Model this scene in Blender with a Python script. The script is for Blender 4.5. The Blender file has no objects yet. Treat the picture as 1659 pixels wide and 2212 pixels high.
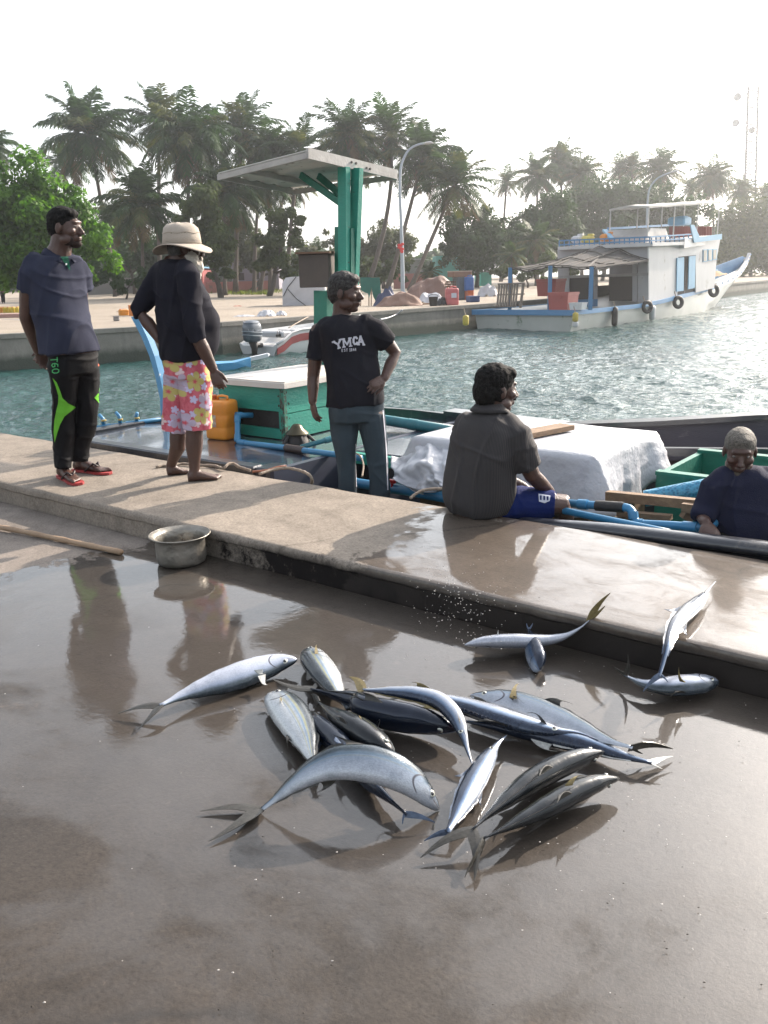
import bpy, math, random
import numpy as np
from math import sin, cos, pi, radians, sqrt, atan2, tan
from mathutils import Vector, Matrix, Quaternion, noise as mnoise

# ------------------------------------------------------------------ camera
CH = 1.48                      # eye height above the lower quay
PITCH, ROLL, FOC = radians(15.4), radians(1.5), 1861.0
scene = bpy.context.scene
_f = Vector((0, cos(PITCH), -sin(PITCH)))
_r0, _u0 = Vector((1, 0, 0)), Vector((0, sin(PITCH), cos(PITCH)))
_r = _r0 * cos(ROLL) - _u0 * sin(ROLL)
_u = _u0 * cos(ROLL) + _r0 * sin(ROLL)
cam_data = bpy.data.cameras.new('camera')
cam_data.sensor_fit = 'HORIZONTAL'
cam_data.sensor_width = 36.0
cam_data.lens = 36.0 * FOC / 1659.0
cam_data.clip_end = 3000
cam_data.clip_start = 0.05
cam = bpy.data.objects.new('camera', cam_data)
scene.collection.objects.link(cam)
M = Matrix((_r, _u, -_f)).transposed().to_4x4()
M.translation = Vector((0, 0, CH))
cam.matrix_world = M
scene.camera = cam

# ------------------------------------------------------------------ light
SUN_AZ, SUN_EL = radians(47), radians(29)
world = bpy.data.worlds.new("World")
scene.world = world
world.use_nodes = True
wn = world.node_tree.nodes
wn.clear()
sky = wn.new('ShaderNodeTexSky')
sky.sky_type = 'NISHITA'
sky.sun_disc = False
sky.sun_elevation = SUN_EL
sky.sun_rotation = SUN_AZ
sky.air_density = 1.2
sky.dust_density = 3.5
sky.ozone_density = 1.0
bg = wn.new('ShaderNodeBackground')
bg.inputs['Strength'].default_value = 0.135
wo = wn.new('ShaderNodeOutputWorld')
hs = wn.new('ShaderNodeHueSaturation')          # a hazy, milky sky: thin high cloud over the blue
hs.inputs['Saturation'].default_value = 0.45
veil = wn.new('ShaderNodeMixRGB')
veil.blend_type = 'ADD'
veil.inputs[0].default_value = 1.0
# the veil glows towards the sun, as thin cloud does
wtc = wn.new('ShaderNodeTexCoord')
wdot = wn.new('ShaderNodeVectorMath'); wdot.operation = 'DOT_PRODUCT'
wdot.inputs[1].default_value = (sin(SUN_AZ) * cos(SUN_EL), cos(SUN_AZ) * cos(SUN_EL), sin(SUN_EL))
wpow = wn.new('ShaderNodeMath'); wpow.operation = 'MAXIMUM'; wpow.inputs[1].default_value = 0.0
wp2 = wn.new('ShaderNodeMath'); wp2.operation = 'POWER'; wp2.inputs[1].default_value = 3.0
wma = wn.new('ShaderNodeMath'); wma.operation = 'MULTIPLY_ADD'; wma.inputs[1].default_value = 3.2; wma.inputs[2].default_value = 1.0
wsc = wn.new('ShaderNodeMixRGB'); wsc.blend_type = 'MULTIPLY'; wsc.inputs[0].default_value = 1.0
wsc.inputs[1].default_value = (1.36, 1.42, 1.50, 1)
for a_, b_ in ((wtc.outputs['Generated'], wdot.inputs[0]), (wdot.outputs['Value'], wpow.inputs[0]), (wpow.outputs[0], wp2.inputs[0]), (wp2.outputs[0], wma.inputs[0]), (wma.outputs[0], wsc.inputs[2]), (wsc.outputs[0], veil.inputs[2])):
    world.node_tree.links.new(a_, b_)
world.node_tree.links.new(sky.outputs[0], hs.inputs['Color'])
world.node_tree.links.new(hs.outputs[0], veil.inputs[1])
world.node_tree.links.new(veil.outputs[0], bg.inputs[0])
world.node_tree.links.new(bg.outputs[0], wo.inputs[0])
sd = bpy.data.lights.new('sun', 'SUN')
sd.energy = 5.0
sd.angle = radians(0.6)
sd.color = (1.0, 0.87, 0.73)
sun = bpy.data.objects.new('sun', sd)
scene.collection.objects.link(sun)
SUND = Vector((sin(SUN_AZ) * cos(SUN_EL), cos(SUN_AZ) * cos(SUN_EL), sin(SUN_EL)))
sun.rotation_euler = SUND.to_track_quat('Z', 'Y').to_euler()
sun.location = (10, 10, 30)
scene.view_settings.view_transform = 'Standard'
scene.view_settings.look = 'None'
scene.view_settings.exposure = 0.97
scene.view_settings.gamma = 1.0
scene.render.engine = 'CYCLES'
cy = scene.cycles
cy.use_adaptive_sampling = True
cy.adaptive_threshold = 0.02
cy.max_bounces = 8
cy.diffuse_bounces = 3
cy.glossy_bounces = 3
cy.transmission_bounces = 4
cy.volume_bounces = 0
cy.transparent_max_bounces = 8
cy.caustics_reflective = False
cy.caustics_refractive = False
cy.sample_clamp_indirect = 6.0
cy.use_denoising = True
try:
    cy.denoiser = 'OPENIMAGEDENOISE'
except Exception:
    pass

# ------------------------------------------------------------------ point helpers (photo measurements -> world)
def ray(x, y):
    return _f * FOC + _r * (x - 829.5) - _u * (y - 1106)
def P(x, y, z=0.0):
    d = ray(x, y)
    return Vector((0, 0, CH)) + d * ((z - CH) / d.z)
def PY(x, y, Y):
    d = ray(x, y)
    return Vector((0, 0, CH)) + d * (Y / d.y)
def ppm(Y):                    # metres per photo unit at a depth
    return Y / FOC
QD = Vector((0.788, -0.616, 0)).normalized()      # along the near quay
QN = Vector((0.616, 0.788, 0)).normalized()       # towards the water
T0, T1 = 2.99, 4.11                                # kerb front and quay edge
def Q(s, t, z=0.0):
    return QD * s + QN * t + Vector((0, 0, z))

C = scene.collection.objects

# ------------------------------------------------------------------ mesh builder
def frame_from(d, up=Vector((0, 0, 1))):
    d = d.normalized()
    if abs(d.dot(up)) > 0.98:
        up = Vector((0, 1, 0)) if abs(d.y) < 0.9 else Vector((1, 0, 0))
    s = d.cross(up).normalized()
    u = s.cross(d).normalized()
    return d, s, u

class MB:
    def __init__(self):
        self.v, self.f, self.m, self.mi = [], [], [], 0
        self.col = None
    def use(self, i):
        self.mi = i
        return self
    def add(self, vs, fs):
        o = len(self.v)
        self.v += [Vector(p) for p in vs]
        self.f += [tuple(i + o for i in f) for f in fs]
        self.m += [self.mi] * len(fs)
        return self
    def box(self, c, s, rz=0.0, rot=None, bev=0.0):
        hx, hy, hz = s[0] / 2, s[1] / 2, s[2] / 2
        R = rot if rot is not None else Matrix.Rotation(rz, 3, 'Z')
        c = Vector(c)
        if bev > 0:
            b = min(bev, hx * .45, hy * .45, hz * .45)
            vs, fs = [], []
            sg = [(-1, -1), (1, -1), (1, 1), (-1, 1)]
            for (zz, ins) in ((-hz, b), (-hz + b, 0), (hz - b, 0), (hz, b)):
                for (a, d) in sg:
                    # chamfered corners: 2 points each
                    if a * d > 0:
                        pts = [(a * (hx - ins), d * (hy - b - ins)), (a * (hx - b - ins), d * (hy - ins))]
                    else:
                        pts = [(a * (hx - b - ins), d * (hy - ins)), (a * (hx - ins), d * (hy - b - ins))]
                    if (a, d) == (-1, -1): pts = [(-(hx - ins), -(hy - b - ins)), (-(hx - b - ins), -(hy - ins))]
                    if (a, d) == (1, -1): pts = [((hx - b - ins), -(hy - ins)), ((hx - ins), -(hy - b - ins))]
                    if (a, d) == (1, 1): pts = [((hx - ins), (hy - b - ins)), ((hx - b - ins), (hy - ins))]
                    if (a, d) == (-1, 1): pts = [(-(hx - b - ins), (hy - ins)), (-(hx - ins), (hy - b - ins))]
                    for p in pts:
                        vs.append(c + R @ Vector((p[0], p[1], zz)))
            for k in range(3):
                for j in range(8):
                    fs.append((k * 8 + j, k * 8 + (j + 1) % 8, (k + 1) * 8 + (j + 1) % 8, (k + 1) * 8 + j))
            fs.append(tuple(range(7, -1, -1)))
            fs.append(tuple(range(24, 32)))
            return self.add(vs, fs)
        vs = [c + R @ Vector((x * hx, y * hy, z * hz)) for z in (-1, 1) for (x, y) in ((-1, -1), (1, -1), (1, 1), (-1, 1))]
        return self.add(vs, [(3, 2, 1, 0), (4, 5, 6, 7), (0, 1, 5, 4), (1, 2, 6, 5), (2, 3, 7, 6), (3, 0, 4, 7)])
    def bar(self, a, b, w, h, up=Vector((0, 0, 1))):
        a, b = Vector(a), Vector(b)
        d, s, u = frame_from(b - a, up)
        vs = [p + s * (x * w / 2) + u * (y * h / 2) for p in (a, b) for (x, y) in ((-1, -1), (1, -1), (1, 1), (-1, 1))]
        return self.add(vs, [(0, 1, 2, 3), (7, 6, 5, 4), (0, 4, 5, 1), (1, 5, 6, 2), (2, 6, 7, 3), (3, 7, 4, 0)])
    def loft(self, rings, caps=True, closed=True):
        n = len(rings[0])
        vs = [p for r in rings for p in r]
        fs = []
        for k in range(len(rings) - 1):
            for j in range(n if closed else n - 1):
                a, b = k * n + j, k * n + (j + 1) % n
                fs.append((a, b, b + n, a + n))
        if caps and closed:
            fs.append(tuple(range(n - 1, -1, -1)))
            fs.append(tuple(range((len(rings) - 1) * n, len(rings) * n)))
        return self.add(vs, fs)
    def tube(self, pts, rad, seg=10, caps=True, ell=1.0, up=Vector((0, 0, 1)), rnd=False):
        pts = [Vector(p) for p in pts]
        if not hasattr(rad, '__len__'):
            rad = [rad] * len(pts)
        rings, ps = [], None
        P2, R2 = list(pts), list(rad)
        if rnd == 'start':
            d0 = (pts[0] - pts[1]).normalized()
            P2 = [pts[0] + d0 * rad[0] * .9, pts[0] + d0 * rad[0] * .6] + P2
            R2 = [rad[0] * .4, rad[0] * .8] + R2
        elif rnd:
            d0, d1 = (pts[0] - pts[1]).normalized(), (pts[-1] - pts[-2]).normalized()
            P2 = [pts[0] + d0 * rad[0] * .9, pts[0] + d0 * rad[0] * .6] + P2 + [pts[-1] + d1 * rad[-1] * .6, pts[-1] + d1 * rad[-1] * .9]
            R2 = [rad[0] * .4, rad[0] * .8] + R2 + [rad[-1] * .8, rad[-1] * .4]
        for i, p in enumerate(P2):
            a = P2[max(i - 1, 0)]
            b = P2[min(i + 1, len(P2) - 1)]
            d = (b - a).normalized()
            if ps is None:
                _, s, u = frame_from(d, up)
            else:
                s = ps - d * ps.dot(d)
                s = s.normalized() if s.length > 1e-6 else frame_from(d)[1]
                u = s.cross(d)
            ps = s
            r = R2[i]
            rings.append([p + s * cos(t) * r + u * sin(t) * r * ell for t in [2 * pi * j / seg for j in range(seg)]])
        return self.loft(rings, caps)
    def lathe(self, prof, c=(0, 0, 0), seg=24, axis=None, wob=None):
        c = Vector(c)
        R = axis.to_track_quat('Z', 'Y').to_matrix() if axis is not None else Matrix.Identity(3)
        rings = []
        for (r, z) in prof:
            rings.append([c + R @ Vector((r * cos(2 * pi * j / seg), r * sin(2 * pi * j / seg), z)) for j in range(seg)])
        return self.loft(rings, True)
    def ball(self, c, r, seg=12, rings=8, rot=None):
        c = Vector(c)
        if not hasattr(r, '__len__'):
            r = (r, r, r)
        rr = []
        for i in range(rings + 1):
            a = -pi / 2 + pi * max(min(i, rings - .03), .03) / rings
            rr.append([])
            for j in range(seg):
                v = Vector((r[0] * cos(a) * cos(2 * pi * j / seg), r[1] * cos(a) * sin(2 * pi * j / seg), r[2] * sin(a)))
                if rot is not None:
                    v = rot @ v
                rr[-1].append(c + v)
        return self.loft(rr)
    def prism(self, poly, off):
        off = Vector(off)
        n = len(poly)
        poly = [Vector(p) for p in poly]
        vs = poly + [p + off for p in poly]
        fs = [tuple(range(n - 1, -1, -1)), tuple(range(n, 2 * n))] + [(j, (j + 1) % n, n + (j + 1) % n, n + j) for j in range(n)]
        return self.add(vs, fs)
    def grid(self, fn, nu, nv):
        vs = [fn(i / nu, j / nv) for j in range(nv + 1) for i in range(nu + 1)]
        fs = [(j * (nu + 1) + i, j * (nu + 1) + i + 1, (j + 1) * (nu + 1) + i + 1, (j + 1) * (nu + 1) + i) for j in range(nv) for i in range(nu)]
        return self.add(vs, fs)
    def tri(self, a, b, c):
        return self.add([a, b, c], [(0, 1, 2)])
    def quad(self, a, b, c, d):
        return self.add([a, b, c, d], [(0, 1, 2, 3)])
    def build(self, name, mat, parent=None, smooth=False, origin=None, solid=0.0, fix=True):
        me = bpy.data.meshes.new(name)
        o = bpy.data.objects.new(name, me)
        C.link(o)
        base = Vector((0, 0, 0))
        if parent is not None:
            base = world_loc(parent)
            o.parent = parent
        elif origin is not None:
            base = Vector(origin)
            o.location = base
        me.from_pydata([tuple(p - base) for p in self.v], [], self.f)
        mats = mat if isinstance(mat, (list, tuple)) else [mat]
        for m in mats:
            me.materials.append(m)
        if len(mats) > 1:
            me.polygons.foreach_set('material_index', self.m)
        if smooth:
            me.polygons.foreach_set('use_smooth', [True] * len(me.polygons))
        me.update()
        if fix:
            fix_normals(me)
        if smooth == 'auto':
            me.set_sharp_from_angle(angle=radians(38))
        if solid > 0:
            md = o.modifiers.new('thick', 'SOLIDIFY')
            md.thickness = solid
            md.offset = 0
        return o

def fix_normals(me):
    import bmesh
    if len(me.polygons) > 60000:
        return
    bm = bmesh.new()
    bm.from_mesh(me)
    bmesh.ops.recalc_face_normals(bm, faces=bm.faces)
    bm.to_mesh(me)
    bm.free()

def world_loc(o):
    v = Vector((0, 0, 0))
    while o is not None:
        v += Vector(o.location)
        o = o.parent
    return v

def thing(name, label, cat, loc=(0, 0, 0), group=None):
    o = bpy.data.objects.new(name, None)
    o.empty_display_size = 0.2
    C.link(o)
    o.location = loc
    o['label'] = label
    o['category'] = cat
    if group:
        o['group'] = group
    return o
def tag(o, label=None, cat=None, group=None, kind=None):
    if label: o['label'] = label
    if cat: o['category'] = cat
    if group: o['group'] = group
    if kind: o['kind'] = kind
    return o
def copy_tree(o, parent=None):
    c = o.copy()
    C.link(c)
    c.parent = parent
    for ch in [x for x in list(bpy.data.objects) if x.parent is o]:
        copy_tree(ch, c)
    return c

# ------------------------------------------------------------------ materials
_mats = {}
def new_mat(name):
    m = bpy.data.materials.new(name)
    m.use_nodes = True
    nt = m.node_tree
    return m, nt, nt.nodes['Principled BSDF']
def rgb(c):
    return (c[0], c[1], c[2], 1.0)
def mat(name, col, rough=0.6, metal=0.0, col2=None, scale=6.0, bump=0.0, bscale=40.0, dirt=None, dscale=3.0, damt=0.5,
        spec=0.5, coat=0.0, stretch=None, detail=6.0, sss=0.0, trans=0.0, sheen=0.0, contrast=0.25, rvar=0.0):
    """noise-varied painted / natural surface"""
    if name in _mats:
        return _mats[name]
    m, nt, b = new_mat(name)
    N, L = nt.nodes, nt.links
    tc = N.new('ShaderNodeTexCoord')
    mp = N.new('ShaderNodeMapping')
    L.new(tc.outputs['Object'], mp.inputs[0])
    if stretch:
        mp.inputs['Scale'].default_value = stretch
    if col2 is None:
        col2 = tuple(c * 0.8 for c in col)
    n1 = N.new('ShaderNodeTexNoise')
    n1.inputs['Scale'].default_value = scale
    n1.inputs['Detail'].default_value = detail
    n1.inputs['Roughness'].default_value = 0.6
    L.new(mp.outputs[0], n1.inputs['Vector'])
    r1 = N.new('ShaderNodeValToRGB')
    r1.color_ramp.elements[0].position = 0.5 - contrast
    r1.color_ramp.elements[1].position = 0.5 + contrast
    r1.color_ramp.elements[0].color = rgb(col2)
    r1.color_ramp.elements[1].color = rgb(col)
    L.new(n1.outputs['Fac'], r1.inputs[0])
    out = r1.outputs[0]
    if dirt is not None:
        n2 = N.new('ShaderNodeTexNoise')
        n2.inputs['Scale'].default_value = dscale
        n2.inputs['Detail'].default_value = 10
        n2.inputs['Roughness'].default_value = 0.7
        L.new(mp.outputs[0], n2.inputs['Vector'])
        r2 = N.new('ShaderNodeValToRGB')
        r2.color_ramp.elements[0].position = 0.66 - damt * 0.3
        r2.color_ramp.elements[1].position = 0.72 - damt * 0.2
        L.new(n2.outputs['Fac'], r2.inputs[0])
        mx = N.new('ShaderNodeMixRGB')
        mx.inputs[2].default_value = rgb(dirt)
        L.new(r2.outputs[0], mx.inputs[0])
        L.new(out, mx.inputs[1])
        out = mx.outputs[0]
    L.new(out, b.inputs['Base Color'])
    b.inputs['Roughness'].default_value = rough
    b.inputs['Metallic'].default_value = metal
    b.inputs['Specular IOR Level'].default_value = spec
    b.inputs['Coat Weight'].default_value = coat
    b.inputs['Coat Roughness'].default_value = 0.1
    if rvar > 0:
        mr = N.new('ShaderNodeMapRange')
        mr.inputs['To Min'].default_value = max(rough - rvar, 0.02)
        mr.inputs['To Max'].default_value = min(rough + rvar, 1)
        L.new(n1.outputs['Fac'], mr.inputs['Value'])
        L.new(mr.outputs[0], b.inputs['Roughness'])
    if sss > 0:
        b.inputs['Subsurface Weight'].default_value = sss
        b.inputs['Subsurface Scale'].default_value = 0.01
    if sheen > 0:
        b.inputs['Sheen Weight'].default_value = sheen
    if bump > 0:
        nb = N.new('ShaderNodeTexNoise')
        nb.inputs['Scale'].default_value = bscale
        nb.inputs['Detail'].default_value = 5
        L.new(mp.outputs[0], nb.inputs['Vector'])
        bp = N.new('ShaderNodeBump')
        bp.inputs['Strength'].default_value = min(bump, 1.0)
        bp.inputs['Distance'].default_value = 0.01 * max(bump, 1.0)
        L.new(nb.outputs['Fac'], bp.inputs['Height'])
        L.new(bp.outputs[0], b.inputs['Normal'])
    _mats[name] = m
    return m

class NT:
    """tiny helper for hand-made node graphs"""
    def __init__(self, name):
        self.m, self.nt, self.b = new_mat(name)
        self.N, self.L = self.nt.nodes, self.nt.links
        self.tc = self.N.new('ShaderNodeTexCoord')
    def n(self, t, **kw):
        return self.N.new('ShaderNode' + t)
    def link(self, a, b):
        self.L.new(a, b)
    def mapping(self, scale=(1, 1, 1), rot=(0, 0, 0), loc=(0, 0, 0), src='Object'):
        mp = self.n('Mapping')
        mp.inputs['Scale'].default_value = scale
        mp.inputs['Rotation'].default_value = rot
        mp.inputs['Location'].default_value = loc
        self.link(self.tc.outputs[src], mp.inputs[0])
        return mp.outputs[0]
    def noise(self, vec, scale, detail=6, rough=0.6, dist=0.0):
        x = self.n('TexNoise')
        x.inputs['Scale'].default_value = scale
        x.inputs['Detail'].default_value = detail
        x.inputs['Roughness'].default_value = rough
        x.inputs['Distortion'].default_value = dist
        if vec is not None:
            self.link(vec, x.inputs['Vector'])
        return x.outputs['Fac']
    def ramp(self, fac, stops, interp='LINEAR'):
        r = self.n('ValToRGB')
        cr = r.color_ramp
        cr.interpolation = interp
        while len(cr.elements) < len(stops):
            cr.elements.new(0.5)
        for e, (p, c) in zip(cr.elements, stops):
            e.position = p
            e.color = rgb(c) if hasattr(c, '__len__') else (c, c, c, 1)
        self.link(fac, r.inputs[0])
        return r.outputs[0]
    def mix(self, fac, a, b, mode='MIX'):
        x = self.n('MixRGB')
        x.blend_type = mode
        for i, s in ((0, fac), (1, a), (2, b)):
            if hasattr(s, 'is_output'):
                self.link(s, x.inputs[i])
            elif i == 0:
                x.inputs[0].default_value = s
            else:
                x.inputs[i].default_value = rgb(s) if hasattr(s, '__len__') else (s, s, s, 1)
        return x.outputs[0]
    def math(self, op, a, b=0.0, c=None, clamp=False):
        x = self.n('Math')
        x.operation = op
        x.use_clamp = clamp
        for i, s in enumerate((a, b, c)):
            if s is None: continue
            if hasattr(s, 'is_output'):
                self.link(s, x.inputs[i])
            else:
                x.inputs[i].default_value = s
        return x.outputs[0]
    def sep(self, vec):
        x = self.n('SeparateXYZ')
        self.link(vec, x.inputs[0])
        return x.outputs
    def bump(self, h, strength, dist, normal=None):
        x = self.n('Bump')
        x.inputs['Strength'].default_value = strength
        x.inputs['Distance'].default_value = dist
        self.link(h, x.inputs['Height'])
        if normal is not None:
            self.link(normal, x.inputs['Normal'])
        return x.outputs[0]
    def set(self, **kw):
        for k, v in kw.items():
            k = k.replace('_', ' ')
            if hasattr(v, 'is_output'):
                self.link(v, self.b.inputs[k])
            elif hasattr(v, '__len__'):
                self.b.inputs[k].default_value = rgb(v)
            else:
                self.b.inputs[k].default_value = v
        return self.m
# ================================================================== SETTING
WZ = -1.12
# ---- wet concrete shader, in quay coordinates (object space: x along the quay, y to the water)
def concrete(name, dry, wetc, wet_expr, kerb=False):
    g = NT(name)
    v = g.mapping()
    x, y, z = g.sep(v)
    big = g.noise(v, 0.9, 6, .6)
    mid = g.noise(v, 7, 8, .7)
    fine = g.noise(v, 90, 6, .7)
    base = g.ramp(mid, [(.25, tuple(c * .74 for c in dry)), (.5, dry), (.78, tuple(c * 1.16 for c in dry))])
    wetb = g.ramp(mid, [(.2, tuple(c * .66 for c in wetc)), (.5, wetc), (.8, tuple(c * 1.3 for c in wetc))])
    wetb = g.mix(g.ramp(big, [(.35, 0.0), (.65, .45)]), wetb, tuple(c * k for c, k in zip(wetc, (1.25, 1.12, .95))))
    edge = g.math('MULTIPLY', g.math('SUBTRACT', g.noise(v, 1.7, 10, .68, .3), .5), 2.6)
    w = wet_expr(g, x, y)
    wet = g.math('ADD', w, edge)
    wet = g.ramp(wet, [(.46, 0.0), (.56, 1.0)])
    col = g.mix(wet, base, wetb)
    # fine aggregate specks and small stains
    sp = g.ramp(fine, [(.33, .62), (.45, .98), (.60, 1.0), (.72, 1.28)])
    col = g.mix(1.0, col, sp, 'MULTIPLY')
    blot = g.ramp(g.noise(v, 2.4, 10, .72, .8), [(.30, .75), (.5, 1.0), (.72, 1.22)])
    col = g.mix(1.0, col, blot, 'MULTIPLY')
    sm = g.ramp(g.noise(g.mapping((1, 1.7, 1), (0, 0, 1.1)), 55, 6, .75), [(.32, .72), (.5, 1.0), (.68, 1.24)])
    col = g.mix(1.0, col, sm, 'MULTIPLY')
    st = g.ramp(g.noise(v, 3.1, 12, .75, 1.2), [(.63, 0.0), (.68, .6)])
    col = g.mix(st, col, (.10, .075, .06))
    gr = g.ramp(g.noise(g.mapping((1, 3, 1), (0, 0, .5)), 14, 8, .7), [(.70, 0.0), (.74, .6)])
    col = g.mix(gr, col, (.07, .06, .055))
    vo = g.n('TexVoronoi')
    vo.feature = 'DISTANCE_TO_EDGE'
    vo.inputs['Scale'].default_value = .42
    wv_ = g.n('MixRGB'); wv_.inputs[0].default_value = .22
    g.link(v, wv_.inputs[1])
    nz_ = g.n('TexNoise'); nz_.inputs['Scale'].default_value = 2.2; nz_.inputs['Detail'].default_value = 8
    g.link(v, nz_.inputs['Vector']); g.link(nz_.outputs['Color'], wv_.inputs[2])
    g.link(wv_.outputs[0], vo.inputs['Vector'])
    crack = g.math('MULTIPLY', g.ramp(vo.outputs['Distance'], [(.0, .75), (.006, 0.0)]), g.ramp(g.noise(v, .7, 3), [(.45, 0.0), (.6, 1.0)]))
    col = g.mix(crack, col, (.02, .017, .014))
    if kerb:
        # the front face: black algae and slime, densest where it stays wet
        fz = g.ramp(g.math('ADD', z, g.math('MULTIPLY', g.noise(v, 9, 6, .7), .05)), [(.125, 1.0), (.165, 0.0)])
        am = g.ramp(g.math('ADD', g.math('MULTIPLY', g.math('ADD', x, 4.2), .55), g.math('MULTIPLY', g.math('SUBTRACT', g.noise(v, 7, 10, .75), .5), 2.2)), [(.3, 0.0), (.62, 1.0)])
        col = g.mix(g.math('MULTIPLY', fz, am), col, (.012, .010, .010))
        spk = g.ramp(g.noise(v, 26, 8, .8), [(.60, 0.0), (.66, .8)])
        ez = g.ramp(z, [(.08, 1.0), (.152, .9), (.156, 0.0)])
        col = g.mix(g.math('MULTIPLY', spk, ez), col, (.03, .026, .024))
    # a film of water: thick puddles are mirror smooth, thin film follows the grain
    pz = g.math('ADD', g.math('ADD', g.noise(v, 1.25, 9, .68, .5), .04), g.math('MULTIPLY', g.math('SUBTRACT', y, 1.55 if not kerb else 3.2), .20 if not kerb else .05))
    pud = g.ramp(pz, [(.40, 0.0), (.50, .75), (.62, 1.0)])
    film = g.math('MULTIPLY', wet, g.math('ADD', g.math('MULTIPLY', pud, .72), .28))
    nb = g.bump(g.math('ADD', g.math('MULTIPLY', fine, .5), g.math('MULTIPLY', mid, 1.4)), .4, .006)
    rip = g.math('ADD', g.math('MULTIPLY', g.noise(v, 8, 3, .5), .8), g.math('MULTIPLY', g.noise(g.mapping((1, 2.2, 1), (0, 0, .66)), 30, 4, .6), .20))
    grit = g.math('MULTIPLY', g.math('SUBTRACT', 1.02, pud), g.math('ADD', g.math('MULTIPLY', g.noise(v, 120, 4, .7), .30), g.math('MULTIPLY', g.noise(v, 38, 5, .7), .45)))
    nc = g.bump(g.math('ADD', rip, grit), .14, .006)
    # darker where the water stands, slightly washed out where it drains
    col = g.mix(g.math('MULTIPLY', g.math('MULTIPLY', pud, wet), .35), col, (.05, .042, .036))
    if kerb:
        film = g.math('MULTIPLY', film, g.math('SUBTRACT', 1.0, g.math('MULTIPLY', fz, .85)))
        film = g.math('MULTIPLY', film, g.ramp(g.noise(g.mapping((1, 1.8, 1)), 3.2, 10, .75, .8), [(.36, .35), (.52, .95)]))
    rough = g.math('SUBTRACT', .85, g.math('MULTIPLY', wet, .35))
    crough = g.math('ADD', .13, g.math('MULTIPLY', pud, -.115))
    g.link(nc, g.b.inputs['Coat Normal'])
    g.set(Base_Color=col, Roughness=rough, Normal=nb, Coat_Weight=film, Coat_Roughness=crough, Coat_IOR=1.56, Specular_IOR_Level=.12)
    return g.m

# wet area on the lower quay: everything except the far upper left
def wet_low(g, x, y):
    a = g.math('MULTIPLY', g.math('ADD', x, 4.35), 0.75)           # s > -4.4
    b = g.math('MULTIPLY', g.math('SUBTRACT', 3.4, y), 0.5)
    return g.math('ADD', g.math('ADD', a, .2), g.math('MULTIPLY', b, .45))
def wet_kerb(g, x, y):
    return g.math('MULTIPLY', g.math('ADD', x, 3.05), 1.1)
M_LOW = concrete('wet_quay_concrete', (.195, .170, .150), (.037, .031, .026), wet_low)
M_KERB = concrete('kerb_concrete', (.22, .19, .16), (.085, .068, .055), wet_kerb, True)

QROT = atan2(QD.y, QD.x)
def quay_obj(o):
    """rotate geometry built in quay coordinates"""
    o.rotation_euler = (0, 0, QROT)
    return o
# subdivided sheets with a slight unevenness so reflections break up
def uneven(x, y, a=1.0):
    return a * (mnoise.noise(Vector((x * .45, y * .45, 3.1))) * .010 + mnoise.noise(Vector((x * 1.7, y * 1.7, 7.7))) * .0022)
mb = MB()
def fl(u, v):
    s, t = -11 + 24 * u, -7 + 9.99 * v
    return Vector((s, t, uneven(s, t, min(1, (2.99 - t) * 1.5))))
mb.grid(fl, 120, 60)
o = quay_obj(mb.build('quay_floor', M_LOW, smooth=True, fix=False))
tag(o, kind='structure')
mb = MB()
mb.box((-30, -4 + .99, -.31), (100, 12, .6))      # body under the sheet (continues to both sides)
mb.v = [v if True else v for v in mb.v]
o = quay_obj(mb.build('quay_base', M_LOW))
tag(o, kind='structure')
# kerb: rounded worn arris, loft along the quay
mb = MB()
KH = .15
rings = []
ss = [-32, -20, -12] + [-9 + .05 * i for i in range(260)] + [5, 9, 14, 20, 30]
for s in ss:
    w = mnoise.noise(Vector((s * 2.1, 0, 1))) * .005 + mnoise.noise(Vector((s * 9, 0, 4))) * .003
    c = max(0, mnoise.noise(Vector((s * 3.7, 5, 9))) - .25) * .05 + max(0, mnoise.noise(Vector((s * 11, 2, 3))) - .3) * .03
    zz = uneven(s, 3.2) * .5
    prof = [(T0 + .012, -.3), (T0 + .012 + w, -.02), (T0 + .012 + w * 2, KH - .055 + w), (T0 + w, KH - .046 + w), (T0 + w, KH - .022 - c), (T0 + .006 + w + c * .5, KH - .008 - c * .5), (T0 + .018 + c + w, KH - .001 + zz), (T0 + .03 + c + w, KH + zz)]
    for k in range(1, 8):
        t = T0 + (T1 - T0) * k / 8
        prof.append((t, KH + uneven(s, t) * .5))
    w2 = mnoise.noise(Vector((s * 2.5, 8, 1))) * .02
    prof += [(T1 - .02 + w2, KH - .003), (T1 + w2, KH - .02), (T1 + w2, -2.4), (T0, -2.4)]
    rings.append([Vector((s, t, z)) for (t, z) in prof])
mb.loft(rings)
o = quay_obj(mb.build('quay_kerb', M_KERB, smooth='auto'))
tag(o, kind='structure')

# ---- water: a real rippled surface, finer near the eye
g = NT('harbour_water')
v = g.mapping(rot=(0, 0, .5))
w3 = g.math('ADD', g.noise(g.mapping((1, 1.6, 1), (0, 0, .6)), 3.4, 5, .6, .6), g.math('MULTIPLY', g.noise(v, 12, 3, .5, .4), .22))
nb = g.bump(w3, .7, .13)
col = g.ramp(g.noise(v, .12, 4, .6), [(.3, (.011, .039, .037)), (.7, (.018, .064, .060))])
M_WATER = g.set(Base_Color=col, Roughness=.05, Normal=nb, IOR=1.33, Specular_IOR_Level=.5)
rs = np.random.RandomState(12)
NR, NA = 900, 620
rad = 4.2 * (110 / 4.2) ** (np.arange(NR) / (NR - 1))
ang = np.radians(np.linspace(-38, 36, NA))
RR, AA = np.meshgrid(rad, ang, indexing='ij')
X, Y = RR * np.sin(AA), RR * np.cos(AA)
Z = np.zeros_like(X)
cell = RR * (np.log(110 / 4.2) / NR)
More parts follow.
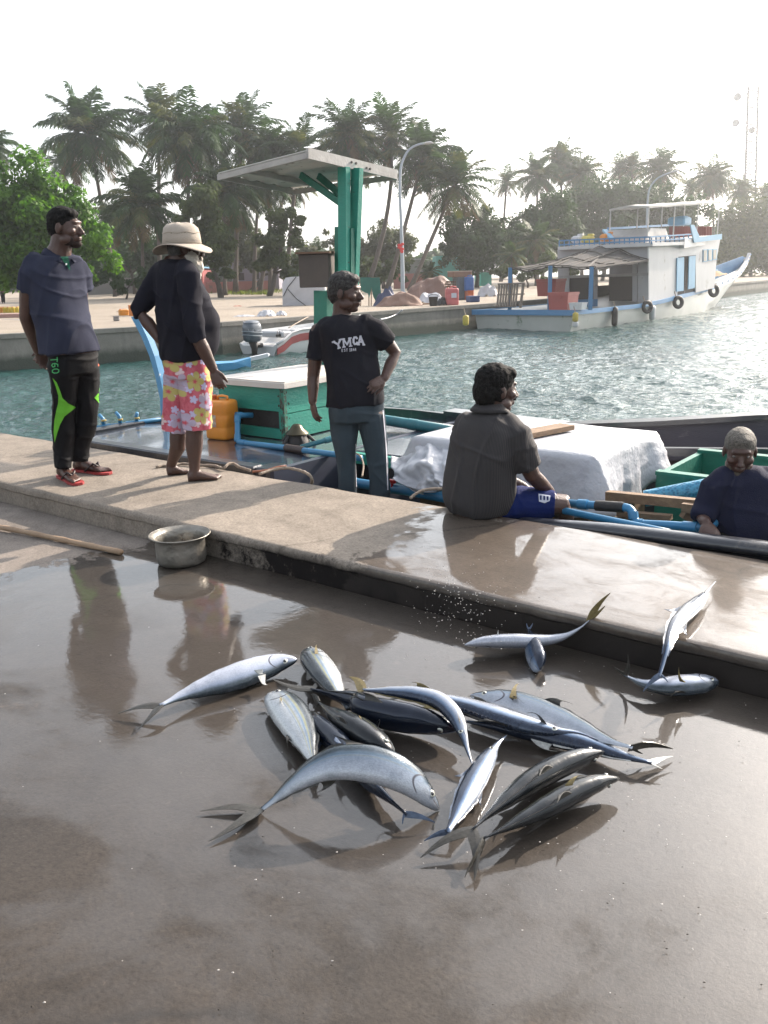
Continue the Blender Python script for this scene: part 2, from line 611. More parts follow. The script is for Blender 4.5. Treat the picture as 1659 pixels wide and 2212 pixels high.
for i in range(60):
    lam = .16 * (2.6 / .16) ** (i / 59)
    th = radians(38) + rs.normal() * .75
    kx, ky = 2 * pi / lam * sin(th), 2 * pi / lam * cos(th)
    amp = .0085 * lam * (1.0 if lam < .7 else (.7 / lam) ** .8)
    damp = np.clip((lam / cell - 1.3) / 1.4, 0, 1)
    ph = rs.uniform(0, 6.28)
    # wave groups drift in and out
    grp = .6 + .6 * np.sin(X * kx * .07 + Y * ky * .11 + ph * 2) * np.sin(X * .31 + ph) 
    q = X * kx + Y * ky + ph + .6 * np.sin(X * ky * .21 - Y * kx * .17 + ph)
    Z += amp * damp * grp * (np.exp(np.sin(q)) - 1.27)
co = np.stack([X, Y, WZ + Z], axis=-1).reshape(-1, 3).astype(np.float32)
idx = (np.arange(NR - 1)[:, None] * NA + np.arange(NA - 1)[None, :]).ravel()
fc = np.stack([idx, idx + NA, idx + NA + 1, idx + 1], axis=1).astype(np.int32)
me = bpy.data.meshes.new('water')
me.vertices.add(len(co)); me.vertices.foreach_set('co', co.ravel())
me.loops.add(fc.size); me.loops.foreach_set('vertex_index', fc.ravel())
me.polygons.add(len(fc)); me.polygons.foreach_set('loop_start', (np.arange(len(fc)) * 4).astype(np.int32))
me.update(calc_edges=True)
me.polygons.foreach_set('use_smooth', [True] * len(fc))
me.materials.append(M_WATER)
o = bpy.data.objects.new('water', me)
C.link(o)
tag(o, kind='structure')
mb = MB()
mb.quad((-400, -60, WZ - .09), (500, -60, WZ - .09), (500, 600, WZ - .09), (-400, 600, WZ - .09))
o = mb.build('water_far', M_WATER, fix=False)
tag(o, kind='structure')

# ---- far quay and shore
FQ = [(-60, 5), (-30, 17.0), (-11.75, 27.3), (-5.6, 31.2), (5.6, 43.2), (29.4, 75.6), (60, 118), (90, 150)]
FARZ = 0.0
g = NT('far_quay_concrete')
v = g.mapping()
x, y, z = g.sep(v)
c = g.ramp(g.noise(v, .8, 8, .7), [(.3, (.13, .125, .11)), (.6, (.20, .19, .17))])
c = g.mix(g.ramp(g.noise(g.mapping((2, 2, .35)), 1.2, 8, .7), [(.5, 0.0), (.62, .55)]), c, (.10, .10, .085))
low = g.ramp(g.math('ADD', z, g.math('MULTIPLY', g.noise(v, 2.5, 6, .7), .3)), [(.0, 1.0), (.12, 0.0)])
zz = g.math('ADD', z, 1.0)
zz = g.math('ADD', zz, g.math('MULTIPLY', g.noise(v, 1.5, 6, .7), -.35))
c = g.mix(g.ramp(zz, [(.0, .9), (.22, 0.0)]), c, (.035, .045, .035))
M_FQ = g.set(Base_Color=c, Roughness=.9, Normal=g.bump(g.noise(v, 14, 6, .7), .5, .03))
g = NT('sand_ground')
v = g.mapping()
c = g.ramp(g.noise(v, .25, 8, .7), [(.3, (.21, .175, .14)), (.7, (.29, .245, .195))])
c = g.mix(g.ramp(g.noise(g.mapping((.3, 1.2, 1), (0, 0, .5)), .5, 8, .7), [(.55, 0.0), (.68, .7)]), c, (.12, .10, .075))
M_SAND = g.set(Base_Color=c, Roughness=.95, Normal=g.bump(g.noise(v, 3, 8, .8), .6, .1))
g = NT('far_quay_deck')
v = g.mapping()
c = g.ramp(g.noise(v, .5, 8, .7), [(.3, (.34, .29, .24)), (.7, (.46, .39, .32))])
M_DECK = g.set(Base_Color=c, Roughness=.9)
mb = MB()
n = len(FQ)
for (a, b) in zip(FQ[:-1], FQ[1:]):
    a, b = Vector((a[0], a[1], 0)), Vector((b[0], b[1], 0))
    d = (b - a).normalized()
    nn = Vector((-d.y, d.x, 0))
    L = (b - a).length
    mb.quad(a + Vector((0, 0, -3)), b + Vector((0, 0, -3)), b + Vector((0, 0, -.16)), a + Vector((0, 0, -.16)))
    lip = -nn * .05
    mb.quad(a + Vector((0, 0, -.16)), b + Vector((0, 0, -.16)), b + lip + Vector((0, 0, -.15)), a + lip + Vector((0, 0, -.15)))
    mb.quad(a + lip + Vector((0, 0, -.15)), b + lip + Vector((0, 0, -.15)), b + lip, a + lip)
    mb.quad(a + lip, b + lip, b + nn * 6, a + nn * 6)
o = mb.build('far_quay', [M_FQ], fix=False)
tag(o, kind='structure')
mb = MB()
prev = None
rows = [0.3, 7, 14, 25, 45, 80, 400]
nsg = 6
pts = []
for i in range(n - 1):
    for k in range(nsg):
        a, b = Vector((*FQ[i], 0)), Vector((*FQ[i + 1], 0))
        pts.append(a.lerp(b, k / nsg))
pts.append(Vector((*FQ[-1], 0)))
DIRN = Vector((-.766, .643, 0))
g_rows = []
for r in rows:
    g_rows.append([p + Vector((-.62, .78, 0)) * r + Vector((0, 0, .004 + (0 if r < 10 else .05 + mnoise.noise(Vector((p.x * .1 + r, p.y * .1, 0))) * .12))) for p in pts])
mb.loft(g_rows, caps=False, closed=False)
o = mb.build('sandy_ground', M_SAND, fix=False)
tag(o, kind='structure')

# ---- haze: warm salt air over the harbour
mb = MB()
mb.box((40, 190, 13.5), (560, 420, 36))
hz = bpy.data.materials.new('haze_air')
hz.use_nodes = True
hn = hz.node_tree.nodes
hn.clear()
pv = hn.new('ShaderNodeVolumePrincipled')
pv.inputs['Color'].default_value = (.96, .98, 1.0, 1)
pv.inputs['Density'].default_value = 0.0008
pv.inputs['Anisotropy'].default_value = 0.76
ho = hn.new('ShaderNodeOutputMaterial')
hz.node_tree.links.new(pv.outputs[0], ho.inputs['Volume'])
tag(mb.build('haze', hz), kind='stuff')

# ---- small stuff on the wet concrete: scales, foam flecks, crumbs, spray thrown up by the fish
def specks(name, label, n, fn, r0, r1, mt, seed, flat=.4):
    rnd = random.Random(seed)
    mb = MB()
    for i in range(n):
        p = fn(rnd)
        r = rnd.uniform(r0, r1)
        k = [rnd.uniform(.7, 1.3) for _ in range(6)]
        a = rnd.uniform(0, 6.28)
        ring = [p + Vector((cos(a + j * 1.047) * r * k[j], sin(a + j * 1.047) * r * k[j] * .7, 0)) for j in range(6)]
        top = p + Vector((0, 0, r * flat * 1.2)); bot = p - Vector((0, 0, r * flat * .4))
        mb.add(ring + [top, bot], [(j, (j + 1) % 6, 6) for j in range(6)] + [((j + 1) % 6, j, 7) for j in range(6)])
    return tag(mb.build(name, mt, None), label, name.replace('_', ' '), kind='stuff')
FOAM = mat('fleck_white', (.42, .39, .36), .4, coat=.4)
CRUMB = mat('dark_crumb', (.035, .028, .022), .9)
def on_low(rnd):
    x = rnd.uniform(-20, 1680); y = rnd.uniform(1215 + max(0, x) * .235, 2190)
    return P(x, y, .006)
def near_pile(rnd):
    x = rnd.gauss(1180, 260); y = rnd.gauss(1640, 190)
    y = max(y, 1100 + x * .26)
    return P(x, y, .006)
def on_kerb(rnd):
    s_ = rnd.uniform(-6.5, 1.2); return Q(s_, rnd.uniform(T0 + .05, T1 - .05), KH + .006)
specks('foam_flecks', 'white foam flecks and scales scattered on the wet concrete', 45, on_low, .0012, .0035, FOAM, 4)
specks('fish_scales', 'fish scales and droplets strewn around the fish pile', 170, near_pile, .0010, .0032, FOAM, 5)
specks('grit_crumbs', 'dark crumbs of grit on the quay', 130, lambda r: on_low(r) if r.random() < .6 else on_kerb(r), .001, .0038, CRUMB, 6)
def spray(rnd):
    x = rnd.gauss(990, 55); y = rnd.gauss(1300, 50)
    return QTs(x, y, 2.99 - rnd.uniform(.02, .5))
def QTs(x, y, t):
    d = ray(x, y)
    return Vector((0, 0, CH)) + d * (t / d.dot(QN))
specks('water_spray', 'drops of water splashing up in front of the kerb by the pale bellied fish', 260, spray, .0012, .0032, FOAM, 7, flat=1.0)
# ================================================================== FISH
def catmull(pts, n):
    pts = [Vector(p) for p in pts]
    ext = [pts[0] * 2 - pts[1]] + pts + [pts[-1] * 2 - pts[-2]]
    # dense sample then arc-length resample
    dense = []
    for i in range(1, len(ext) - 2):
        p0, p1, p2, p3 = ext[i - 1:i + 3]
        for k in range(16):
            t = k / 16
            dense.append(.5 * ((2 * p1) + (p2 - p0) * t + (2 * p0 - 5 * p1 + 4 * p2 - p3) * t * t + (3 * p1 - p0 - 3 * p2 + p3) * t ** 3))
    dense.append(ext[-2])
    acc = [0]
    for a, b in zip(dense[:-1], dense[1:]):
        acc.append(acc[-1] + (b - a).length)
    out, j = [], 0
    for i in range(n + 1):
        s = acc[-1] * i / n
        while j < len(acc) - 2 and acc[j + 1] < s:
            j += 1
        f = (s - acc[j]) / max(acc[j + 1] - acc[j], 1e-9)
        out.append(dense[j].lerp(dense[j + 1], min(max(f, 0), 1)))
    return out, acc[-1]
def interp(tab, u):
    for (a, x), (b, y) in zip(tab[:-1], tab[1:]):
        if u <= b:
            f = (u - a) / (b - a)
            f = f * f * (3 - 2 * f) * .5 + f * .5
            return x + (y - x) * f
    return tab[-1][1]

PROF = {
 'runner': [(0, .06), (.012, .22), (.04, .40), (.09, .60), (.17, .82), (.28, .96), (.4, 1.0), (.55, .90), (.7, .64), (.82, .38), (.92, .19), (.97, .14), (1, .15)],
 'jack': [(0, .12), (.015, .34), (.05, .58), (.11, .80), (.2, .95), (.34, 1.0), (.5, .93), (.66, .68), (.8, .38), (.9, .18), (.97, .12), (1, .14)],
 'needle': [(0, .05), (.05, .13), (.12, .25), (.18, .40), (.24, .66), (.34, .88), (.5, 1.0), (.66, .92), (.8, .64), (.92, .32), (.97, .22), (1, .24)],
 'bill': [(0, .04), (.10, .10), (.17, .22), (.22, .55), (.30, .88), (.42, 1.0), (.6, .88), (.78, .55), (.92, .26), (1, .2)],
}
def fish_mat(name, back, flank, belly, stripe=None, metal=.35, split=.1, rough=.24):
    g = NT(name)
    uv = g.n('UVMap')
    uv.uv_map = 'fish'
    s = g.n('SeparateXYZ')
    g.link(uv.outputs[0], s.inputs[0])
    u, v = s.outputs[0], s.outputs[1]
    ob = g.mapping()
    nz = g.noise(ob, 22, 5, .6)
    vv = g.math('ADD', v, g.math('MULTIPLY', g.math('SUBTRACT', nz, .5), .14))
    c = g.ramp(vv, [(.06, belly), (.36 + split, tuple(x * .5 + y * .5 for x, y in zip(belly, flank))), (.56 + split, flank), (.70 + split, back), (.98, tuple(x * .7 for x in back))])
    if stripe:
        for (pos, wdt, sc, am) in stripe:
            d = g.math('ABSOLUTE', g.math('SUBTRACT', v, pos))
            mk = g.ramp(g.math('DIVIDE', d, wdt), [(.3, am), (1.0, 0.0)])
            mk = g.math('MULTIPLY', mk, g.ramp(u, [(.14, 0.0), (.24, 1.0), (.86, 1.0), (.95, .2)]))
            c = g.mix(mk, c, sc)
    # wandering blotches, blood and slime marks
    c = g.mix(g.ramp(g.noise(ob, 14, 8, .75), [(.50, 0.0), (.70, .5)]), c, tuple(x * .45 + .02 for x in flank))
    # gill cover edge
    vc = g.math('SUBTRACT', v, .48)
    arc = g.math('ADD', .205, g.math('MULTIPLY', g.math('MULTIPLY', vc, vc), -.42))
    d = g.math('ABSOLUTE', g.math('SUBTRACT', u, arc))
    mk = g.ramp(g.math('MULTIPLY', d, 90), [(.25, .9), (.75, 0.0)])
    mk = g.math('MULTIPLY', mk, g.ramp(v, [(.12, 0.0), (.2, 1.0), (.76, 1.0), (.84, 0.0)]))
    c = g.mix(mk, c, (.03, .02, .025))
    # mouth slit
    d = g.math('ABSOLUTE', g.math('SUBTRACT', v, .44))
    mk = g.ramp(g.math('MULTIPLY', d, 22), [(.3, .9), (.8, 0.0)])
    mk = g.math('MULTIPLY', mk, g.ramp(u, [(.055, 1.0), (.075, 0.0)]))
    c = g.mix(mk, c, (.05, .02, .02))
    # dark head top
    c = g.mix(g.math('MULTIPLY', g.ramp(u, [(.10, .6), (.2, 0.0)]), g.ramp(v, [(.6, 0.0), (.75, 1.0)])), c, tuple(x * .5 for x in back))
    vo = g.n('TexVoronoi')
    vo.inputs['Scale'].default_value = 1.0
    mp = g.n('Mapping')
    mp.inputs['Scale'].default_value = (95, 34, 1)
    g.link(uv.outputs[0], mp.inputs[0])
    g.link(mp.outputs[0], vo.inputs['Vector'])
    c = g.mix(g.ramp(vo.outputs['Distance'], [(.25, 0.0), (.7, .22)]), c, tuple(x * .4 for x in flank))
    c = g.mix(g.ramp(g.noise(ob, 5, 4, .6), [(.66, 0.0), (.74, .35)]), c, (.16, .03, .025))
    h = g.math('ADD', vo.outputs['Distance'], g.math('MULTIPLY', g.noise(ob, 60, 4, .6), 1.2))
    g.set(Base_Color=c, Roughness=rough, Metallic=metal, Normal=g.bump(h, .22, .0016), Coat_Weight=.35, Coat_Roughness=.08, Specular_IOR_Level=.4)
    return g.m
BLU, YEL = (.10, .18, .28), (.26, .25, .10)
FM_RUN = fish_mat('silver_runner_skin', (.020, .032, .040), (.16, .21, .28), (.44, .46, .50), [(.70, .05, (.07, .12, .16), .6), (.62, .03, (.22, .22, .14), .35)])
FM_BEL = fish_mat('pale_belly_skin', (.035, .05, .06), (.21, .25, .33), (.40, .42, .48), None, .3, .1)
FM_STR = fish_mat('striped_jack_skin', (.016, .022, .026), (.18, .22, .27), (.52, .54, .55), [(.66, .05, YEL, .7), (.58, .03, BLU, .7), (.47, .035, YEL, .55), (.41, .02, BLU, .4)], .3, .06)
FM_DRK = fish_mat('dark_back_skin', (.009, .012, .016), (.018, .024, .030), (.22, .25, .26), [(.60, .05, (.20, .20, .09), .35)], .35, -.1, .26)
FM_BLU = fish_mat('deep_blue_skin', (.008, .014, .030), (.014, .030, .070), (.35, .4, .48), None, .45, -.08, .2)
FM_NDL = fish_mat('needle_silver_skin', (.014, .022, .045), (.15, .21, .31), (.60, .61, .65), None, .5, .02, .18)
FM_NDB = fish_mat('needle_blue_skin', (.010, .016, .036), (.055, .10, .18), (.38, .43, .52), None, .4, -.02, .18)
def fin_mat(name, col):
    g = NT(name)
    uv = g.mapping()
    w = g.noise(g.mapping((3, 3, 3)), 30, 4, .6)
    c = g.mix(g.ramp(w, [(.3, 0.0), (.7, 1.0)]), tuple(x * .55 for x in col), col)
    g.set(Base_Color=c, Roughness=.35, Coat_Weight=.2, Coat_Roughness=.15, Specular_IOR_Level=.3, Normal=g.bump(w, .4, .003), Transmission_Weight=.0, Alpha=.93)
    return g.m
FN_DARK = fin_mat('dusky_fin', (.045, .042, .036))
FN_YEL = fin_mat('yellow_olive_fin', (.20, .155, .06))
FN_PALE = fin_mat('pale_fin', (.55, .55, .52))
FN_BLU = fin_mat('blue_grey_fin', (.07, .10, .16))
EYE_M = mat('fish_eye', (.015, .015, .02), .06, coat=1.0, col2=(.01, .01, .012))
EYE_R = mat('fish_eye_ring', (.55, .56, .50), .2, .4)

def pt(p, Y=None):
    if len(p) == 3:
        return P(*p)
    return PY(p[0], p[1], Y)

def fin_blade(mb, root_a, root_b, tip, side, th=.0022, curve=.18, n=7, notch=None):
    """thin solid blade between a root edge and a tip, bowed sideways"""
    rings = []
    for i in range(n + 1):
        t = i / n
        a = root_a.lerp(tip, t) + (root_b - root_a) * (-curve * sin(pi * t) * .4)
        b = root_b.lerp(tip, t) + (root_a - root_b) * (curve * sin(pi * t))
        if i == n:
            b = a + (root_b - root_a) * .02
        off = side * (sin(pi * t) * curve * .06)
        k = th * (1.05 - t * .8)
        rings.append([a + off - side * k, b + off - side * k, b + off + side * k, a + off + side * k])
    mb.loft(rings)

def fish(label, pts, prof='runner', H=None, hr=.090, wr=.62, side=1, roll=20, mt=None, fins=None, tail=None, Y=None, tipfin=None,
         dorsal=True, pec=1, eye=1, dvec=None, name='fish', finm=None, pecm=None, twist=0, tailw=1.0, pecat=.22, second=True):
    fins = finm or FN_DARK
    P3 = [pt(p, Y) for p in pts]
    ctr, L = catmull(P3, 34)
    if H is None:
        H = hr * L
    base = Vector((ctr[17].x, ctr[17].y, max(0, min(c.z for c in ctr) - .04)))
    root = thing(name, label, 'fish', base, 'fish landed on the wet quay')
    seg = 20
    tab = PROF[prof]
    rings, uvs, frames = [], [], []
    for i, c in enumerate(ctr):
        u = i / 34
        # denser at the head
        a, b = ctr[max(i - 1, 0)], ctr[min(i + 1, 34)]
        t = (b - a).normalized()
        if dvec is not None:
            d0 = Vector(dvec)
        else:
            hp = t.cross(Vector((0, 0, 1))).normalized() * side
            ro = radians(roll + twist * (u - .4))
            d0 = hp * cos(ro) + Vector((0, 0, 1)) * sin(ro)
        d = (d0 - t * d0.dot(t)).normalized()
        s = t.cross(d)
        frames.append((c, t, d, s))
    # extra rings near the snout
    us = [0, .006, .014, .024] + [i / 34 for i in range(1, 35)]
    def fr(u):
        x = u * 34
        i = min(int(x), 33)
        f = x - i
        A, B = frames[i], frames[i + 1]
        return tuple((A[k].lerp(B[k], f) if k == 0 else A[k].lerp(B[k], f).normalized()) for k in range(4))
    mb = MB()
    for u in us:
        c, t, d, s = fr(u)
        h = interp(tab, u) * H
        w = h * wr * (1 if u < .75 else 1 - (u - .75) * 1.5)
        if prof in ('runner', 'jack') and u < .12:
            w = h * wr * (.8 + u * 1.6)
        r = []
        for j in range(seg):
            a = 2 * pi * j / seg
            ca, sa = cos(a), sin(a)
            e = .86
            x = math.copysign(abs(ca) ** e, ca) * w
            z = math.copysign(abs(sa) ** 1.0, sa) * h * (1.0 if sa > 0 else 1.06)
            if prof in ('runner', 'jack') and u < .16:      # mouth sits low, back rises
                z += (u - .16) * H * 1.1
            r.append(c + s * x + d * z)
            uvs.append((u, .5 + .5 * sa))
        rings.append(r)
    mb.loft(rings)
    body = mb.build('body', mt, root, smooth=True, fix=False)
    me = body.data
    uvl = me.uv_layers.new(name='fish')
    li = np.zeros(len(me.loops), dtype=np.int32)
    me.loops.foreach_get('vertex_index', li)
    uva = np.array(uvs)[li]
    uvl.data.foreach_set('uv', uva.astype(np.float32).ravel())
    fix_normals(me)
    # ---- tail
    c, t, d, s = fr(1.0)
    hh = interp(tab, 1.0) * H
    mb = MB()
    if tail:
        tips = [pt(p, Y) for p in tail]
    else:
        tips = [c + t * L * .13 * tailw + d * L * .10 * tailw, c + t * L * .13 * tailw - d * L * .10 * tailw]
    v0, v1 = tips[0] - c, tips[1] - c
    pn = v0.cross(v1)
    pn = pn.normalized() if pn.length > 1e-7 else s
    bis = (v0.normalized() + v1.normalized() + t * .6).normalized()
    for q, tp in enumerate(tips):
        v = tp - c
        ln = v.length
        dr = v.normalized()
        pr_ = pn.cross(dr).normalized()
        if pr_.dot(bis) > 0:
            pr_ = -pr_                       # away from the notch
        rr_ = []
        for k in range(13):
            f = k / 12
            w_o = ln * (.10 * (1 - f) ** .8 * (.5 + min(1, f * 4) * .5)) + .0012
            w_i = ln * (.17 * (1 - f) ** 1.15 * (.75 + min(1, f * 5) * .25)) + .0012
            bow = pr_ * (ln * .05 * sin(pi * f))
            m_ = c - t * L * .012 + (tp - c + t * L * .012) * f + bow + pn * (ln * .03 * sin(pi * f * 1.3))
            th = .0030 * (1 - f * .8)
            a_, b_ = m_ + pr_ * w_o, m_ - pr_ * w_i
            rr_.append([a_ - pn * th * .5, m_ - pn * th, b_ - pn * th * .3, b_ + pn * th * .3, m_ + pn * th, a_ + pn * th * .5])
        mb.loft(rr_)
    mb.build('tail_fin', fins, root, smooth=False)
    # ---- dorsal + anal
    if dorsal:
        mb = MB()
        for sg, (u0, u1, ut, hg) in ((1, (.40, .52, .56, .10)), (-1, (.56, .66, .70, .085))):
            A, B, T_ = fr(u0), fr(u1), fr(ut)
            a = A[0] + A[2] * sg * interp(tab, u0) * H * .95
            b = B[0] + B[2] * sg * interp(tab, u1) * H * .95
            hgt = .055 if prof in ('runner', 'jack') else .045
            tp = T_[0] + T_[2] * sg * (interp(tab, ut) * H + hgt * L * (1 if sg > 0 else .8))
            fin_blade(mb, a, b, tp, A[3], .002, .25)
            # long low fin
            rr = []
            for k in range(9):
                u = u1 + (.90 - u1) * k / 8
                F_ = fr(u)
                e0 = F_[0] + F_[2] * sg * interp(tab, u) * H * .96
                e1 = e0 + F_[2] * sg * L * .012 * (1 - .6 * k / 8) * (1 + .35 * sin(k * 2.3)) + F_[1] * .006
                rr.append([e0 - F_[3] * .0015, e1 - F_[3] * .0006, e1 + F_[3] * .0006, e0 + F_[3] * .0015])
            mb.loft(rr)
        mb.build('dorsal_fin', fins, root)
    # ---- pectoral fins
    if pec:
        for sg in ((1, -1) if pec == 2 else (pec,)):
            A = fr(pecat + .02)
            B = fr(pecat + .05)
            w = interp(tab, pecat) * H * wr
            a = A[0] + A[3] * sg * w * .95 - A[2] * H * .12
            b = B[0] + B[3] * sg * w * .95 - B[2] * H * .28
            tp = A[0] + A[1] * L * .105 - A[2] * H * .55 + A[3] * sg * (w + L * .025)
            mb = MB()
            fin_blade(mb, a, b, tp, A[3], .0018, .3)
            mb.build('pectoral_fin', pecm or fins, root)
    if tipfin:      # raised fins given by root a, root b, tip in the photo
        for (ra, rb, tp_, m_) in tipfin:
            mb = MB()
            ra, rb, tp_ = pt(ra, Y), pt(rb, Y), pt(tp_, Y)
            nrm = (rb - ra).cross(tp_ - ra).normalized()
            fin_blade(mb, ra, rb, tp_, nrm, .0022, .2)
            mb.build('fin', m_, root)
    # ---- eyes
    if eye:
        ue = {'runner': .085, 'jack': .09, 'needle': .205, 'bill': .20}[prof]
        re = {'runner': .17, 'jack': .17, 'needle': .2, 'bill': .18}[prof] * H
        for sg in (1, -1):
            A = fr(ue)
            hh_ = interp(tab, ue) * H
            w = hh_ * wr * (.95 if prof in ('runner', 'jack') else 1)
            cc = A[0] + A[2] * (hh_ * .18 + ((ue - .16) * H * 1.1 if prof in ('runner', 'jack') else 0)) + A[3] * sg * w * .86
            mb = MB()
            mb.lathe([(re * .05, -re * .3), (re * 1.15, -re * .3), (re * 1.2, re * .18), (re * .8, re * .34), (re * .05, re * .34)], cc, 16, A[3] * sg)
            e = mb.build('eye', EYE_R, root, smooth=True)
            mb = MB()
            mb.ball(cc + A[3] * sg * re * .16, (re * .72,) * 3, 12, 8)
            mb.build('pupil', EYE_M, e, smooth=True)
    return root

def ZA(x, y): return (226.8 + x * .4394, 1336.5 + y * .4394)
def ZB(x, y): return (729 + x * .4638, 1377 + y * .4638)
def ZC(x, y): return (931.5 + x * .4384, 1215 + y * .4384)
def za(l, z): return [(*ZA(p[0], p[1]), p[2] if len(p) > 2 else z) for p in l]
def zb(l, z): return [(*ZB(p[0], p[1]), p[2] if len(p) > 2 else z) for p in l]
def zc(l, z): return [(*ZC(p[0], p[1]), p[2] if len(p) > 2 else z) for p in l]
def zy(fn, l): return [fn(*p) for p in l]

# 1 lone fish, white belly, to the left
fish('lone silver fish with pale belly lying left of the pile, tail to the left',
     za([(945, 212), (850, 222), (760, 248), (640, 290), (500, 335), (380, 378), (272, 428)], .045), 'runner', hr=.094, side=-1, roll=-38, mt=FM_BEL,
     tail=za([(62, 462), (160, 540)], .02), pec=0, dorsal=False, tipfin=[(*za([(752, 285), (790, 275), (800, 325)], .05), FN_PALE), (*za([(735, 255), (775, 250), (792, 262)], .09), FN_PALE)])
# 2 striped fish at the back
fish('yellow striped fish at the back of the pile, head towards the far kerb',
     za([(998, 148), (1022, 190), (1062, 250), (1105, 315), (1150, 380), (1190, 440)], .045), 'jack', H=.060, side=1, roll=12, mt=FM_STR,
     tail=za([(1240, 470), (1200, 500)], .02), pec=0, dorsal=True, tipfin=[(*za([(1030, 178), (1048, 170), (1042, 128)], .08), FN_YEL)])
# 3 striped fish, belly to the right
fish('plump yellow striped fish with its mouth pointing up, left end of the pile',
     za([(826, 362), (855, 395), (908, 460), (955, 530), (988, 600), (1010, 670), (1030, 740)], .045), 'jack', H=.062, side=-1, roll=8, mt=FM_STR,
     tail=za([(1060, 800), (1020, 810)], .02), pec=1, pecm=FN_YEL, finm=FN_DARK)
# 6 fish under the arched one
fish('dark fish passing under the arched silver fish, its tail emerging below the arch',
     za([(985, 455), (1060, 535), (1130, 600), (1210, 690), (1310, 810), (1400, 890), (1482, 962)], .035), 'runner', H=.048, side=1, roll=70, mt=FM_BLU, wr=.8,
     tail=za([(1462, 1008), (1622, 1002)], .015), pec=2, finm=FN_BLU, dorsal=True)
# 5 dark fish with an eye
fish('dark grey fish with a pale eye between the striped fish and the arched fish',
     za([(1405, 650), (1350, 615), (1260, 555), (1170, 500), (1100, 450), (1050, 410)], .055), 'runner', H=.060, side=-1, roll=35, mt=FM_DRK, wr=.72,
     tail=za([(1010, 370), (1030, 440)], .03), pec=1, finm=FN_DARK, tipfin=[(*za([(1262, 530), (1284, 545), (1246, 474)], .09), FN_YEL)])
# 4 deep blue long fish
fish('long dark blue fish across the middle of the pile, its tail fin at left',
     [(*ZB(556, 420), .06), (*ZB(480, 405), .06), (*ZB(380, 385), .06), (*ZB(250, 362), .06), (*ZB(120, 330), .06), (*ZA(1250, 415), .055), (*ZA(1110, 372), .05), (*ZA(1015, 348), .045)],
     'runner', H=.058, side=-1, roll=62, mt=FM_BLU, wr=.8, tail=za([(822, 300), (1046, 282)], .06), pec=1, finm=FN_DARK)
# 9a silver fish lying under the curved needle
fish('long silver blue fish with its eye up, pointing right under the slender curved fish',
     zb([(1215, 478), (1120, 446), (1010, 436), (880, 408), (740, 366), (600, 322), (460, 285), (300, 272)], .055), 'needle', H=.042, side=-1, roll=-4, mt=FM_NDL,
     tail=zb([(180, 262), (200, 300)], .03), pec=1, finm=FN_DARK)
# 9b dark thin fish
fish('long black and white fish with its forked tail pointing right',
     zb([(560, 385), (680, 405), (800, 420), (950, 450), (1150, 500), (1330, 552), (1465, 584)], .03), 'needle', H=.036, side=1, roll=-8, mt=FM_NDB, wr=.8, eye=0,
     tail=zb([(1562, 556), (1512, 612)], .02), pec=0, finm=FN_PALE)
# 10 blue-grey fish at the right back
fish('blue grey fish with olive fin behind the long silver ones, tail to the right',
     zb([(622, 262), (700, 278), (820, 302), (960, 350), (1120, 418), (1260, 480), (1375, 512)], .055), 'runner', hr=.080, side=-1, roll=22, mt=FM_RUN,
     tail=zb([(1560, 515), (1420, 540)], .02), pec=1, pecm=FN_DARK, tipfin=[(*zb([(800, 278), (835, 285), (845, 215)], .09), FN_YEL)], finm=FN_DARK)
# 8 slender curved needle fish on top
fish('slender silver fish with a long snout, bent over the top of the pile',
     [(*ZB(628, 592), .03), (*ZB(604, 520), .05), (*ZB(584, 450), .075), (*ZB(545, 365), .105), (*ZB(478, 300), .115), (*ZB(380, 268), .11), (*ZB(250, 252), .10), (*ZB(118, 244), .08)],
     'needle', H=.031, side=-1, roll=-25, mt=FM_NDL, tail=zb([(52, 178), (58, 275)], .06), pec=1, finm=FN_YEL, wr=.75)
# 11, 12 two dark fish at right front
fish('dark olive backed fish lying beside its twin, farther one, tail nearest the camera',
     zb([(1248, 530), (1150, 556), (1010, 612), (890, 680), (780, 762), (700, 830), (628, 895)], .05), 'runner', hr=.083, side=-1, roll=48, mt=FM_DRK, wr=.74,
     tail=zb([(385, 1022), (636, 1125)], .015), pec=0, finm=FN_DARK)
fish('dark fish with a small yellow fin at the right front of the pile',
     zb([(1318, 655), (1230, 672), (1100, 722), (980, 786), (860, 848), (760, 900), (672, 938)], .05), 'runner', hr=.085, side=-1, roll=42, mt=FM_DRK, wr=.74,
     tail=zb([(598, 1118), (655, 1040)], .012), pec=0, finm=FN_DARK, tipfin=[(*zb([(1060, 690), (1095, 685), (1150, 645)], .10), FN_YEL)])
# 13 barracuda
fish('slim shiny blue fish pointing away between the arched fish and the dark pair',
     zb([(787, 455), (740, 502), (682, 590), (632, 680), (584, 770), (545, 845), (512, 905)], .035), 'needle', H=.034, side=1, roll=15, mt=FM_NDB,
     tail=zb([(404, 948), (510, 950)], .012), pec=2, finm=FN_BLU)
# 7 the arched fish, standing on snout and tail
Y7 = P(700, 1750, .0).y
fish('arched silver fish in front, standing on its snout and tail above its shadow',
     zy(ZA, [(1647, 925), (1585, 862), (1505, 795), (1400, 738), (1280, 708), (1150, 706), (1040, 742), (930, 812), (840, 884), (762, 944)]), 'runner', H=.052, Y=Y7,
     dvec=(0.05, .75, .75), mt=FM_RUN, wr=.6, tail=[ZA(468, 940), (*ZA(510, 1086), .012)], pec=1, finm=FN_DARK)
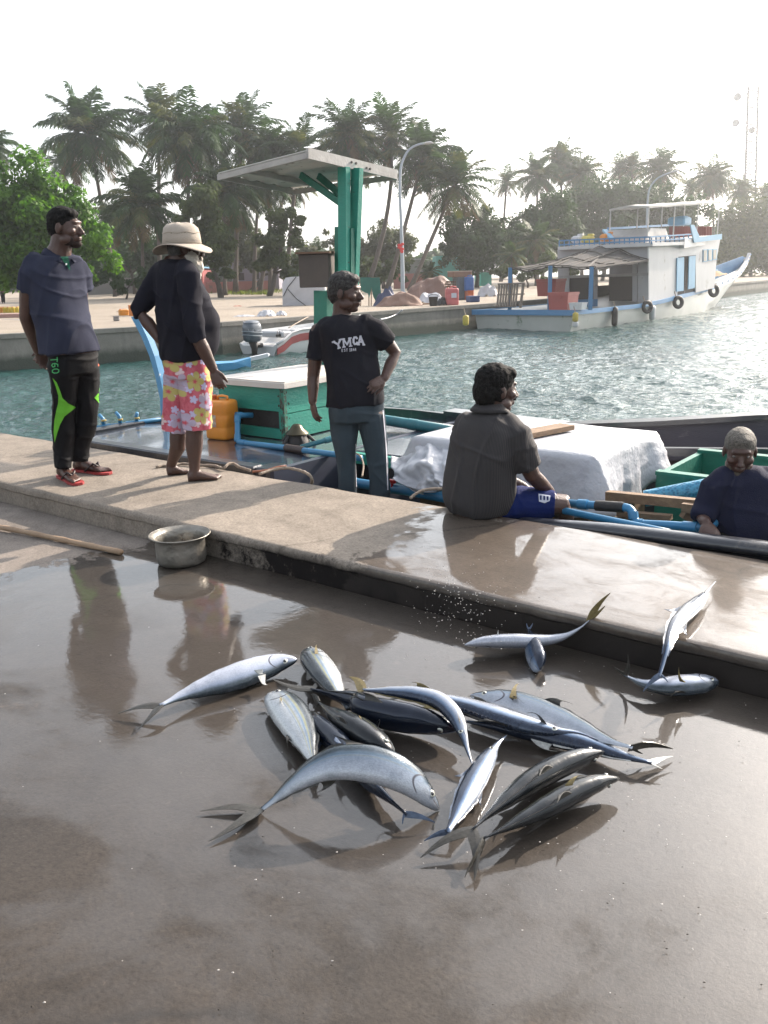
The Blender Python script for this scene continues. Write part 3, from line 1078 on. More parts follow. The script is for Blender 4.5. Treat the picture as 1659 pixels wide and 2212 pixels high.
# 14 the fish by the kerb
Y14 = P(1155, 1412, 0).y
fish('blue fish pointing away, half hidden under the pale fish at the kerb',
     zc([(540, 520, .03), (520, 470, .035), (500, 410, .05), (490, 360, .06), (480, 330, .06)], .03), 'jack', H=.045, side=1, roll=60, mt=FM_NDB,
     tail=zc([(470, 300, .08), (500, 300, .08)], .08), pec=0, eye=0, finm=FN_BLU, dorsal=False)
fish('pale bellied fish in front of the kerb with its tail flicked up',
     zy(ZC, [(163, 408), (260, 392), (400, 387), (540, 386), (650, 366), (730, 325), (778, 285)]), 'runner', H=.048, Y=Y14, dvec=(0, .9, -.5), mt=FM_BEL,
     tail=zy(ZC, [(882, 148), (856, 212)]), pec=0, finm=FN_YEL, dorsal=False, tipfin=[(*zy(ZC, [(318, 372), (345, 374), (330, 332)]), FN_PALE)])
# 16 fish at the kerb foot, right
fish('pale fish with upright yellow fin at the kerb foot, head right',
     zc([(1420, 592), (1340, 596), (1240, 606), (1140, 612), (1060, 602), (1000, 578), (955, 556)], .045), 'jack', H=.046, side=-1, roll=-10, mt=FM_BEL,
     tail=zc([(905, 515, .05), (972, 452, .14)], .05), pec=0, finm=FN_DARK, tipfin=[(*zc([(1225, 585, .08), (1252, 590, .08), (1220, 515, .14)], .09), FN_YEL)])
# 15 needle billed fish sliding over the kerb
fish('slender billed fish hanging head up over the kerb edge',
     zc([(1402, 92, .19), (1360, 140, .19), (1320, 190, .185), (1255, 248, .195), (1195, 320, .205), (1162, 420, .19), (1140, 500, .15), (1122, 562, .12)], .19), 'bill', H=.030, side=1, roll=20, mt=FM_NDB, wr=.8,
     tail=zc([(1045, 636, .085), (1168, 590, .10)], .1), pec=2, finm=FN_BLU, pecm=FN_PALE, pecat=.24)
# ================================================================== TREES
def leaf_mat(name, c1, c2, trans=.45, tcol=None, rough=.5):
    m = bpy.data.materials.new(name)
    m.use_nodes = True
    N, L = m.node_tree.nodes, m.node_tree.links
    N.clear()
    geo = N.new('ShaderNodeNewGeometry')
    r = N.new('ShaderNodeValToRGB')
    r.color_ramp.elements[0].color = rgb(c1)
    r.color_ramp.elements[1].color = rgb(c2)
    tc = N.new('ShaderNodeTexCoord')
    nz = N.new('ShaderNodeTexNoise')
    nz.inputs['Scale'].default_value = .9
    L.new(tc.outputs['Object'], nz.inputs['Vector'])
    ad = N.new('ShaderNodeMath'); ad.operation = 'MULTIPLY_ADD'
    ad.inputs[1].default_value = .5
    sb = N.new('ShaderNodeMath'); sb.operation = 'MULTIPLY_ADD'
    sb.inputs[1].default_value = 1.6; sb.inputs[2].default_value = -.55
    L.new(nz.outputs['Fac'], sb.inputs[0])
    L.new(geo.outputs['Random Per Island'], ad.inputs[0])
    L.new(sb.outputs[0], ad.inputs[2])
    L.new(ad.outputs[0], r.inputs[0])
    p = N.new('ShaderNodeBsdfPrincipled')
    p.inputs['Roughness'].default_value = rough + .15
    p.inputs['Specular IOR Level'].default_value = .18
    L.new(r.outputs[0], p.inputs['Base Color'])
    t = N.new('ShaderNodeBsdfTranslucent')
    mg = N.new('ShaderNodeMixRGB')
    mg.blend_type = 'MULTIPLY'
    mg.inputs[0].default_value = 1
    mg.inputs[2].default_value = rgb(tcol or (1.5, 1.7, .7))
    L.new(r.outputs[0], mg.inputs[1])
    L.new(mg.outputs[0], t.inputs[0])
    mx = N.new('ShaderNodeMixShader')
    mx.inputs[0].default_value = trans
    o = N.new('ShaderNodeOutputMaterial')
    L.new(p.outputs[0], mx.inputs[1])
    L.new(t.outputs[0], mx.inputs[2])
    L.new(mx.outputs[0], o.inputs[0])
    return m
LM_PALM = leaf_mat('palm_frond', (.015, .036, .013), (.050, .088, .028), .28, (1.1, 1.5, .5), .42)
LM_PALMY = leaf_mat('palm_frond_yellow', (.035, .055, .018), (.11, .12, .04), .32, (1.3, 1.3, .5), .45)
LM_DEAD = leaf_mat('palm_skirt', (.07, .05, .03), (.16, .12, .06), .2, (1, 1, .8), .8)
LM_ALM = leaf_mat('almond_leaf', (.024, .068, .012), (.105, .205, .028), .45, (1.5, 1.8, .6), .38)
LM_DARK = leaf_mat('dark_leaf', (.011, .032, .011), (.036, .076, .020), .25, None, .5)
LM_OLIVE = leaf_mat('olive_leaf', (.024, .042, .016), (.075, .098, .032), .3, None, .55)
LM_GREY = leaf_mat('grey_leaf', (.045, .052, .032), (.10, .11, .07), .3, None, .6)
BARK = mat('palm_bark', (.13, .11, .09), .9, col2=(.06, .05, .045), scale=3, stretch=(2, 2, 9), bump=.8, bscale=12)
BARK2 = mat('tree_bark', (.10, .085, .07), .9, col2=(.045, .04, .035), scale=4, bump=.8, bscale=10)

def palm_crown(seed, n=26, R=4.0, droop=1.0, wind=.25):
    """returns builders (green, yellow/dead) in local coords around the crown's growing point"""
    rnd = random.Random(seed)
    g, y = MB(), MB()
    for i in range(n):
        t = i / n
        az = i * 2.399 + rnd.uniform(-.25, .25)
        elev = radians(82 - 130 * t ** .9 + rnd.uniform(-9, 9))
        L = R * rnd.uniform(.85, 1.1) * (1.0 if t < .8 else .85) * (.75 + .25 * min(1, t * 4))
        d = Vector((cos(az) * cos(elev), sin(az) * cos(elev), sin(elev)))
        b = g if (t < .84 or rnd.random() < .3) else y
        b.use(1 if (b is g and rnd.random() < .22) else 0)
        pts = [Vector((0, 0, 0))]
        nseg = 12
        dirv = d.copy()
        for k in range(nseg):
            dirv = (dirv + Vector((wind * .035, -wind * .01, -.105 * droop * (.35 + k / nseg * 1.2)))).normalized()
            pts.append(pts[-1] + dirv * L / nseg)
        b.tube(pts, [.05 * (1 - .85 * k / nseg) for k in range(nseg + 1)], 3, caps=False)
        # leaflets
        side0 = dirv.cross(Vector((0, 0, 1)))
        m = 38
        for q in range(m):
            f = .10 + .9 * q / m
            x = f * nseg
            k = min(int(x), nseg - 1)
            p = pts[k].lerp(pts[k + 1], x - k)
            dr = (pts[k + 1] - pts[k]).normalized()
            sd = dr.cross(Vector((0, 0, 1)))
            if sd.length < .15:
                sd = Vector((cos(az + 1.57), sin(az + 1.57), 0))
            sd.normalize()
            up = sd.cross(dr)
            ll = L * .30 * (sin(pi * min(1, .12 + f * .86)) ** .6 + .06) * rnd.uniform(.8, 1.1)
            for s in (-1, 1):
                a = radians(rnd.uniform(36, 56))
                v = (dr * cos(a) + sd * s * sin(a) + up * .18 - Vector((0, 0, rnd.uniform(.15, .55) * droop))).normalized()
                e1 = p + v * ll * .55
                v2 = (v - Vector((0, 0, .5 * droop))).normalized()
                e2 = e1 + v2 * ll * .5
                w = dr * .066
                b.add([p - w * .5, p + w * .5, e1 + w * .9, e1 - w * .9, e2], [(0, 1, 2, 3), (3, 2, 4)])
    return g, y
_crowns = []
def crown_mesh(k):
    while len(_crowns) <= k:
        i = len(_crowns)
        spec = [(1, 50, 4.0, 1.1, .5), (2, 40, 4.0, .85, .2), (3, 60, 4.0, 1.35, .4), (4, 34, 4.0, .8, .6), (5, 48, 4.0, 1.2, -.2), (6, 32, 4.0, .95, .3)][i]
        g, y = palm_crown(*spec)
        rnd = random.Random(i * 7 + 1)
        # boot of old leaf bases and nuts
        y.use(0)
        _crowns.append((g, y, i))
    return _crowns[k]
_palm_src = {}
def palm(cx, cy, r, base=None, Y=None, var=0, rot=0.0, label='', group='coconut palms behind the far quay', lean=None, mid=None, wide=1.0):
    """crown centre and radius in photo units; base=(x,y) of the trunk foot"""
    if base is not None and Y is None:
        b = P(base[0], base[1], 0)
        Y = b.y
    else:
        bx = base[0] if base else cx + (lean or 0)
        b = PY(bx, 620, Y)
        b.z = 0
    top = PY(cx, cy, Y)
    sc = r * Y / FOC / 4.0 * 1.32
    root = thing('palm_tree', label, 'palm tree', b, group)
    mb = MB()
    n = 12
    mx = PY(mid[0], mid[1], Y) if mid else None
    pts = []
    for i in range(n + 1):
        t = i / n
        if mx is not None:
            c = 2 * mx - (b + top) / 2
            p = b * (1 - t) ** 2 + c * 2 * t * (1 - t) + top * t * t
        else:
            k = t * t * .6 + t * .4
            p = Vector((b.x + (top.x - b.x) * (k * .6 + t * .4), b.y, top.z * t))
        pts.append(p)
    h = (top - b).length
    r0 = min(.26, .11 + h * .009)
    rad = [r0 * (1.35 - .35 * min(1, i / 1.5)) * (1 - .42 * i / n) for i in range(n + 1)]
    mb.tube(pts, rad, 8)
    mb.build('trunk', BARK, root, smooth=True)
    var = var % 6
    if var not in _palm_src:
        g, y, _ = crown_mesh(var)
        if not y.v:
            y.add([(0, 0, 0), (.01, 0, 0), (0, .01, 0)], [(0, 1, 2)])
        # heart of the crown: old boots and nuts
        rnd = random.Random(var)
        hm = MB()
        hm.tube([(0, 0, -.9), (0, 0, -.3), (0, 0, .35)], [.17, .30, .10], 7)
        for i in range(9):
            a = rnd.uniform(0, 6.28)
            hm.ball((cos(a) * .33, sin(a) * .33, rnd.uniform(-.7, -.25)), (.14, .14, .17), 6, 5)
        o1 = g.build('crown', [LM_PALM, LM_PALMY], None, fix=False)
        o2 = y.build('dead_fronds', LM_DEAD, None, fix=False)
        o3 = hm.build('crown_heart', LM_DEAD if False else BARK, None)
        _palm_src[var] = (o1, o2, o3)
        src = (o1, o2, o3)
    else:
        src = tuple(o.copy() for o in _palm_src[var])
        for o in src:
            C.link(o)
    for o in src:
        o.parent = root
        o.location = top - b
        o.scale = (sc * wide, sc * wide, sc)
        o.rotation_euler = (0, 0, rot)
    return root

def foliage(blobs, n, size, seed, spread=.35, flat=.5):
    """numpy leaf clumps on the shells of many small lobes; blobs: (centre, radius vec)"""
    rs = np.random.RandomState(seed)
    V, F = [], []
    # secondary lobes
    cs, rr = [], []
    for c, r in blobs:
        k = max(8, int(16 * (r[0] * r[2]) / 4))
        for _ in range(min(k, 90)):
            d = rs.normal(size=3)
            d /= np.linalg.norm(d)
            q = rs.uniform(.15, 1.0) ** .6
            cs.append(np.array(c) + d * np.array(r) * q)
            rr.append(min(r) * rs.uniform(.25, .6))
    cs, rr = np.array(cs), np.array(rr)
    w = rr ** 2
    idx = rs.choice(len(cs), n, p=w / w.sum())
    d = rs.normal(size=(n, 3))
    d /= np.linalg.norm(d, axis=1)[:, None]
    rad = rr[idx] * (1.12 - .75 * rs.rand(n) ** 1.6)
    p = cs[idx] + d * rad[:, None] * np.array([1, 1, .8])
    nrm = d + rs.normal(size=(n, 3)) * .55 + np.array([0, 0, flat])
    nrm /= np.linalg.norm(nrm, axis=1)[:, None]
    a = np.cross(nrm, rs.normal(size=(n, 3)))
    a /= np.linalg.norm(a, axis=1)[:, None] + 1e-9
    b = np.cross(nrm, a)
    s = size * rs.uniform(.6, 1.3, n)[:, None]
    pts = np.stack([p - a * s * .5, p - b * s * .30, p + a * s * .62 - nrm * s * .12, p + b * s * .30], axis=1).reshape(-1, 3)
    f = np.arange(n * 4).reshape(n, 4)
    return pts, f
def np_mesh(name, pts, f, mat_, parent):
    me = bpy.data.meshes.new(name)
    base = np.array(world_loc(parent)) if parent is not None else 0
    pts = pts - base
    me.vertices.add(len(pts))
    me.vertices.foreach_set('co', pts.astype(np.float32).ravel())
    k = f.shape[1]
    me.loops.add(f.size)
    me.loops.foreach_set('vertex_index', f.astype(np.int32).ravel())
    me.polygons.add(len(f))
    me.polygons.foreach_set('loop_start', (np.arange(len(f)) * k).astype(np.int32))
    me.update(calc_edges=True)
    me.validate()
    me.materials.append(mat_)
    o = bpy.data.objects.new(name, me)
    C.link(o)
    o.parent = parent
    return o
def tree(label, Y, blobs, base, lm, n=3500, size=.3, seed=1, group=None, name='leafy_tree', cat='tree', limbs=5, tr=.2):
    """blobs: (x, y, rx, ry) in photo units at depth Y; base: x of trunk foot"""
    b = PY(base, 620, Y)
    b.z = 0
    root = thing(name, label, cat, b, group)
    k = Y / FOC
    bl = []
    rnd = random.Random(seed)
    for (x, y, rx, ry) in blobs:
        c = PY(x, y, Y + rnd.uniform(-.4, .4) * rx * k)
        bl.append((tuple(c), (rx * k, rx * k * .9, ry * k)))
    n = int(n * 1.7)
    pts, f = foliage(bl, n, size * 1.12, seed)
    pts[:, 2] = np.maximum(pts[:, 2], .05)
    np_mesh('crown', pts, f, lm, root)
    mb = MB()
    cen = sum((Vector(c) for c, _ in bl), Vector()) / len(bl)
    fork = b.lerp(cen, .45)
    fork.z = max(fork.z, .5)
    mb.tube([b, b.lerp(fork, .5) + Vector((.1, 0, 0)), fork], [tr * 1.3, tr, tr * .8], 8)
    for i in range(limbs):
        c, r = bl[i % len(bl)]
        e = Vector(c) + Vector((rnd.uniform(-.6, .6) * r[0], rnd.uniform(-.5, .5) * r[1], rnd.uniform(-.2, .6) * r[2]))
        m_ = fork.lerp(e, .5) + Vector((rnd.uniform(-.2, .2), 0, rnd.uniform(0, .3)))
        mb.tube([fork, m_, e], [tr * .6, tr * .35, tr * .1], 6)
    mb.build('trunk', BARK2, root, smooth=True)
    return root

random.seed(5)
GP = 'coconut palms behind the far quay'
palm(191, 292, 92, base=(252, 640), var=0, rot=.4, label='tallest palm at the left, above the bright green leafy tree', group=GP)
palm(-22, 318, 50, Y=80, var=4, rot=1.0, label='palm cut off by the left edge, only one frond tip showing', group=GP)
palm(140, 352, 48, Y=105, var=3, rot=2.0, label='thin palm half hidden behind the tallest left palm', group=GP)
palm(345, 262, 66, Y=92, var=1, rot=.2, label='palm with upright fronds behind the dense bushy palm above the hat man', group=GP)
palm(408, 305, 88, Y=82, var=2, rot=1.2, label='dense bushy palm with yellowish fronds above the man in the hat', group=GP)
palm(308, 450, 82, Y=78, var=0, rot=2.2, label='short palm between the two standing men at left', group=GP)
palm(246, 470, 46, Y=88, var=4, rot=.8, label='small palm right of the bright green leafy tree', group=GP)
palm(523, 284, 70, Y=88, base=(508, 630), var=1, rot=2.9, label='palm with a tall pointed crown left of the white canopy', group=GP)
palm(584, 330, 62, Y=86, var=2, rot=.5, label='palm with crown just above the left tip of the white canopy', group=GP)
palm(648, 325, 60, Y=84, base=(618, 600), var=3, rot=1.7, label='thin palm directly behind the white canopy, trunk leaning right', group=GP)
palm(485, 420, 72, Y=80, var=2, rot=3.0, label='low drooping palm under the left end of the white canopy', group=GP)
palm(560, 400, 58, Y=84, base=(548, 620), var=4, rot=.1, label='drooping palm behind the white canopy underside', group=GP)
palm(625, 395, 50, Y=90, base=(560, 600), var=0, rot=4.1, label='palm with leaning trunk seen below the canopy', group=GP)
palm(754, 290, 72, Y=80, base=(742, 620), var=5, rot=.9, label='palm rising right above the green posts', group=GP)
palm(757, 330, 66, Y=81, base=(747, 620), var=2, rot=2.4, label='bushy palm behind the green posts, under a taller crown', group=GP)
palm(842, 292, 68, base=(789, 614), Y=82, var=3, rot=.3, mid=(838, 450), label='slender palm with a long curved trunk left of the street lamp', group=GP)
palm(912, 345, 74, base=(835, 612), Y=80, var=0, rot=5.2, mid=(880, 470), label='palm behind the near street lamp, trunk leaning right', group=GP)
palm(981, 402, 74, base=(884, 622), Y=78, var=1, rot=4.4, mid=(948, 480), label='strongly leaning palm right of the near street lamp', group=GP)
palm(1094, 394, 31, base=(1082, 560), Y=130, var=3, rot=1.1, label='small lone palm standing against the white sky, mid right', group=GP)
palm(1160, 382, 46, Y=120, var=0, rot=.2, label='leftmost palm of the hazy cluster behind the big boat', group=GP)
palm(1212, 350, 44, Y=125, var=2, rot=1.9, label='tallest palm of the hazy cluster behind the big boat', group=GP)
palm(1256, 378, 46, Y=122, var=4, rot=2.9, label='rightmost palm of the hazy cluster behind the big boat', group=GP)
palm(1338, 366, 30, Y=135, var=3, rot=.7, label='small hazy palm poking out above the round green tree', group=GP)
palm(1366, 362, 32, Y=134, var=1, rot=2.7, label='second small hazy palm above the round green tree', group=GP)
palm(1427, 370, 46, Y=125, var=0, rot=3.9, label='hazy palm beside the far street lamp', group=GP)
palm(1492, 408, 24, Y=140, var=5, rot=1.3, label='tiny pale palm right of the far street lamp', group=GP)
palm(1539, 386, 42, Y=130, var=2, rot=.6, label='hazy palm above the big boat bow canopy', group=GP)
palm(1600, 412, 32, Y=135, var=4, rot=5.6, label='pale palm below the radio mast', group=GP)
palm(1654, 428, 32, Y=135, var=1, rot=2.0, label='pale palm cut by the right edge', group=GP)
palm(1158, 520, 46, Y=85, var=5, rot=.4, wide=1.1, label='low young palm in front of the dark trees left of the big boat', group='young palms')
palm(1105, 552, 30, Y=80, var=3, rot=2.4, label='low yellow green palm by the turquoise wall', group='young palms')
palm(531, 545, 22, Y=120, var=4, rot=.3, label='tiny distant palm above the lilac building', group='young palms')
palm(682, 545, 28, Y=100, var=3, rot=1.4, label='young bright palm behind the white tarp bundle', group='young palms')
palm(928, 588, 26, Y=84, var=5, rot=.4, label='young palm beside the turquoise building', group='young palms')

tree('big bright green leafy tree at the left edge', 52, [(15, 400, 75, 70), (80, 440, 75, 60), (90, 520, 80, 70), (0, 520, 95, 90), (165, 470, 55, 50), (190, 530, 60, 48), (222, 560, 42, 34), (120, 420, 55, 40), (60, 580, 95, 34), (165, 585, 55, 26), (-60, 470, 80, 110), (215, 500, 30, 26)], 88, LM_ALM, 21000, .27, 3, tr=.3, limbs=10)
tree('olive leafy tree with leaning trunk right of the man in the hat', 70, [(440, 450, 45, 50), (468, 520, 42, 60), (425, 540, 38, 50), (470, 590, 28, 30), (400, 470, 35, 40)], 476, LM_OLIVE, 6500, .30, 4)
tree('thin olive tree in front of the lilac building', 72, [(600, 510, 40, 42), (585, 560, 35, 38), (630, 480, 24, 22), (620, 570, 30, 30)], 580, LM_OLIVE, 4200, .28, 5)
tree('sparse grey green tree behind the green post', 95, [(840, 520, 44, 40), (800, 550, 40, 34), (860, 560, 40, 30), (720, 520, 24, 34)], 830, LM_GREY, 3600, .34, 6)
tree('low leafy bush at the foot of the leaning palms', 84, [(800, 585, 42, 26), (850, 588, 44, 26), (770, 580, 26, 24)], 812, LM_OLIVE, 2600, .3, 7, name='leafy_bush', cat='bush', limbs=3, tr=.1)
tree('dark round tree between leaning palm and turquoise building', 88, [(1000, 500, 42, 40), (1040, 480, 44, 36), (1045, 540, 55, 46), (985, 545, 36, 36), (1075, 510, 36, 40)], 1030, LM_DARK, 7000, .34, 8)
tree('dark tree left of the big boat cabin', 92, [(1150, 470, 50, 40), (1195, 470, 50, 50), (1110, 530, 45, 46), (1170, 545, 60, 40), (1230, 520, 40, 50)], 1170, LM_DARK, 7500, .36, 9)
tree('broad dark tree behind the big boat roof', 110, [(1260, 450, 55, 50), (1310, 430, 60, 46), (1360, 450, 60, 50), (1290, 500, 80, 50), (1400, 440, 45, 40)], 1300, LM_DARK, 9000, .4, 10)
tree('leafy tree behind the far street lamp', 112, [(1430, 450, 45, 45), (1470, 480, 45, 40), (1500, 450, 34, 34), (1400, 500, 60, 45)], 1440, LM_DARK, 6000, .4, 11)
tree('hazy leafy tree at the right edge', 120, [(1610, 500, 60, 50), (1655, 490, 50, 55), (1570, 470, 36, 36), (1590, 560, 70, 40), (1660, 560, 60, 40)], 1620, LM_OLIVE, 8000, .42, 12)
tree('low dark shrubs behind the blue awning of the big boat', 78, [(1130, 585, 50, 20), (1190, 580, 60, 24), (1080, 582, 30, 18)], 1140, LM_OLIVE, 3000, .28, 13, name='leafy_bush', cat='bush', limbs=3, tr=.08)
tree('shrub at the foot of the palms left of the hat man', 74, [(270, 600, 60, 26), (220, 590, 45, 26), (330, 600, 50, 22)], 270, LM_DARK, 2600, .28, 14, name='leafy_bush', cat='bush', limbs=3, tr=.08)
tree('dark undergrowth tree behind the palms at left', 100, [(240, 540, 60, 40), (300, 545, 60, 40), (360, 540, 60, 44), (200, 520, 40, 40)], 290, LM_DARK, 5000, .4, 15)
tree('dark leafy tree between the two palms behind the canopy', 98, [(520, 500, 40, 40), (545, 560, 40, 36), (660, 560, 36, 30), (700, 575, 30, 26)], 540, LM_GREY, 4000, .36, 16)

# ---- distant mass of trees closing the view (nobody could count it)
pts_all, f_all, o_ = [], [], 0
bl = []
rnd = random.Random(77)
for i in range(46):
    x = -120 + i * 42
    Y = 165 + (i % 3) * 8
    k = Y / FOC
    c = PY(x, 572 - rnd.uniform(0, 20) - (22 if x > 1000 else 0) + (18 if x < 1000 else 0), Y)
    bl.append((tuple(c), (42 * k, 3, 40 * k)))
pts, f = foliage(bl, 38000, 1.4, 33, flat=0)
w = np_mesh('distant_woodland', pts, f, LM_DARK, None)
tag(w, label='distant green woodland closing the view behind the palms', kind='stuff', cat='woodland')

# ---- grass along the sand edge
rs = np.random.RandomState(9)
def grass_patch(rects, n, seed, hgt=.32):
    rs = np.random.RandomState(seed)
    P_, F_ = [], []
    for k in range(n):
        x0, x1, y0, y1 = rects[rs.randint(len(rects))]
        p = P(rs.uniform(x0, x1), rs.uniform(y0, y1), 0)
        h = hgt * rs.uniform(.5, 1.3)
        a = rs.uniform(0, 6.28)
        w = Vector((cos(a), sin(a), 0)) * .05
        t = p + Vector((rs.normal() * .12, rs.normal() * .12, h))
        o = len(P_)
        P_ += [p - w, p + w, t]
        F_.append((o, o + 1, o + 2))
    return np.array([tuple(p) for p in P_]), np.array(F_)
LM_GRASS = leaf_mat('grass_blade', (.06, .085, .02), (.16, .17, .05), .4, None, .6)
pts, f = grass_patch([(440, 700, 622, 634), (490, 590, 622, 637), (860, 1010, 614, 622), (150, 330, 628, 636)], 6500, 3)
o = np_mesh('grass', pts, f, LM_GRASS, None)
tag(o, label='dry green grass growing along the sand behind the quay', kind='stuff', cat='grass')
# ================================================================== PEOPLE
from mathutils.bvhtree import BVHTree
from mathutils.geometry import tessellate_polygon
UP = Vector((0, 0, 1))

def remeshed(mb, name, mt, parent, voxel=.007, smooth=3, disp=None, fac=.5):
    me = bpy.data.meshes.new('tmp')
    me.from_pydata([tuple(v) for v in mb.v], [], mb.f)
    fix_normals(me)
    o = bpy.data.objects.new('tmp', me)
    C.link(o)
    r = o.modifiers.new('r', 'REMESH')
    r.mode = 'VOXEL'
    r.voxel_size = voxel
    r.use_smooth_shade = True
    s = o.modifiers.new('s', 'SMOOTH')
    s.iterations = smooth
    s.factor = fac
    dg = bpy.context.evaluated_depsgraph_get()
    m2 = bpy.data.meshes.new_from_object(o.evaluated_get(dg))
    bpy.data.objects.remove(o)
    bpy.data.meshes.remove(me)
    if disp:
        n = len(m2.vertices)
        co = np.zeros(n * 3, dtype=np.float32)
        m2.vertices.foreach_get('co', co)
        co = co.reshape(-1, 3)
        nr = np.zeros(n * 3, dtype=np.float32)
        m2.vertices.foreach_get('normal', nr)
        nr = nr.reshape(-1, 3)
        d = np.array([disp(Vector(p), Vector(q)) for p, q in zip(co, nr)], dtype=np.float32)
        co = co + nr * d[:, None]
        m2.vertices.foreach_set('co', co.ravel())
    base = np.array(world_loc(parent), dtype=np.float32) if parent is not None else np.zeros(3, dtype=np.float32)
    n = len(m2.vertices)
    co = np.zeros(n * 3, dtype=np.float32)
    m2.vertices.foreach_get('co', co)
    world_co = co.reshape(-1, 3)
    m2.vertices.foreach_set('co', (world_co - base).ravel())
    m2.materials.clear()
    m2.materials.append(mt)
    m2.polygons.foreach_set('use_smooth', [True] * len(m2.polygons))
    m2.name = name
    m2.update()
    ob = bpy.data.objects.new(name, m2)
    C.link(ob)
    ob.parent = parent
    return ob

def bvh_of(o):
    base = world_loc(o.parent) if o.parent else Vector(o.location)
    vs = [v.co + base for v in o.data.vertices]
    return BVHTree.FromPolygons(vs, [tuple(p.vertices) for p in o.data.polygons])

def decal(polys, bvh, name, mt, parent, off=.0025, step=4.0, pxmap=None):
    """polygons given on the photo, laid onto the cloth they are printed on"""
    mb = MB()
    eye = Vector((0, 0, CH))
    for poly in polys:
        if pxmap:
            poly = [pxmap(*p) for p in poly]
        tris = tessellate_polygon([[Vector((p[0], p[1], 0)) for p in poly]])
        stack = [tuple(Vector((poly[i][0], poly[i][1])) for i in t) for t in tris]
        out = []
        while stack:
            a, b, c = stack.pop()
            e = [(a - b).length, (b - c).length, (c - a).length]
            m = max(e)
            if m <= step:
                out.append((a, b, c))
                continue
            if m == e[0]:
                q = (a + b) / 2; stack += [(a, q, c), (q, b, c)]
            elif m == e[1]:
                q = (b + c) / 2; stack += [(a, b, q), (a, q, c)]
            else:
                q = (c + a) / 2; stack += [(a, b, q), (q, b, c)]
        cache = {}
        def hit(p):
            k = (round(p.x, 2), round(p.y, 2))
            if k not in cache:
                d = ray(p.x, p.y).normalized()
                loc, nrm, idx, dist = bvh.ray_cast(eye, d)
                cache[k] = None if loc is None else loc - d * off + nrm * off * .3
            return cache[k]
        for t in out:
            h = [hit(p) for p in t]
            if all(x is not None for x in h) and max((h[0] - h[1]).length, (h[1] - h[2]).length) < .12:
                mb.tri(*h)
    if not mb.v:
        return None
    return mb.build(name, mt, parent, smooth=False, fix=False)

# stroke lettering: unit box 0..1 x 0..1 (y down)
GLY = {
 'Y': [((.0, .0), (.5, .5)), ((1, .0), (.5, .5)), ((.5, .5), (.5, 1))], 'M': [((.08, 1), (.08, 0)), ((.08, 0), (.5, .75)), ((.5, .75), (.92, 0)), ((.92, 0), (.92, 1))],
 'C': [((.95, .22), (.7, .04)), ((.7, .04), (.3, .04)), ((.3, .04), (.06, .3)), ((.06, .3), (.06, .7)), ((.06, .7), (.3, .96)), ((.3, .96), (.7, .96)), ((.7, .96), (.95, .78))],
 'A': [((.02, 1), (.5, 0)), ((.5, 0), (.98, 1)), ((.22, .66), (.78, .66))], 'E': [((.1, 0), (.1, 1)), ((.1, .04), (.9, .04)), ((.1, .5), (.75, .5)), ((.1, .96), (.9, .96))],
 'S': [((.9, .15), (.6, .03)), ((.6, .03), (.2, .08)), ((.2, .08), (.12, .35)), ((.12, .35), (.88, .62)), ((.88, .62), (.8, .92)), ((.8, .92), (.4, .97)), ((.4, .97), (.1, .85))],
 'T': [((.0, .05), (1, .05)), ((.5, .0), (.5, 1))], '1': [((.25, .2), (.55, 0)), ((.55, 0), (.55, 1)), ((.25, 1), (.85, 1))],
 '8': [((.25, .05), (.75, .05)), ((.75, .05), (.85, .3)), ((.85, .3), (.2, .65)), ((.2, .65), (.25, .95)), ((.25, .95), (.75, .95)), ((.75, .95), (.82, .65)), ((.82, .65), (.15, .3)), ((.15, .3), (.25, .05))],
 '4': [((.7, 1), (.7, 0)), ((.7, 0), (.05, .68)), ((.05, .68), (1, .68))],
 '6': [((.8, .08), (.35, .08)), ((.35, .08), (.1, .5)), ((.1, .5), (.15, .85)), ((.15, .85), (.5, .98)), ((.5, .98), (.88, .8)), ((.88, .8), (.8, .52)), ((.8, .52), (.15, .52))],
 '0': [((.3, .02), (.7, .02)), ((.7, .02), (.95, .3)), ((.95, .3), (.95, .7)), ((.95, .7), (.7, .98)), ((.7, .98), (.3, .98)), ((.3, .98), (.05, .7)), ((.05, .7), (.05, .3)), ((.05, .3), (.3, .02))],
 '5': [((.85, .03), (.2, .03)), ((.2, .03), (.15, .45)), ((.15, .45), (.7, .45)), ((.7, .45), (.88, .7)), ((.88, .7), (.7, .97)), ((.7, .97), (.1, .92))],
 'H': [((.1, 0), (.1, 1)), ((.9, 0), (.9, 1)), ((.1, .5), (.9, .5))],
}
def strokes(ch, o, ux, uy, th, serif=0.0):
    """quads for a letter; o = top-left, ux/uy = edge vectors (photo units)"""
    o, ux, uy = Vector(o), Vector(ux), Vector(uy)
    out = []
    def bar(a, b, w):
        A = o + ux * a[0] + uy * a[1]
        B = o + ux * b[0] + uy * b[1]
        d = (B - A).normalized()
        n = Vector((-d.y, d.x)) * w / 2
        e = d * w * .35
        out.append([tuple(A - e - n), tuple(B + e - n), tuple(B + e + n), tuple(A - e + n)])
    for a, b in GLY[ch]:
        bar(a, b, th)
    if serif:
        for (x, y) in {'Y': [(0, 0), (1, 0), (.5, 1)], 'M': [(.08, 1), (.92, 1), (.08, 0), (.92, 0)], 'A': [(.02, 1), (.98, 1)], 'C': []}.get(ch, []):
            bar((x - serif, y), (x + serif, y), th * .8)
    return out

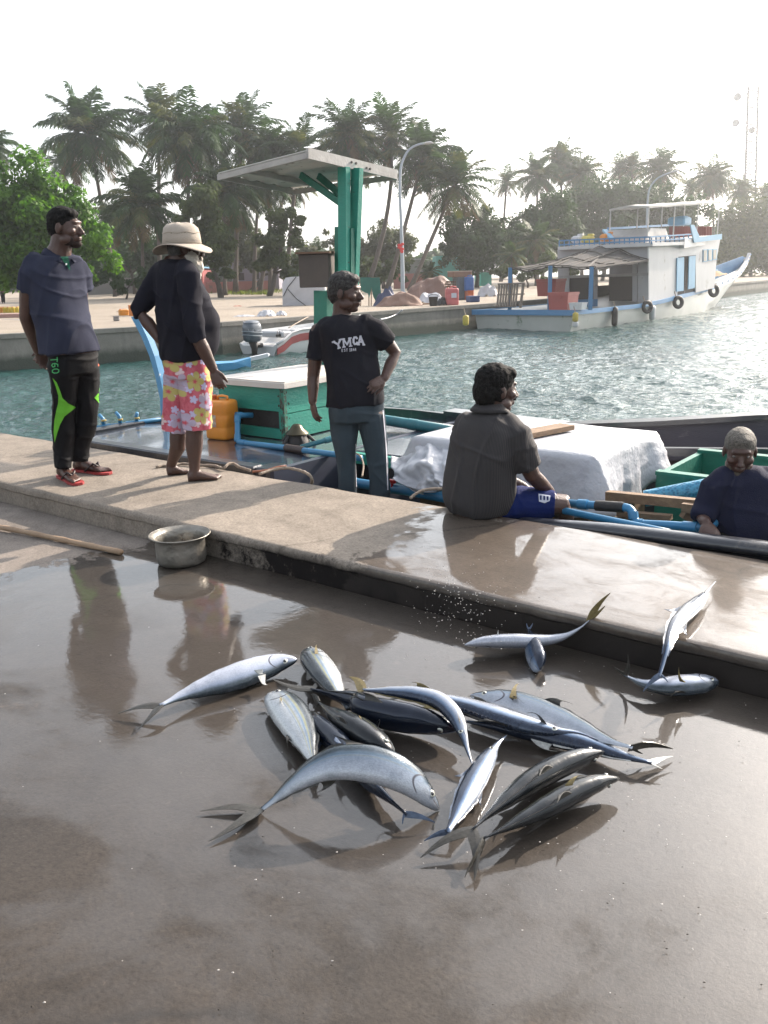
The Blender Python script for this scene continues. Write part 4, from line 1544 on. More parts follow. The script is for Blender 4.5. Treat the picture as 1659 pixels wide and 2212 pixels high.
SKIN = mat('brown_skin', (.075, .036, .026), .45, col2=(.05, .024, .018), scale=14, bump=.3, bscale=90, sss=.06)
SKIN_P = mat('sole_skin', (.32, .12, .09), .6, col2=(.2, .08, .06), scale=20)
HAIR_B = mat('black_hair', (.010, .009, .009), .8, col2=(.003, .003, .003), scale=60, bump=.5, bscale=160, contrast=.1, spec=.15)
HAIR_G = mat('greying_hair', (.055, .052, .05), .65, col2=(.015, .013, .013), scale=70, bump=.5, bscale=160, contrast=.16, spec=.2)
HAIR_S = mat('short_grey_hair', (.15, .135, .11), .7, col2=(.06, .05, .045), scale=70, bump=1, bscale=150, contrast=.14)
BEARD = mat('white_beard', (.62, .58, .52), .8, col2=(.38, .34, .3), scale=60, bump=1, bscale=140)
EYEW = mat('eye_white', (.16, .13, .11), .3, col2=(.12, .1, .09))
def cloth(name, c, c2=None, rough=.85, weave=260, **k):
    return mat(name, c, rough, col2=c2 or tuple(x * .7 for x in c), scale=5, bump=.5, bscale=weave, spec=.12, **k)
POLO = cloth('navy_polo_cloth', (.034, .038, .064))
POLO_G = cloth('green_placket', (.01, .09, .06))
BLACKT = cloth('black_jersey', (.016, .016, .022))
NAVYL = cloth('navy_longsleeve', (.013, .013, .021))
NAVY5 = cloth('navy_workshirt', (.020, .022, .045))
TRACK = cloth('black_track_cloth', (.008, .008, .010), rough=.6)
LIME = cloth('lime_panel', (.16, .50, .05))
LIMEG = mat('green_print', (.05, .40, .12), .6)
WHITEP = mat('white_print', (.55, .55, .60), .8, col2=(.40, .40, .46), scale=60)
GREYT = cloth('grey_track_cloth', (.048, .066, .082))
BLUESH = cloth('blue_shorts_cloth', (.010, .020, .10))
HATM = cloth('cream_canvas', (.46, .40, .34), (.37, .32, .27), weave=300)
SOLE = mat('red_rubber', (.33, .035, .035), .6)
STRAP = mat('dark_strap', (.03, .015, .015), .5)

def wrinkle(seed, amp=.007, k=(7, 7, 4), fine=.0022):
    """soft sag plus sharp pulled folds running diagonally"""
    def f(p, n):
        a = mnoise.noise(Vector((p.x * k[0] + seed, p.y * k[1], p.z * k[2])))
        b = mnoise.noise(Vector((p.x * 16 + seed, p.y * 16, (p.z + p.x * .6) * 7 + 3)))
        h = p.x * .9 - p.y * .45
        c1 = 1 - abs(mnoise.noise(Vector((h * 5.5 + seed, (p.z * 1.0 - h * 1.5) * 2.2, seed * 3)))) * 6
        c2 = 1 - abs(mnoise.noise(Vector((h * 3 + seed * 2, (p.z * 2.4 + h * 1.2) * 2.6, seed * 5)))) * 7
        return a * amp * .9 + b * fine + (max(0, c1) ** 1.3 * .8 + max(0, c2) ** 1.3 * .6) * amp * .85 - amp * .35
    return f

class Fig:
    def __init__(self, label, Y, fwd, foot, name='person'):
        self.Y = Y
        self.f = Vector(fwd).normalized()
        self.r = self.f.cross(UP).normalized()
        self.root = thing(name, label, 'person', foot)
        self.body = MB()
    def J(self, x, y, dy=0.0):
        return PY(x, y, self.Y + dy)
    def ring(self, c, lat, dep, f=None, n=20, belly=0.0, tilt=0.0):
        f = f or self.f
        r = f.cross(UP).normalized()
        out = []
        for j in range(n):
            a = 2 * pi * j / n
            x, y = cos(a), sin(a)
            e = .85
            xx = math.copysign(abs(x) ** e, x) * lat
            yy = math.copysign(abs(y) ** e, y) * (dep + (belly if y > 0 else 0))
            out.append(c + r * xx + f * yy + UP * (tilt * yy))
        return out
    def torso(self, mb, rows, grow=0.0):
        """rows: (x, y, dy, lateral, depth, belly)"""
        q_ = [tuple(q) + (0.0,) * (7 - len(q)) for q in rows]
        A = np.array(q_)
        n = len(A)
        out = []
        for i in range(n - 1):
            p0, p1, p2, p3 = A[max(i - 1, 0)], A[i], A[i + 1], A[min(i + 2, n - 1)]
            for k in range(5):
                t = k / 5
                out.append(.5 * (2 * p1 + (p2 - p0) * t + (2 * p0 - 5 * p1 + 4 * p2 - p3) * t * t + (3 * p1 - p0 - 3 * p2 + p3) * t ** 3))
        out.append(A[-1])
        mb.loft([self.ring(self.J(q[0], q[1], q[2]), q[3] + grow, q[4] + grow, n=44, belly=q[5], tilt=q[6]) for q in out])
    def limb(self, mb, pts, rad, seg=14, ell=1.0, up=None):
        mb.tube([p if isinstance(p, Vector) else self.J(*p) for p in pts], rad, seg, ell=ell, up=up or self.r, rnd=(True if mb is self.body else 'start'))
    def head(self, c, f, up=UP, s=1.0, jaw=1.0, neck=None, nr=.056, noser=1.0):
        c = c if isinstance(c, Vector) else self.J(*c)
        f = Vector(f).normalized()
        r = f.cross(up).normalized()
        u = r.cross(f).normalized()
        R = Matrix((r, f, u)).transposed()
        self.hc, self.hR, self.hs = c, R, s
        b = self.body
        W = lambda x, y, z: c + R @ Vector((x * s, y * s, z * s))
        def ball(x, y, z, a, bb, cc):
            b.ball(W(x, y, z), (a * s, bb * s, cc * s), 16, 12, rot=R)
        ball(0, -.012, .035, .074, .094, .084)
        ball(0, .028, .005, .064, .070, .075)
        ball(0, .036, -.050, .052 * jaw, .056, .055)
        ball(0, .052, -.092, .030 * jaw, .036, .024)
        ball(0, .082, .036, .048, .018, .013)
        for sg in (-1, 1):
            ball(sg * .040, .062, -.018, .026, .028, .024)
            ball(sg * .076, -.004, -.004, .009, .020, .032)
            ball(sg * .012, .104, -.030, .010, .013, .009)
            ball(sg * .045, .02, -.065, .022, .045, .03)
        b.tube([W(0, .086, .022), W(0, .104, -.008), W(0, .116 * noser, -.026)], [.008 * s, .011 * s, .013 * s], 8, rnd=True)
        ball(0, .090, -.054, .025, .013, .007)
        ball(0, .088, -.067, .022, .014, .008)
        if neck is not None:
            nb = neck if isinstance(neck, Vector) else self.J(*neck)
            b.tube([nb, nb.lerp(W(0, -.022, -.06), .55), W(0, -.018, -.03)], [nr * 1.25, nr, nr * .98], 16)
        self.W = W
        return W
    def eyes(self):
        for sg in (-1, 1):
            mb = MB()
            mb.ball(self.W(sg * .031, .0815, .012), (.0105 * self.hs, .0105 * self.hs, .0065 * self.hs), 10, 8, rot=self.hR)
            e = mb.build('eye', EYEW, self.bodyo, smooth=True)
            mb = MB()
            mb.ball(self.W(sg * .031, .0890, .012), (.0045 * self.hs,) * 3, 8, 6)
            mb.build('iris', EYE_M, e, smooth=True)
    def hair(self, mt, lobes=None, amp=.006, name='hair', vox=.006):
        mb = MB()
        s = self.hs
        lobes = lobes or [(0, -.018, .048, .081, .098, .083), (0, -.052, .005, .073, .062, .078), (0, .035, .078, .060, .050, .042)]
        for (x, y, z, a, b, c) in lobes:
            mb.ball(self.W(x, y, z), (a * s, b * s, c * s), 18, 14, rot=self.hR)
        return remeshed(mb, name, mt, self.bodyo, vox, 1, lambda p, n: mnoise.noise(p * 48) * amp + mnoise.noise(p * 110) * amp * .6)
    def hand(self, wrist, d, nrm, curl=.5, spread=.22, s=1.0, thumb=1, tcurl=.4):
        """palm + five fingers; nrm = back of the hand, thumb = side (+1/-1)"""
        b = self.body
        wrist = wrist if isinstance(wrist, Vector) else self.J(*wrist)
        d = Vector(d).normalized()
        nrm = (Vector(nrm) - d * Vector(nrm).dot(d)).normalized()
        sd = d.cross(nrm) * thumb
        b.tube([wrist - d * .02, wrist + d * .01, wrist + d * .045 * s, wrist + d * .088 * s], [.026 * s, .028 * s, .038 * s, .036 * s], 12, ell=.45, up=nrm, rnd=True)
        lens = [.070, .078, .072, .056]
        for i in range(4):
            t = (i - 1.5)
            base = wrist + d * (.082 - abs(t - .2) * .004) * s - sd * (t * .0195) * s
            dr = (d - sd * t * spread * .32).normalized()
            L = lens[i] * s
            c = curl * (.8 + .12 * i)
            p = [base]
            ang = 0
            for k, fr_ in enumerate((.42, .33, .25)):
                ang += c * (.55 if k == 0 else .75)
                v = dr * cos(ang) - nrm * sin(ang)
                p.append(p[-1] + v * L * fr_)
            b.tube(p, [.0098 * s, .0092 * s, .0085 * s, .0072 * s], 8, rnd=True)
        tb = wrist + d * .028 * s + sd * .024 * s
        v1 = (d * .72 + sd * .62 - nrm * .2).normalized()
        v2 = (d * .9 + sd * (.35 - tcurl * .5) - nrm * .35).normalized()
        b.tube([tb, tb + v1 * .038 * s, tb + v1 * .038 * s + v2 * .033 * s, tb + v1 * .038 * s + v2 * .055 * s], [.014 * s, .0115 * s, .010 * s, .008 * s], 8, rnd=True)
    def foot(self, heel, toe, s=1.0, ankle=None, side=1):
        b = self.body
        heel, toe = Vector(heel), Vector(toe)
        d = (toe - heel).normalized()
        sd = d.cross(UP).normalized() * side
        L = (toe - heel).length
        rows = [(0.0, .026, .030, .030), (.06, .030, .040, .040), (.22, .031, .046, .046), (.45, .037, .034, .034), (.68, .043, .024, .022), (.82, .044, .018, .016)]
        rings = []
        for (u, w, h, zc) in rows:
            c = heel + d * L * u + UP * zc * .95
            rings.append([c + sd * cos(2 * pi * j / 14) * w * s + UP * sin(2 * pi * j / 14) * h * (1 if sin(2 * pi * j / 14) > 0 else .95) for j in range(14)])
        b.loft(rings)
        for i in range(5):
            t = (i - 2) / 2
            base = heel + d * L * .80 - sd * t * .030 * s + UP * .015
            ln = L * (.185 - .028 * i + (.0 if i else 0.015))
            r_ = (.0135 if i == 0 else .0095) * s
            b.tube([base, base + d * ln * .6 + UP * .003, base + d * ln - UP * .004], [r_ * 1.1, r_, r_ * .9], 8, rnd=True)
        if ankle is not None:
            b.tube([heel + d * L * .24 + UP * .05, ankle], [.040 * s, .036 * s], 12, rnd=True)
    def finish(self, voxel=.0058):
        self.bodyo = remeshed(self.body, 'body', SKIN, self.root, voxel, 3, None, .45)
        return self.bodyo

def Z4(x, y): return (x * .3125, 421.2 + y * .3125)
def Z5(x, y): return (453.6 + x * .332, 567 + y * .332)
def Z6(x, y): return (891 + x * .4629, 745.2 + y * .4629)

# ---------------------------------------------------------------- man 1: polo shirt, hands behind the back
Y0 = P(145, 1036, .15).y
m = Fig('man in navy polo shirt and black track pants with lime panels, hands behind his back', Y0, (.80, -.60, 0), P(150, 1035, .15))
J = m.J
z = Z4
m.head((*z(452, 232), 0), (.97, -.22, -.03), s=1.06, neck=(*z(400, 430), .02), nr=.070)
sh = MB()
rows = [(*z(405, 400), .02, .055, .055), (*z(398, 420), .02, .115, .08), (*z(392, 452), .02, .172, .10), (*z(388, 520), .02, .205, .118), (*z(392, 640), .02, .205, .128), (*z(412, 780), .01, .19, .13, .01),
        (*z(440, 900), .0, .185, .135, .02), (*z(462, 1000), .0, .198, .146, .012), (*z(484, 1092), .0, .210, .150, .0)]
m.torso(m.body, [(q[0], q[1], q[2], q[3] - .02, q[4] - .015) for q in rows[1:]])
m.torso(sh, rows)
# near (right) arm at the left of the picture
shR, elR, wrR = J(*z(208, 530), -.10), J(*z(182, 850), -.04), J(*z(262, 1080), .14)
m.limb(m.body, [shR, shR.lerp(elR, .5), elR, elR.lerp(wrR, .35), wrR], [.062, .056, .046, .044, .030])
m.hand(wrR, (J(*z(305, 1165), .16) - J(*z(262, 1080), .14)), (-.5, .8, 0), curl=.7, thumb=1)
m.limb(sh, [J(*z(250, 480), -.06), J(*z(205, 560), -.10), J(*z(196, 640), -.085), J(*z(192, 668), -.08)], [.072, .074, .076, .078])
# far (left) arm
shL, elL, wrL = J(*z(560, 540), .16), J(*z(560, 800), .25), J(*z(330, 1060), .24)
m.limb(m.body, [shL, elL, wrL], [.055, .042, .030])
m.hand(wrL, (J(*z(285, 1130), .2) - J(*z(330, 1060), .24)), (-.3, .9, 0), curl=.6, thumb=-1)
m.limb(sh, [J(*z(520, 490), .12), J(*z(562, 560), .17), J(*z(572, 660), .2)], [.07, .072, .074])
# feet
for (h, t, a, sd_) in ((z(415, 1938), z(540, 1990), z(440, 1860), 1), (z(520, 1895), z(745, 1918), z(560, 1830), -1)):
    hp, tp = P(*h, .165), P(*t, .165)
    m.foot(hp, tp, 1.0, None, sd_)
    m.body.tube([hp + (tp - hp) * .22 + UP * .05, hp + (tp - hp) * .2 + UP * .22], [.042, .05], 12, rnd=True)
    mb = MB()
    d = (tp - hp).normalized(); s_ = d.cross(UP) * sd_
    hz_ = hp - d * .015
    L = (tp - hp).length + .045
    out = [(0, -.025), (.0, .025), (.15, .036), (.45, .036), (.75, .05), (.92, .044), (1.0, .012), (1.0, -.02), (.9, -.046), (.7, -.05), (.4, -.034), (.15, -.036)]
    mb.prism([hz_ + d * L * a_ + s_ * b_ - UP * .012 for a_, b_ in out], UP * .016)
    fl_ = mb.build('sandal', SOLE, m.root, smooth=False)
    mb = MB()
    q0 = hp + d * L * .66 + UP * .035
    for sg in (-1, 1):
        mb.tube([q0 + s_ * .002, q0 - d * .03 + s_ * sg * .025 + UP * .024, hp + d * L * .38 + s_ * sg * .042 + UP * .004], [.006, .009, .008], 8)
    mb.build('strap', STRAP, fl_, smooth=True)
m.finish()
o = remeshed(sh, 'shirt', POLO, m.bodyo, .008, 9, wrinkle(1.3, .013))
polo_b = bvh_of(o)
# collar
mb = MB()
cc = J(*z(400, 412), .02)
h0 = atan2(m.f.y, m.f.x)
ring0, ring1, ring2 = [], [], []
for k in range(29):
    a = h0 + radians(22 + 316 * k / 28)
    v = Vector((cos(a), sin(a), 0))
    front = max(0, v.dot(m.f))
    ring0.append(cc + v * .074 - UP * (.004 + front * .030))
    ring1.append(cc + v * .078 + UP * (.040 - front * .045))
    ring2.append(cc + v * .112 - UP * (.002 + front * .062))
mb.loft([ring0, ring1, ring2], caps=False, closed=False)
mb.build('collar', POLO, o, smooth=True, solid=.005)
decal([[z(418, 428), z(470, 425), z(487, 520), z(476, 516), z(436, 455)]], polo_b, 'placket', POLO_G, o, .004)
decal([[z(452, 472), z(462, 472), z(462, 484), z(452, 484)]], polo_b, 'button', WHITEP, o, .008)
tr = MB()
m.torso(tr, [(*z(480, 1020), 0, .158, .112), (*z(496, 1090), 0, .165, .118), (*z(506, 1180), 0, .172, .122), (*z(510, 1240), 0, .162, .118)])
for pts, rad in (([(*z(442, 1190), -.06), (*z(440, 1300), -.05), (*z(440, 1440), -.03), (*z(436, 1600), -.01), (*z(436, 1760), 0), (*z(436, 1890), -.02)], [.100, .092, .078, .074, .068, .062]),
                 ([(*z(585, 1190), .06), (*z(598, 1300), .08), (*z(604, 1440), .08), (*z(586, 1600), .10), (*z(562, 1740), .11), (*z(552, 1840), .10)], [.100, .094, .080, .076, .070, .062])):
    m.limb(tr, pts, rad, 16)
o = remeshed(tr, 'track_pants', TRACK, m.bodyo, .008, 6, wrinkle(4.1, .011, (8, 8, 5)))
tb = bvh_of(o)
decal([[z(362, 1262), z(392, 1296), z(414, 1350), z(432, 1404), z(470, 1440), z(524, 1468), z(490, 1496), z(446, 1530), z(414, 1590), z(395, 1650), z(378, 1712), z(371, 1640), z(376, 1560), z(388, 1496), z(402, 1440), z(404, 1390), z(384, 1320)],
       [z(687, 1330), z(680, 1370), z(652, 1402), z(676, 1428), z(684, 1440), z(690, 1400)]], tb, 'lime_panel', LIME, o, .003)
decal([[z(676, 1145), z(690, 1143), z(692, 1180), z(678, 1184)]], tb, 'orange_mark', mat('orange_print', (.6, .08, .02), .6), o, .003)
tx = []
for ch, (ox, oy) in (('T', (398, 1122)), ('6', (404, 1160)), ('0', (408, 1200))):
    tx += strokes(ch, z(ox, oy), (0 * .3, 9.5), (-14.5, 1.0), 2.0)
decal(tx, tb, 'lettering', LIMEG, o, .004, 2.5)
m.hair(HAIR_B, [(0, -.016, .050, .079, .098, .082), (0, -.052, .012, .074, .060, .080), (0, .035, .082, .058, .052, .036), (.062, -.02, .01, .016, .035, .045), (-.062, -.02, .01, .016, .035, .045)], .0045)
mb_ = [(0, .060, -.090, .035, .040, .026), (.040, .03, -.070, .018, .045, .032), (-.040, .03, -.070, .018, .045, .032), (0, .094, -.043, .026, .009, .004)]
m.hair(mat('stubble', (.035, .022, .018), .8, col2=(.015, .01, .01), scale=90, spec=.2), mb_, .001, 'stubble_beard', .005)
m.eyes()

# ---------------------------------------------------------------- man 2: bucket hat
Y0 = P(425, 1036, .15).y
m = Fig('man in cream bucket hat, black long sleeved top and pink flowered shorts, barefoot', Y0, (.82, .57, 0), P(415, 1034, .15))
J = m.J
m.head((*z(1272, 376), 0), (.93, .36, -.06), s=1.05, neck=(*z(1205, 490), .02), nr=.066)
sh = MB()
rows = [(*z(1225, 432), .02, .062, .060), (*z(1215, 455), .02, .11, .085), (*z(1210, 490), .02, .17, .11), (*z(1215, 560), .02, .205, .13), (*z(1235, 680), .01, .205, .14, .04), (*z(1262, 800), .0, .21, .155, .045),
        (*z(1277, 900), .0, .215, .165, .06), (*z(1280, 1000), .0, .21, .165, .06), (*z(1276, 1090), .0, .203, .155, .05), (*z(1275, 1140), .0, .185, .14, .04)]
m.torso(m.body, [(q[0], q[1], q[2], q[3] - .02, q[4] - .015, q[5] if len(q) > 5 else 0) for q in rows[1:]])
m.torso(sh, rows)
# right arm (towards camera) hangs down
a, b, c = J(*z(1300, 560), -.17), J(*z(1352, 960), -.24), J(*z(1472, 1200), -.20)
m.limb(m.body, [a, a.lerp(b, .5), b, b.lerp(c, .4), c], [.060, .052, .044, .045, .031])
m.hand(c, J(*z(1512, 1330), -.22) - c, (-.3, -1, .2), curl=.55, thumb=-1)
m.limb(sh, [J(*z(1285, 520), -.12), a, a.lerp(b, .5), J(*z(1345, 930), -.24), J(*z(1375, 1010), -.235)], [.070, .078, .070, .062, .058])
# left arm, hand on the back of the hip
a, b, c = J(*z(1105, 560), .12), J(*z(962, 800), .06), J(*z(1105, 1000), .02)
m.limb(m.body, [a, b, b.lerp(c, .4), c], [.058, .046, .044, .032])
m.hand(c, J(*z(1170, 1055), 0) - c, (-.6, -.6, .2), curl=.4, thumb=1)
m.limb(sh, [J(*z(1130, 520), .10), a, a.lerp(b, .55), b, b.lerp(c, .14)], [.070, .078, .070, .062, .058])
# lower legs and feet
for (kn, mid_, an, h, t, dy, sd_) in ((z(1235, 1600), z(1228, 1740), z(1218, 1880), z(1158, 1940), z(1300, 1922), .10, 1), (z(1345, 1620), z(1342, 1760), z(1338, 1910), z(1300, 1982), z(1528, 1962), -.04, -1)):
    hp, tp = P(*h, .152), P(*t, .152)
    ank = hp + (tp - hp) * .22 + UP * .075
    m.foot(hp, tp, 1.05, None, sd_)
    k = J(*kn, dy)
    mm = J(*mid_, dy)
    m.body.tube([k, k.lerp(mm, .6), mm, mm.lerp(ank, .6), ank, hp + (tp - hp) * .22 + UP * .035], [.058, .060, .055, .040, .034, .038], 14, rnd=True)
m.finish()
o = remeshed(sh, 'shirt', BLACKT if False else NAVYL, m.bodyo, .008, 9, wrinkle(8.3, .012, (9, 9, 6)))
shorts = MB()
m.torso(shorts, [(*z(1285, 1095), 0, .165, .135, .02), (*z(1290, 1180), 0, .18, .14), (*z(1298, 1260), 0, .178, .135)])
m.limb(shorts, [J(*z(1240, 1250), .07), J(*z(1228, 1400), .07), J(*z(1222, 1520), .06), J(*z(1218, 1635), .06)], [.105, .098, .094, .092], 18)
m.limb(shorts, [J(*z(1352, 1250), -.05), J(*z(1358, 1400), -.06), J(*z(1360, 1520), -.06), J(*z(1364, 1620), -.06)], [.112, .106, .104, .104], 18)
g = NT('flowered_cotton')
def flowers(vec, scale, k, seedloc):
    """hibiscus shapes scattered over cloth: voronoi cells cut into five petals"""
    mp = g.n('Mapping')
    mp.inputs['Location'].default_value = seedloc
    g.link(vec, mp.inputs[0])
    vo = g.n('TexVoronoi')
    vo.voronoi_dimensions = '2D'
    vo.inputs['Scale'].default_value = scale
    vo.inputs['Randomness'].default_value = .6
    g.link(mp.outputs[0], vo.inputs['Vector'])
    sb = g.n('VectorMath'); sb.operation = 'SUBTRACT'
    g.link(mp.outputs[0], sb.inputs[0]); g.link(vo.outputs['Position'], sb.inputs[1])
    x, y, _z = g.sep(sb.outputs[0])
    ang = g.math('ARCTAN2', y, x)
    pet = g.math('ABSOLUTE', g.math('COSINE', g.math('MULTIPLY', ang, 2.5)))
    R_ = g.math('MULTIPLY', g.math('ADD', .32, g.math('MULTIPLY', g.math('POWER', pet, .5), .60)), k / scale)
    d = g.math('DIVIDE', vo.outputs['Distance'], R_)
    d = g.math('MULTIPLY', vo.outputs['Distance'], g.math('DIVIDE', 1.0, g.math('MULTIPLY', R_, scale)))
    return d, vo.outputs['Color'], pet
gv = g.mapping()
xx, yy, zz_ = g.sep(gv)
cb = g.n('CombineXYZ')
g.link(g.math('ADD', xx, g.math('MULTIPLY', yy, .6)), cb.inputs[0]); g.link(zz_, cb.inputs[1])
base = g.mix(g.ramp(g.noise(gv, 16, 3), [(.45, 0.0), (.55, 1.0)]), (.40, .07, .10), (.50, .11, .15))
dd, cc_, pp = flowers(cb.outputs[0], 7.5, .60, (0, 0, 0))
pick = g.sep(cc_)[0]
fc = g.mix(g.ramp(pick, [(.45, 0.0), (.46, 1.0)]), (.42, .36, .12), (.38, .32, .42))
mk = g.ramp(dd, [(.86, 1.0), (.95, 0.0)])
inn = g.mix(g.ramp(dd, [(.10, 1.0), (.3, 0.0)]), fc, (.45, .06, .09))
inn = g.mix(g.math('MULTIPLY', g.ramp(pp, [(.0, 1.0), (.28, 0.0)]), g.ramp(dd, [(.2, .7), (.9, .0)])), inn, (.50, .10, .13))
cl_ = g.mix(mk, base, inn)
dd, cc_, pp = flowers(cb.outputs[0], 12, .42, (3.3, 1.7, 0))
cl_ = g.mix(g.math('MULTIPLY', g.ramp(dd, [(.8, 1.0), (.92, 0.0)]), g.math('SUBTRACT', 1.0, mk)), cl_, g.mix(g.ramp(g.sep(cc_)[1], [(.5, 0.0), (.51, 1.0)]), (.45, .42, .60), (.60, .48, .50)))
g.set(Base_Color=cl_, Roughness=.8, Normal=g.bump(g.noise(gv, 240, 3), .3, .003))
remeshed(shorts, 'flowered_shorts', g.m, m.bodyo, .008, 3, wrinkle(2.2, .010, (10, 10, 2.5)))
# bucket hat
hc = J(*z(1256, 312), 0)
tilt = Vector((.02, .02, 1)).normalized()
hat = MB()
prof = [(.120, -.028), (.116, .015), (.112, .045), (.106, .070), (.086, .092), (.050, .101), (.004, .102)]
rings = []
seg = 36
for (r_, zz) in prof:
    rings.append([hc + Vector((r_ * cos(2 * pi * j / seg) * 1.02, r_ * sin(2 * pi * j / seg) * 1.02, zz + .004 * sin(5 * 2 * pi * j / seg + zz * 40))) for j in range(seg)])
hat.loft(rings, caps=False)
ho_ = hat.build('bucket_hat', HATM, m.bodyo, smooth=True, solid=.004)
br = MB()
rings = []
for (r_, zz) in [(.117, -.026), (.140, -.036), (.165, -.048), (.184, -.058)]:
    rings.append([hc + Vector((r_ * cos(2 * pi * j / seg) * 1.02, r_ * sin(2 * pi * j / seg) * 1.02, zz - (r_ - .117) * .45 * cos(2 * (2 * pi * j / seg) + 1.5 - 0.8) * .9)) for j in range(seg)])
br.loft(rings, caps=False)
br.build('brim', HATM, ho_, smooth=True, solid=.005)
mb = MB()
mb.tube([hc + Vector((.1205 * cos(2 * pi * j / 40) * 1.02, .1205 * sin(2 * pi * j / 40) * 1.02, -.018)) for j in range(41)], .0035, 6)
mb.tube([hc + Vector((.1145 * cos(2 * pi * j / 40) * 1.02, .1145 * sin(2 * pi * j / 40) * 1.02, .042 + .004 * sin(j))) for j in range(41)], .003, 6)
mb.build('seam', mat('hat_seam', (.36, .31, .25), .9), ho_, smooth=True)
mb = MB()
for a in (-1.15, -1.9):
    mb.ball(hc + Vector((.112 * cos(a), .112 * sin(a), .04)), .006, 8, 6)
mb.build('eyelet', mat('brass_eyelet', (.10, .07, .03), .4, .6), ho_)
m.hair(BEARD, [(0, .072, -.098, .048, .046, .048), (.052, .035, -.055, .020, .044, .050), (-.052, .035, -.055, .020, .044, .050), (0, .074, -.145, .032, .030, .040), (0, .10, -.05, .034, .014, .016)], .005, 'beard', .005)
m.hair(mat('grey_nape_hair', (.10, .10, .10), .7, col2=(.03, .03, .03), scale=50), [(0, -.05, .0, .066, .052, .055)], .003, 'hair')

# ---------------------------------------------------------------- man 3: white lettered t-shirt, hand on hip
z = Z5
m = Fig('grey haired man in black t-shirt with white lettering, one hand on his hip', 5.90, (.30, -.95, 0), (PY(780, 1063, 5.90).x, 5.90, -.26))
J = m.J
m.head((*z(880, 200), 0), (.93, -.36, -.04), s=1.06, neck=(*z(858, 395), .02), nr=.062)
sh = MB()
rows = [(*z(868, 338), .0, .066, .060), (*z(876, 352), .0, .105, .075), (*z(884, 385), .0, .172, .10), (*z(892, 440), .0, .198, .12), (*z(905, 560), .0, .190, .128), (*z(925, 680), .0, .185, .13, .01),
        (*z(940, 800), .0, .190, .135, .02), (*z(948, 880), .0, .200, .138, .01), (*z(950, 928), .0, .200, .135)]
m.torso(m.body, [(q[0], q[1], q[2], q[3] - .02, q[4] - .015) for q in rows[1:]])
m.torso(sh, rows)
a, b, c = J(*z(705, 450), .02), J(*z(672, 740), .03), J(*z(668, 905), -.02)
m.limb(m.body, [a, a.lerp(b, .5), b, b.lerp(c, .4), c], [.058, .052, .042, .041, .029])
m.hand(c, J(*z(688, 1020), -.03) - c, (-.8, -.5, 0), curl=.45, thumb=1)
m.limb(sh, [J(*z(760, 410), .0), J(*z(712, 470), .02), J(*z(692, 560), .03), J(*z(686, 632), .03)], [.070, .074, .074, .076])
a, b, c = J(*z(1080, 430), .02), J(*z(1205, 590), .06), J(*z(1135, 752), -.06)
m.limb(m.body, [a, a.lerp(b, .5), b, b.lerp(c, .4), c], [.058, .052, .042, .041, .029])
m.hand(c, J(*z(1062, 800), -.12) - c, (.2, -.9, .35), curl=.35, thumb=-1)
m.limb(sh, [J(*z(1010, 400), .0), J(*z(1080, 440), .01), J(*z(1130, 495), .03), J(*z(1160, 525), .045)], [.072, .080, .080, .078])
# legs down to the boat deck
for hx, kx, ax in ((875, 885, 890), (1065, 1090, 1105)):
    hpz = J(*z(ax, 1560), 0)
    hpz.z = -.26
    m.foot(hpz + Vector((-.02, .05, .0)), hpz + Vector((.05, -.19, .0)), 1.0)
    m.body.tube([J(*z(hx, 1000)), J(*z(kx, 1250)), hpz + UP * .07], [.08, .055, .035], 12, rnd=True)
m.finish()
o = remeshed(sh, 'tshirt', BLACKT, m.bodyo, .008, 9, wrinkle(5.7, .012))
tsb = bvh_of(o)
D5 = lambda x, y: (445.5 + x * .3906, 202.5 + y * .3906)          # second zoom of the photo
tx = []
for ch, o_, ux, uy in (('Y', (704, 1372), (38, -12), (12, 40)), ('M', (754, 1357), (44, -6), (4, 44)), ('C', (812, 1347), (22, -3), (2, 40)), ('A', (838, 1341), (30, 1), (3, 46))):
    O = D5(*o_)
    k = .3906
    tx += strokes(ch, O, (ux[0] * k, ux[1] * k), (uy[0] * k, uy[1] * k), 4.2 if ch != 'M' else 3.6, .16)
decal(tx, tsb, 'chest_lettering', WHITEP, o, .004, 3)
tx = []
for ch, x_ in (('E', 749), ('S', 762), ('T', 774), ('1', 791), ('8', 800), ('4', 811), ('4', 821)):
    O = D5(x_, 1412 - (x_ - 749) * .07)
    tx += strokes(ch, O, (7.5 * .3906, -.2), (.1, 15 * .3906), 1.0)
decal(tx, tsb, 'small_lettering', WHITEP, o, .004, 2)
tr = MB()
m.torso(tr, [(*z(950, 870), 0, .192, .132), (*z(952, 960), 0, .196, .132), (*z(955, 1030), 0, .188, .125)])
m.limb(tr, [J(*z(868, 1020)), J(*z(878, 1150)), J(*z(888, 1290)), J(*z(893, 1420)), J(*z(893, 1540))], [.100, .090, .076, .074, .074], 16)
m.limb(tr, [J(*z(1050, 1020)), J(*z(1072, 1150)), J(*z(1092, 1290)), J(*z(1102, 1420)), J(*z(1104, 1550))], [.100, .088, .074, .072, .072], 16)
o = remeshed(tr, 'grey_track_pants', GREYT, m.bodyo, .008, 6, wrinkle(3.1, .012, (9, 9, 3)))
tb = bvh_of(o)
decal([[z(1122, 960), z(1128, 960), z(1150, 1200), z(1160, 1480), z(1153, 1480), z(1143, 1200)], [z(945, 1180), z(949, 1180), z(952, 1300), z(955, 1460), z(950, 1460), z(948, 1300)]], tb, 'side_stripe', WHITEP, o, .004)
m.hair(HAIR_G, [(0, -.016, .052, .083, .100, .084), (0, -.055, .008, .076, .062, .082), (0, .04, .086, .060, .052, .034), (.062, -.015, .01, .018, .035, .045), (-.062, -.015, .01, .018, .035, .045)], .0050)
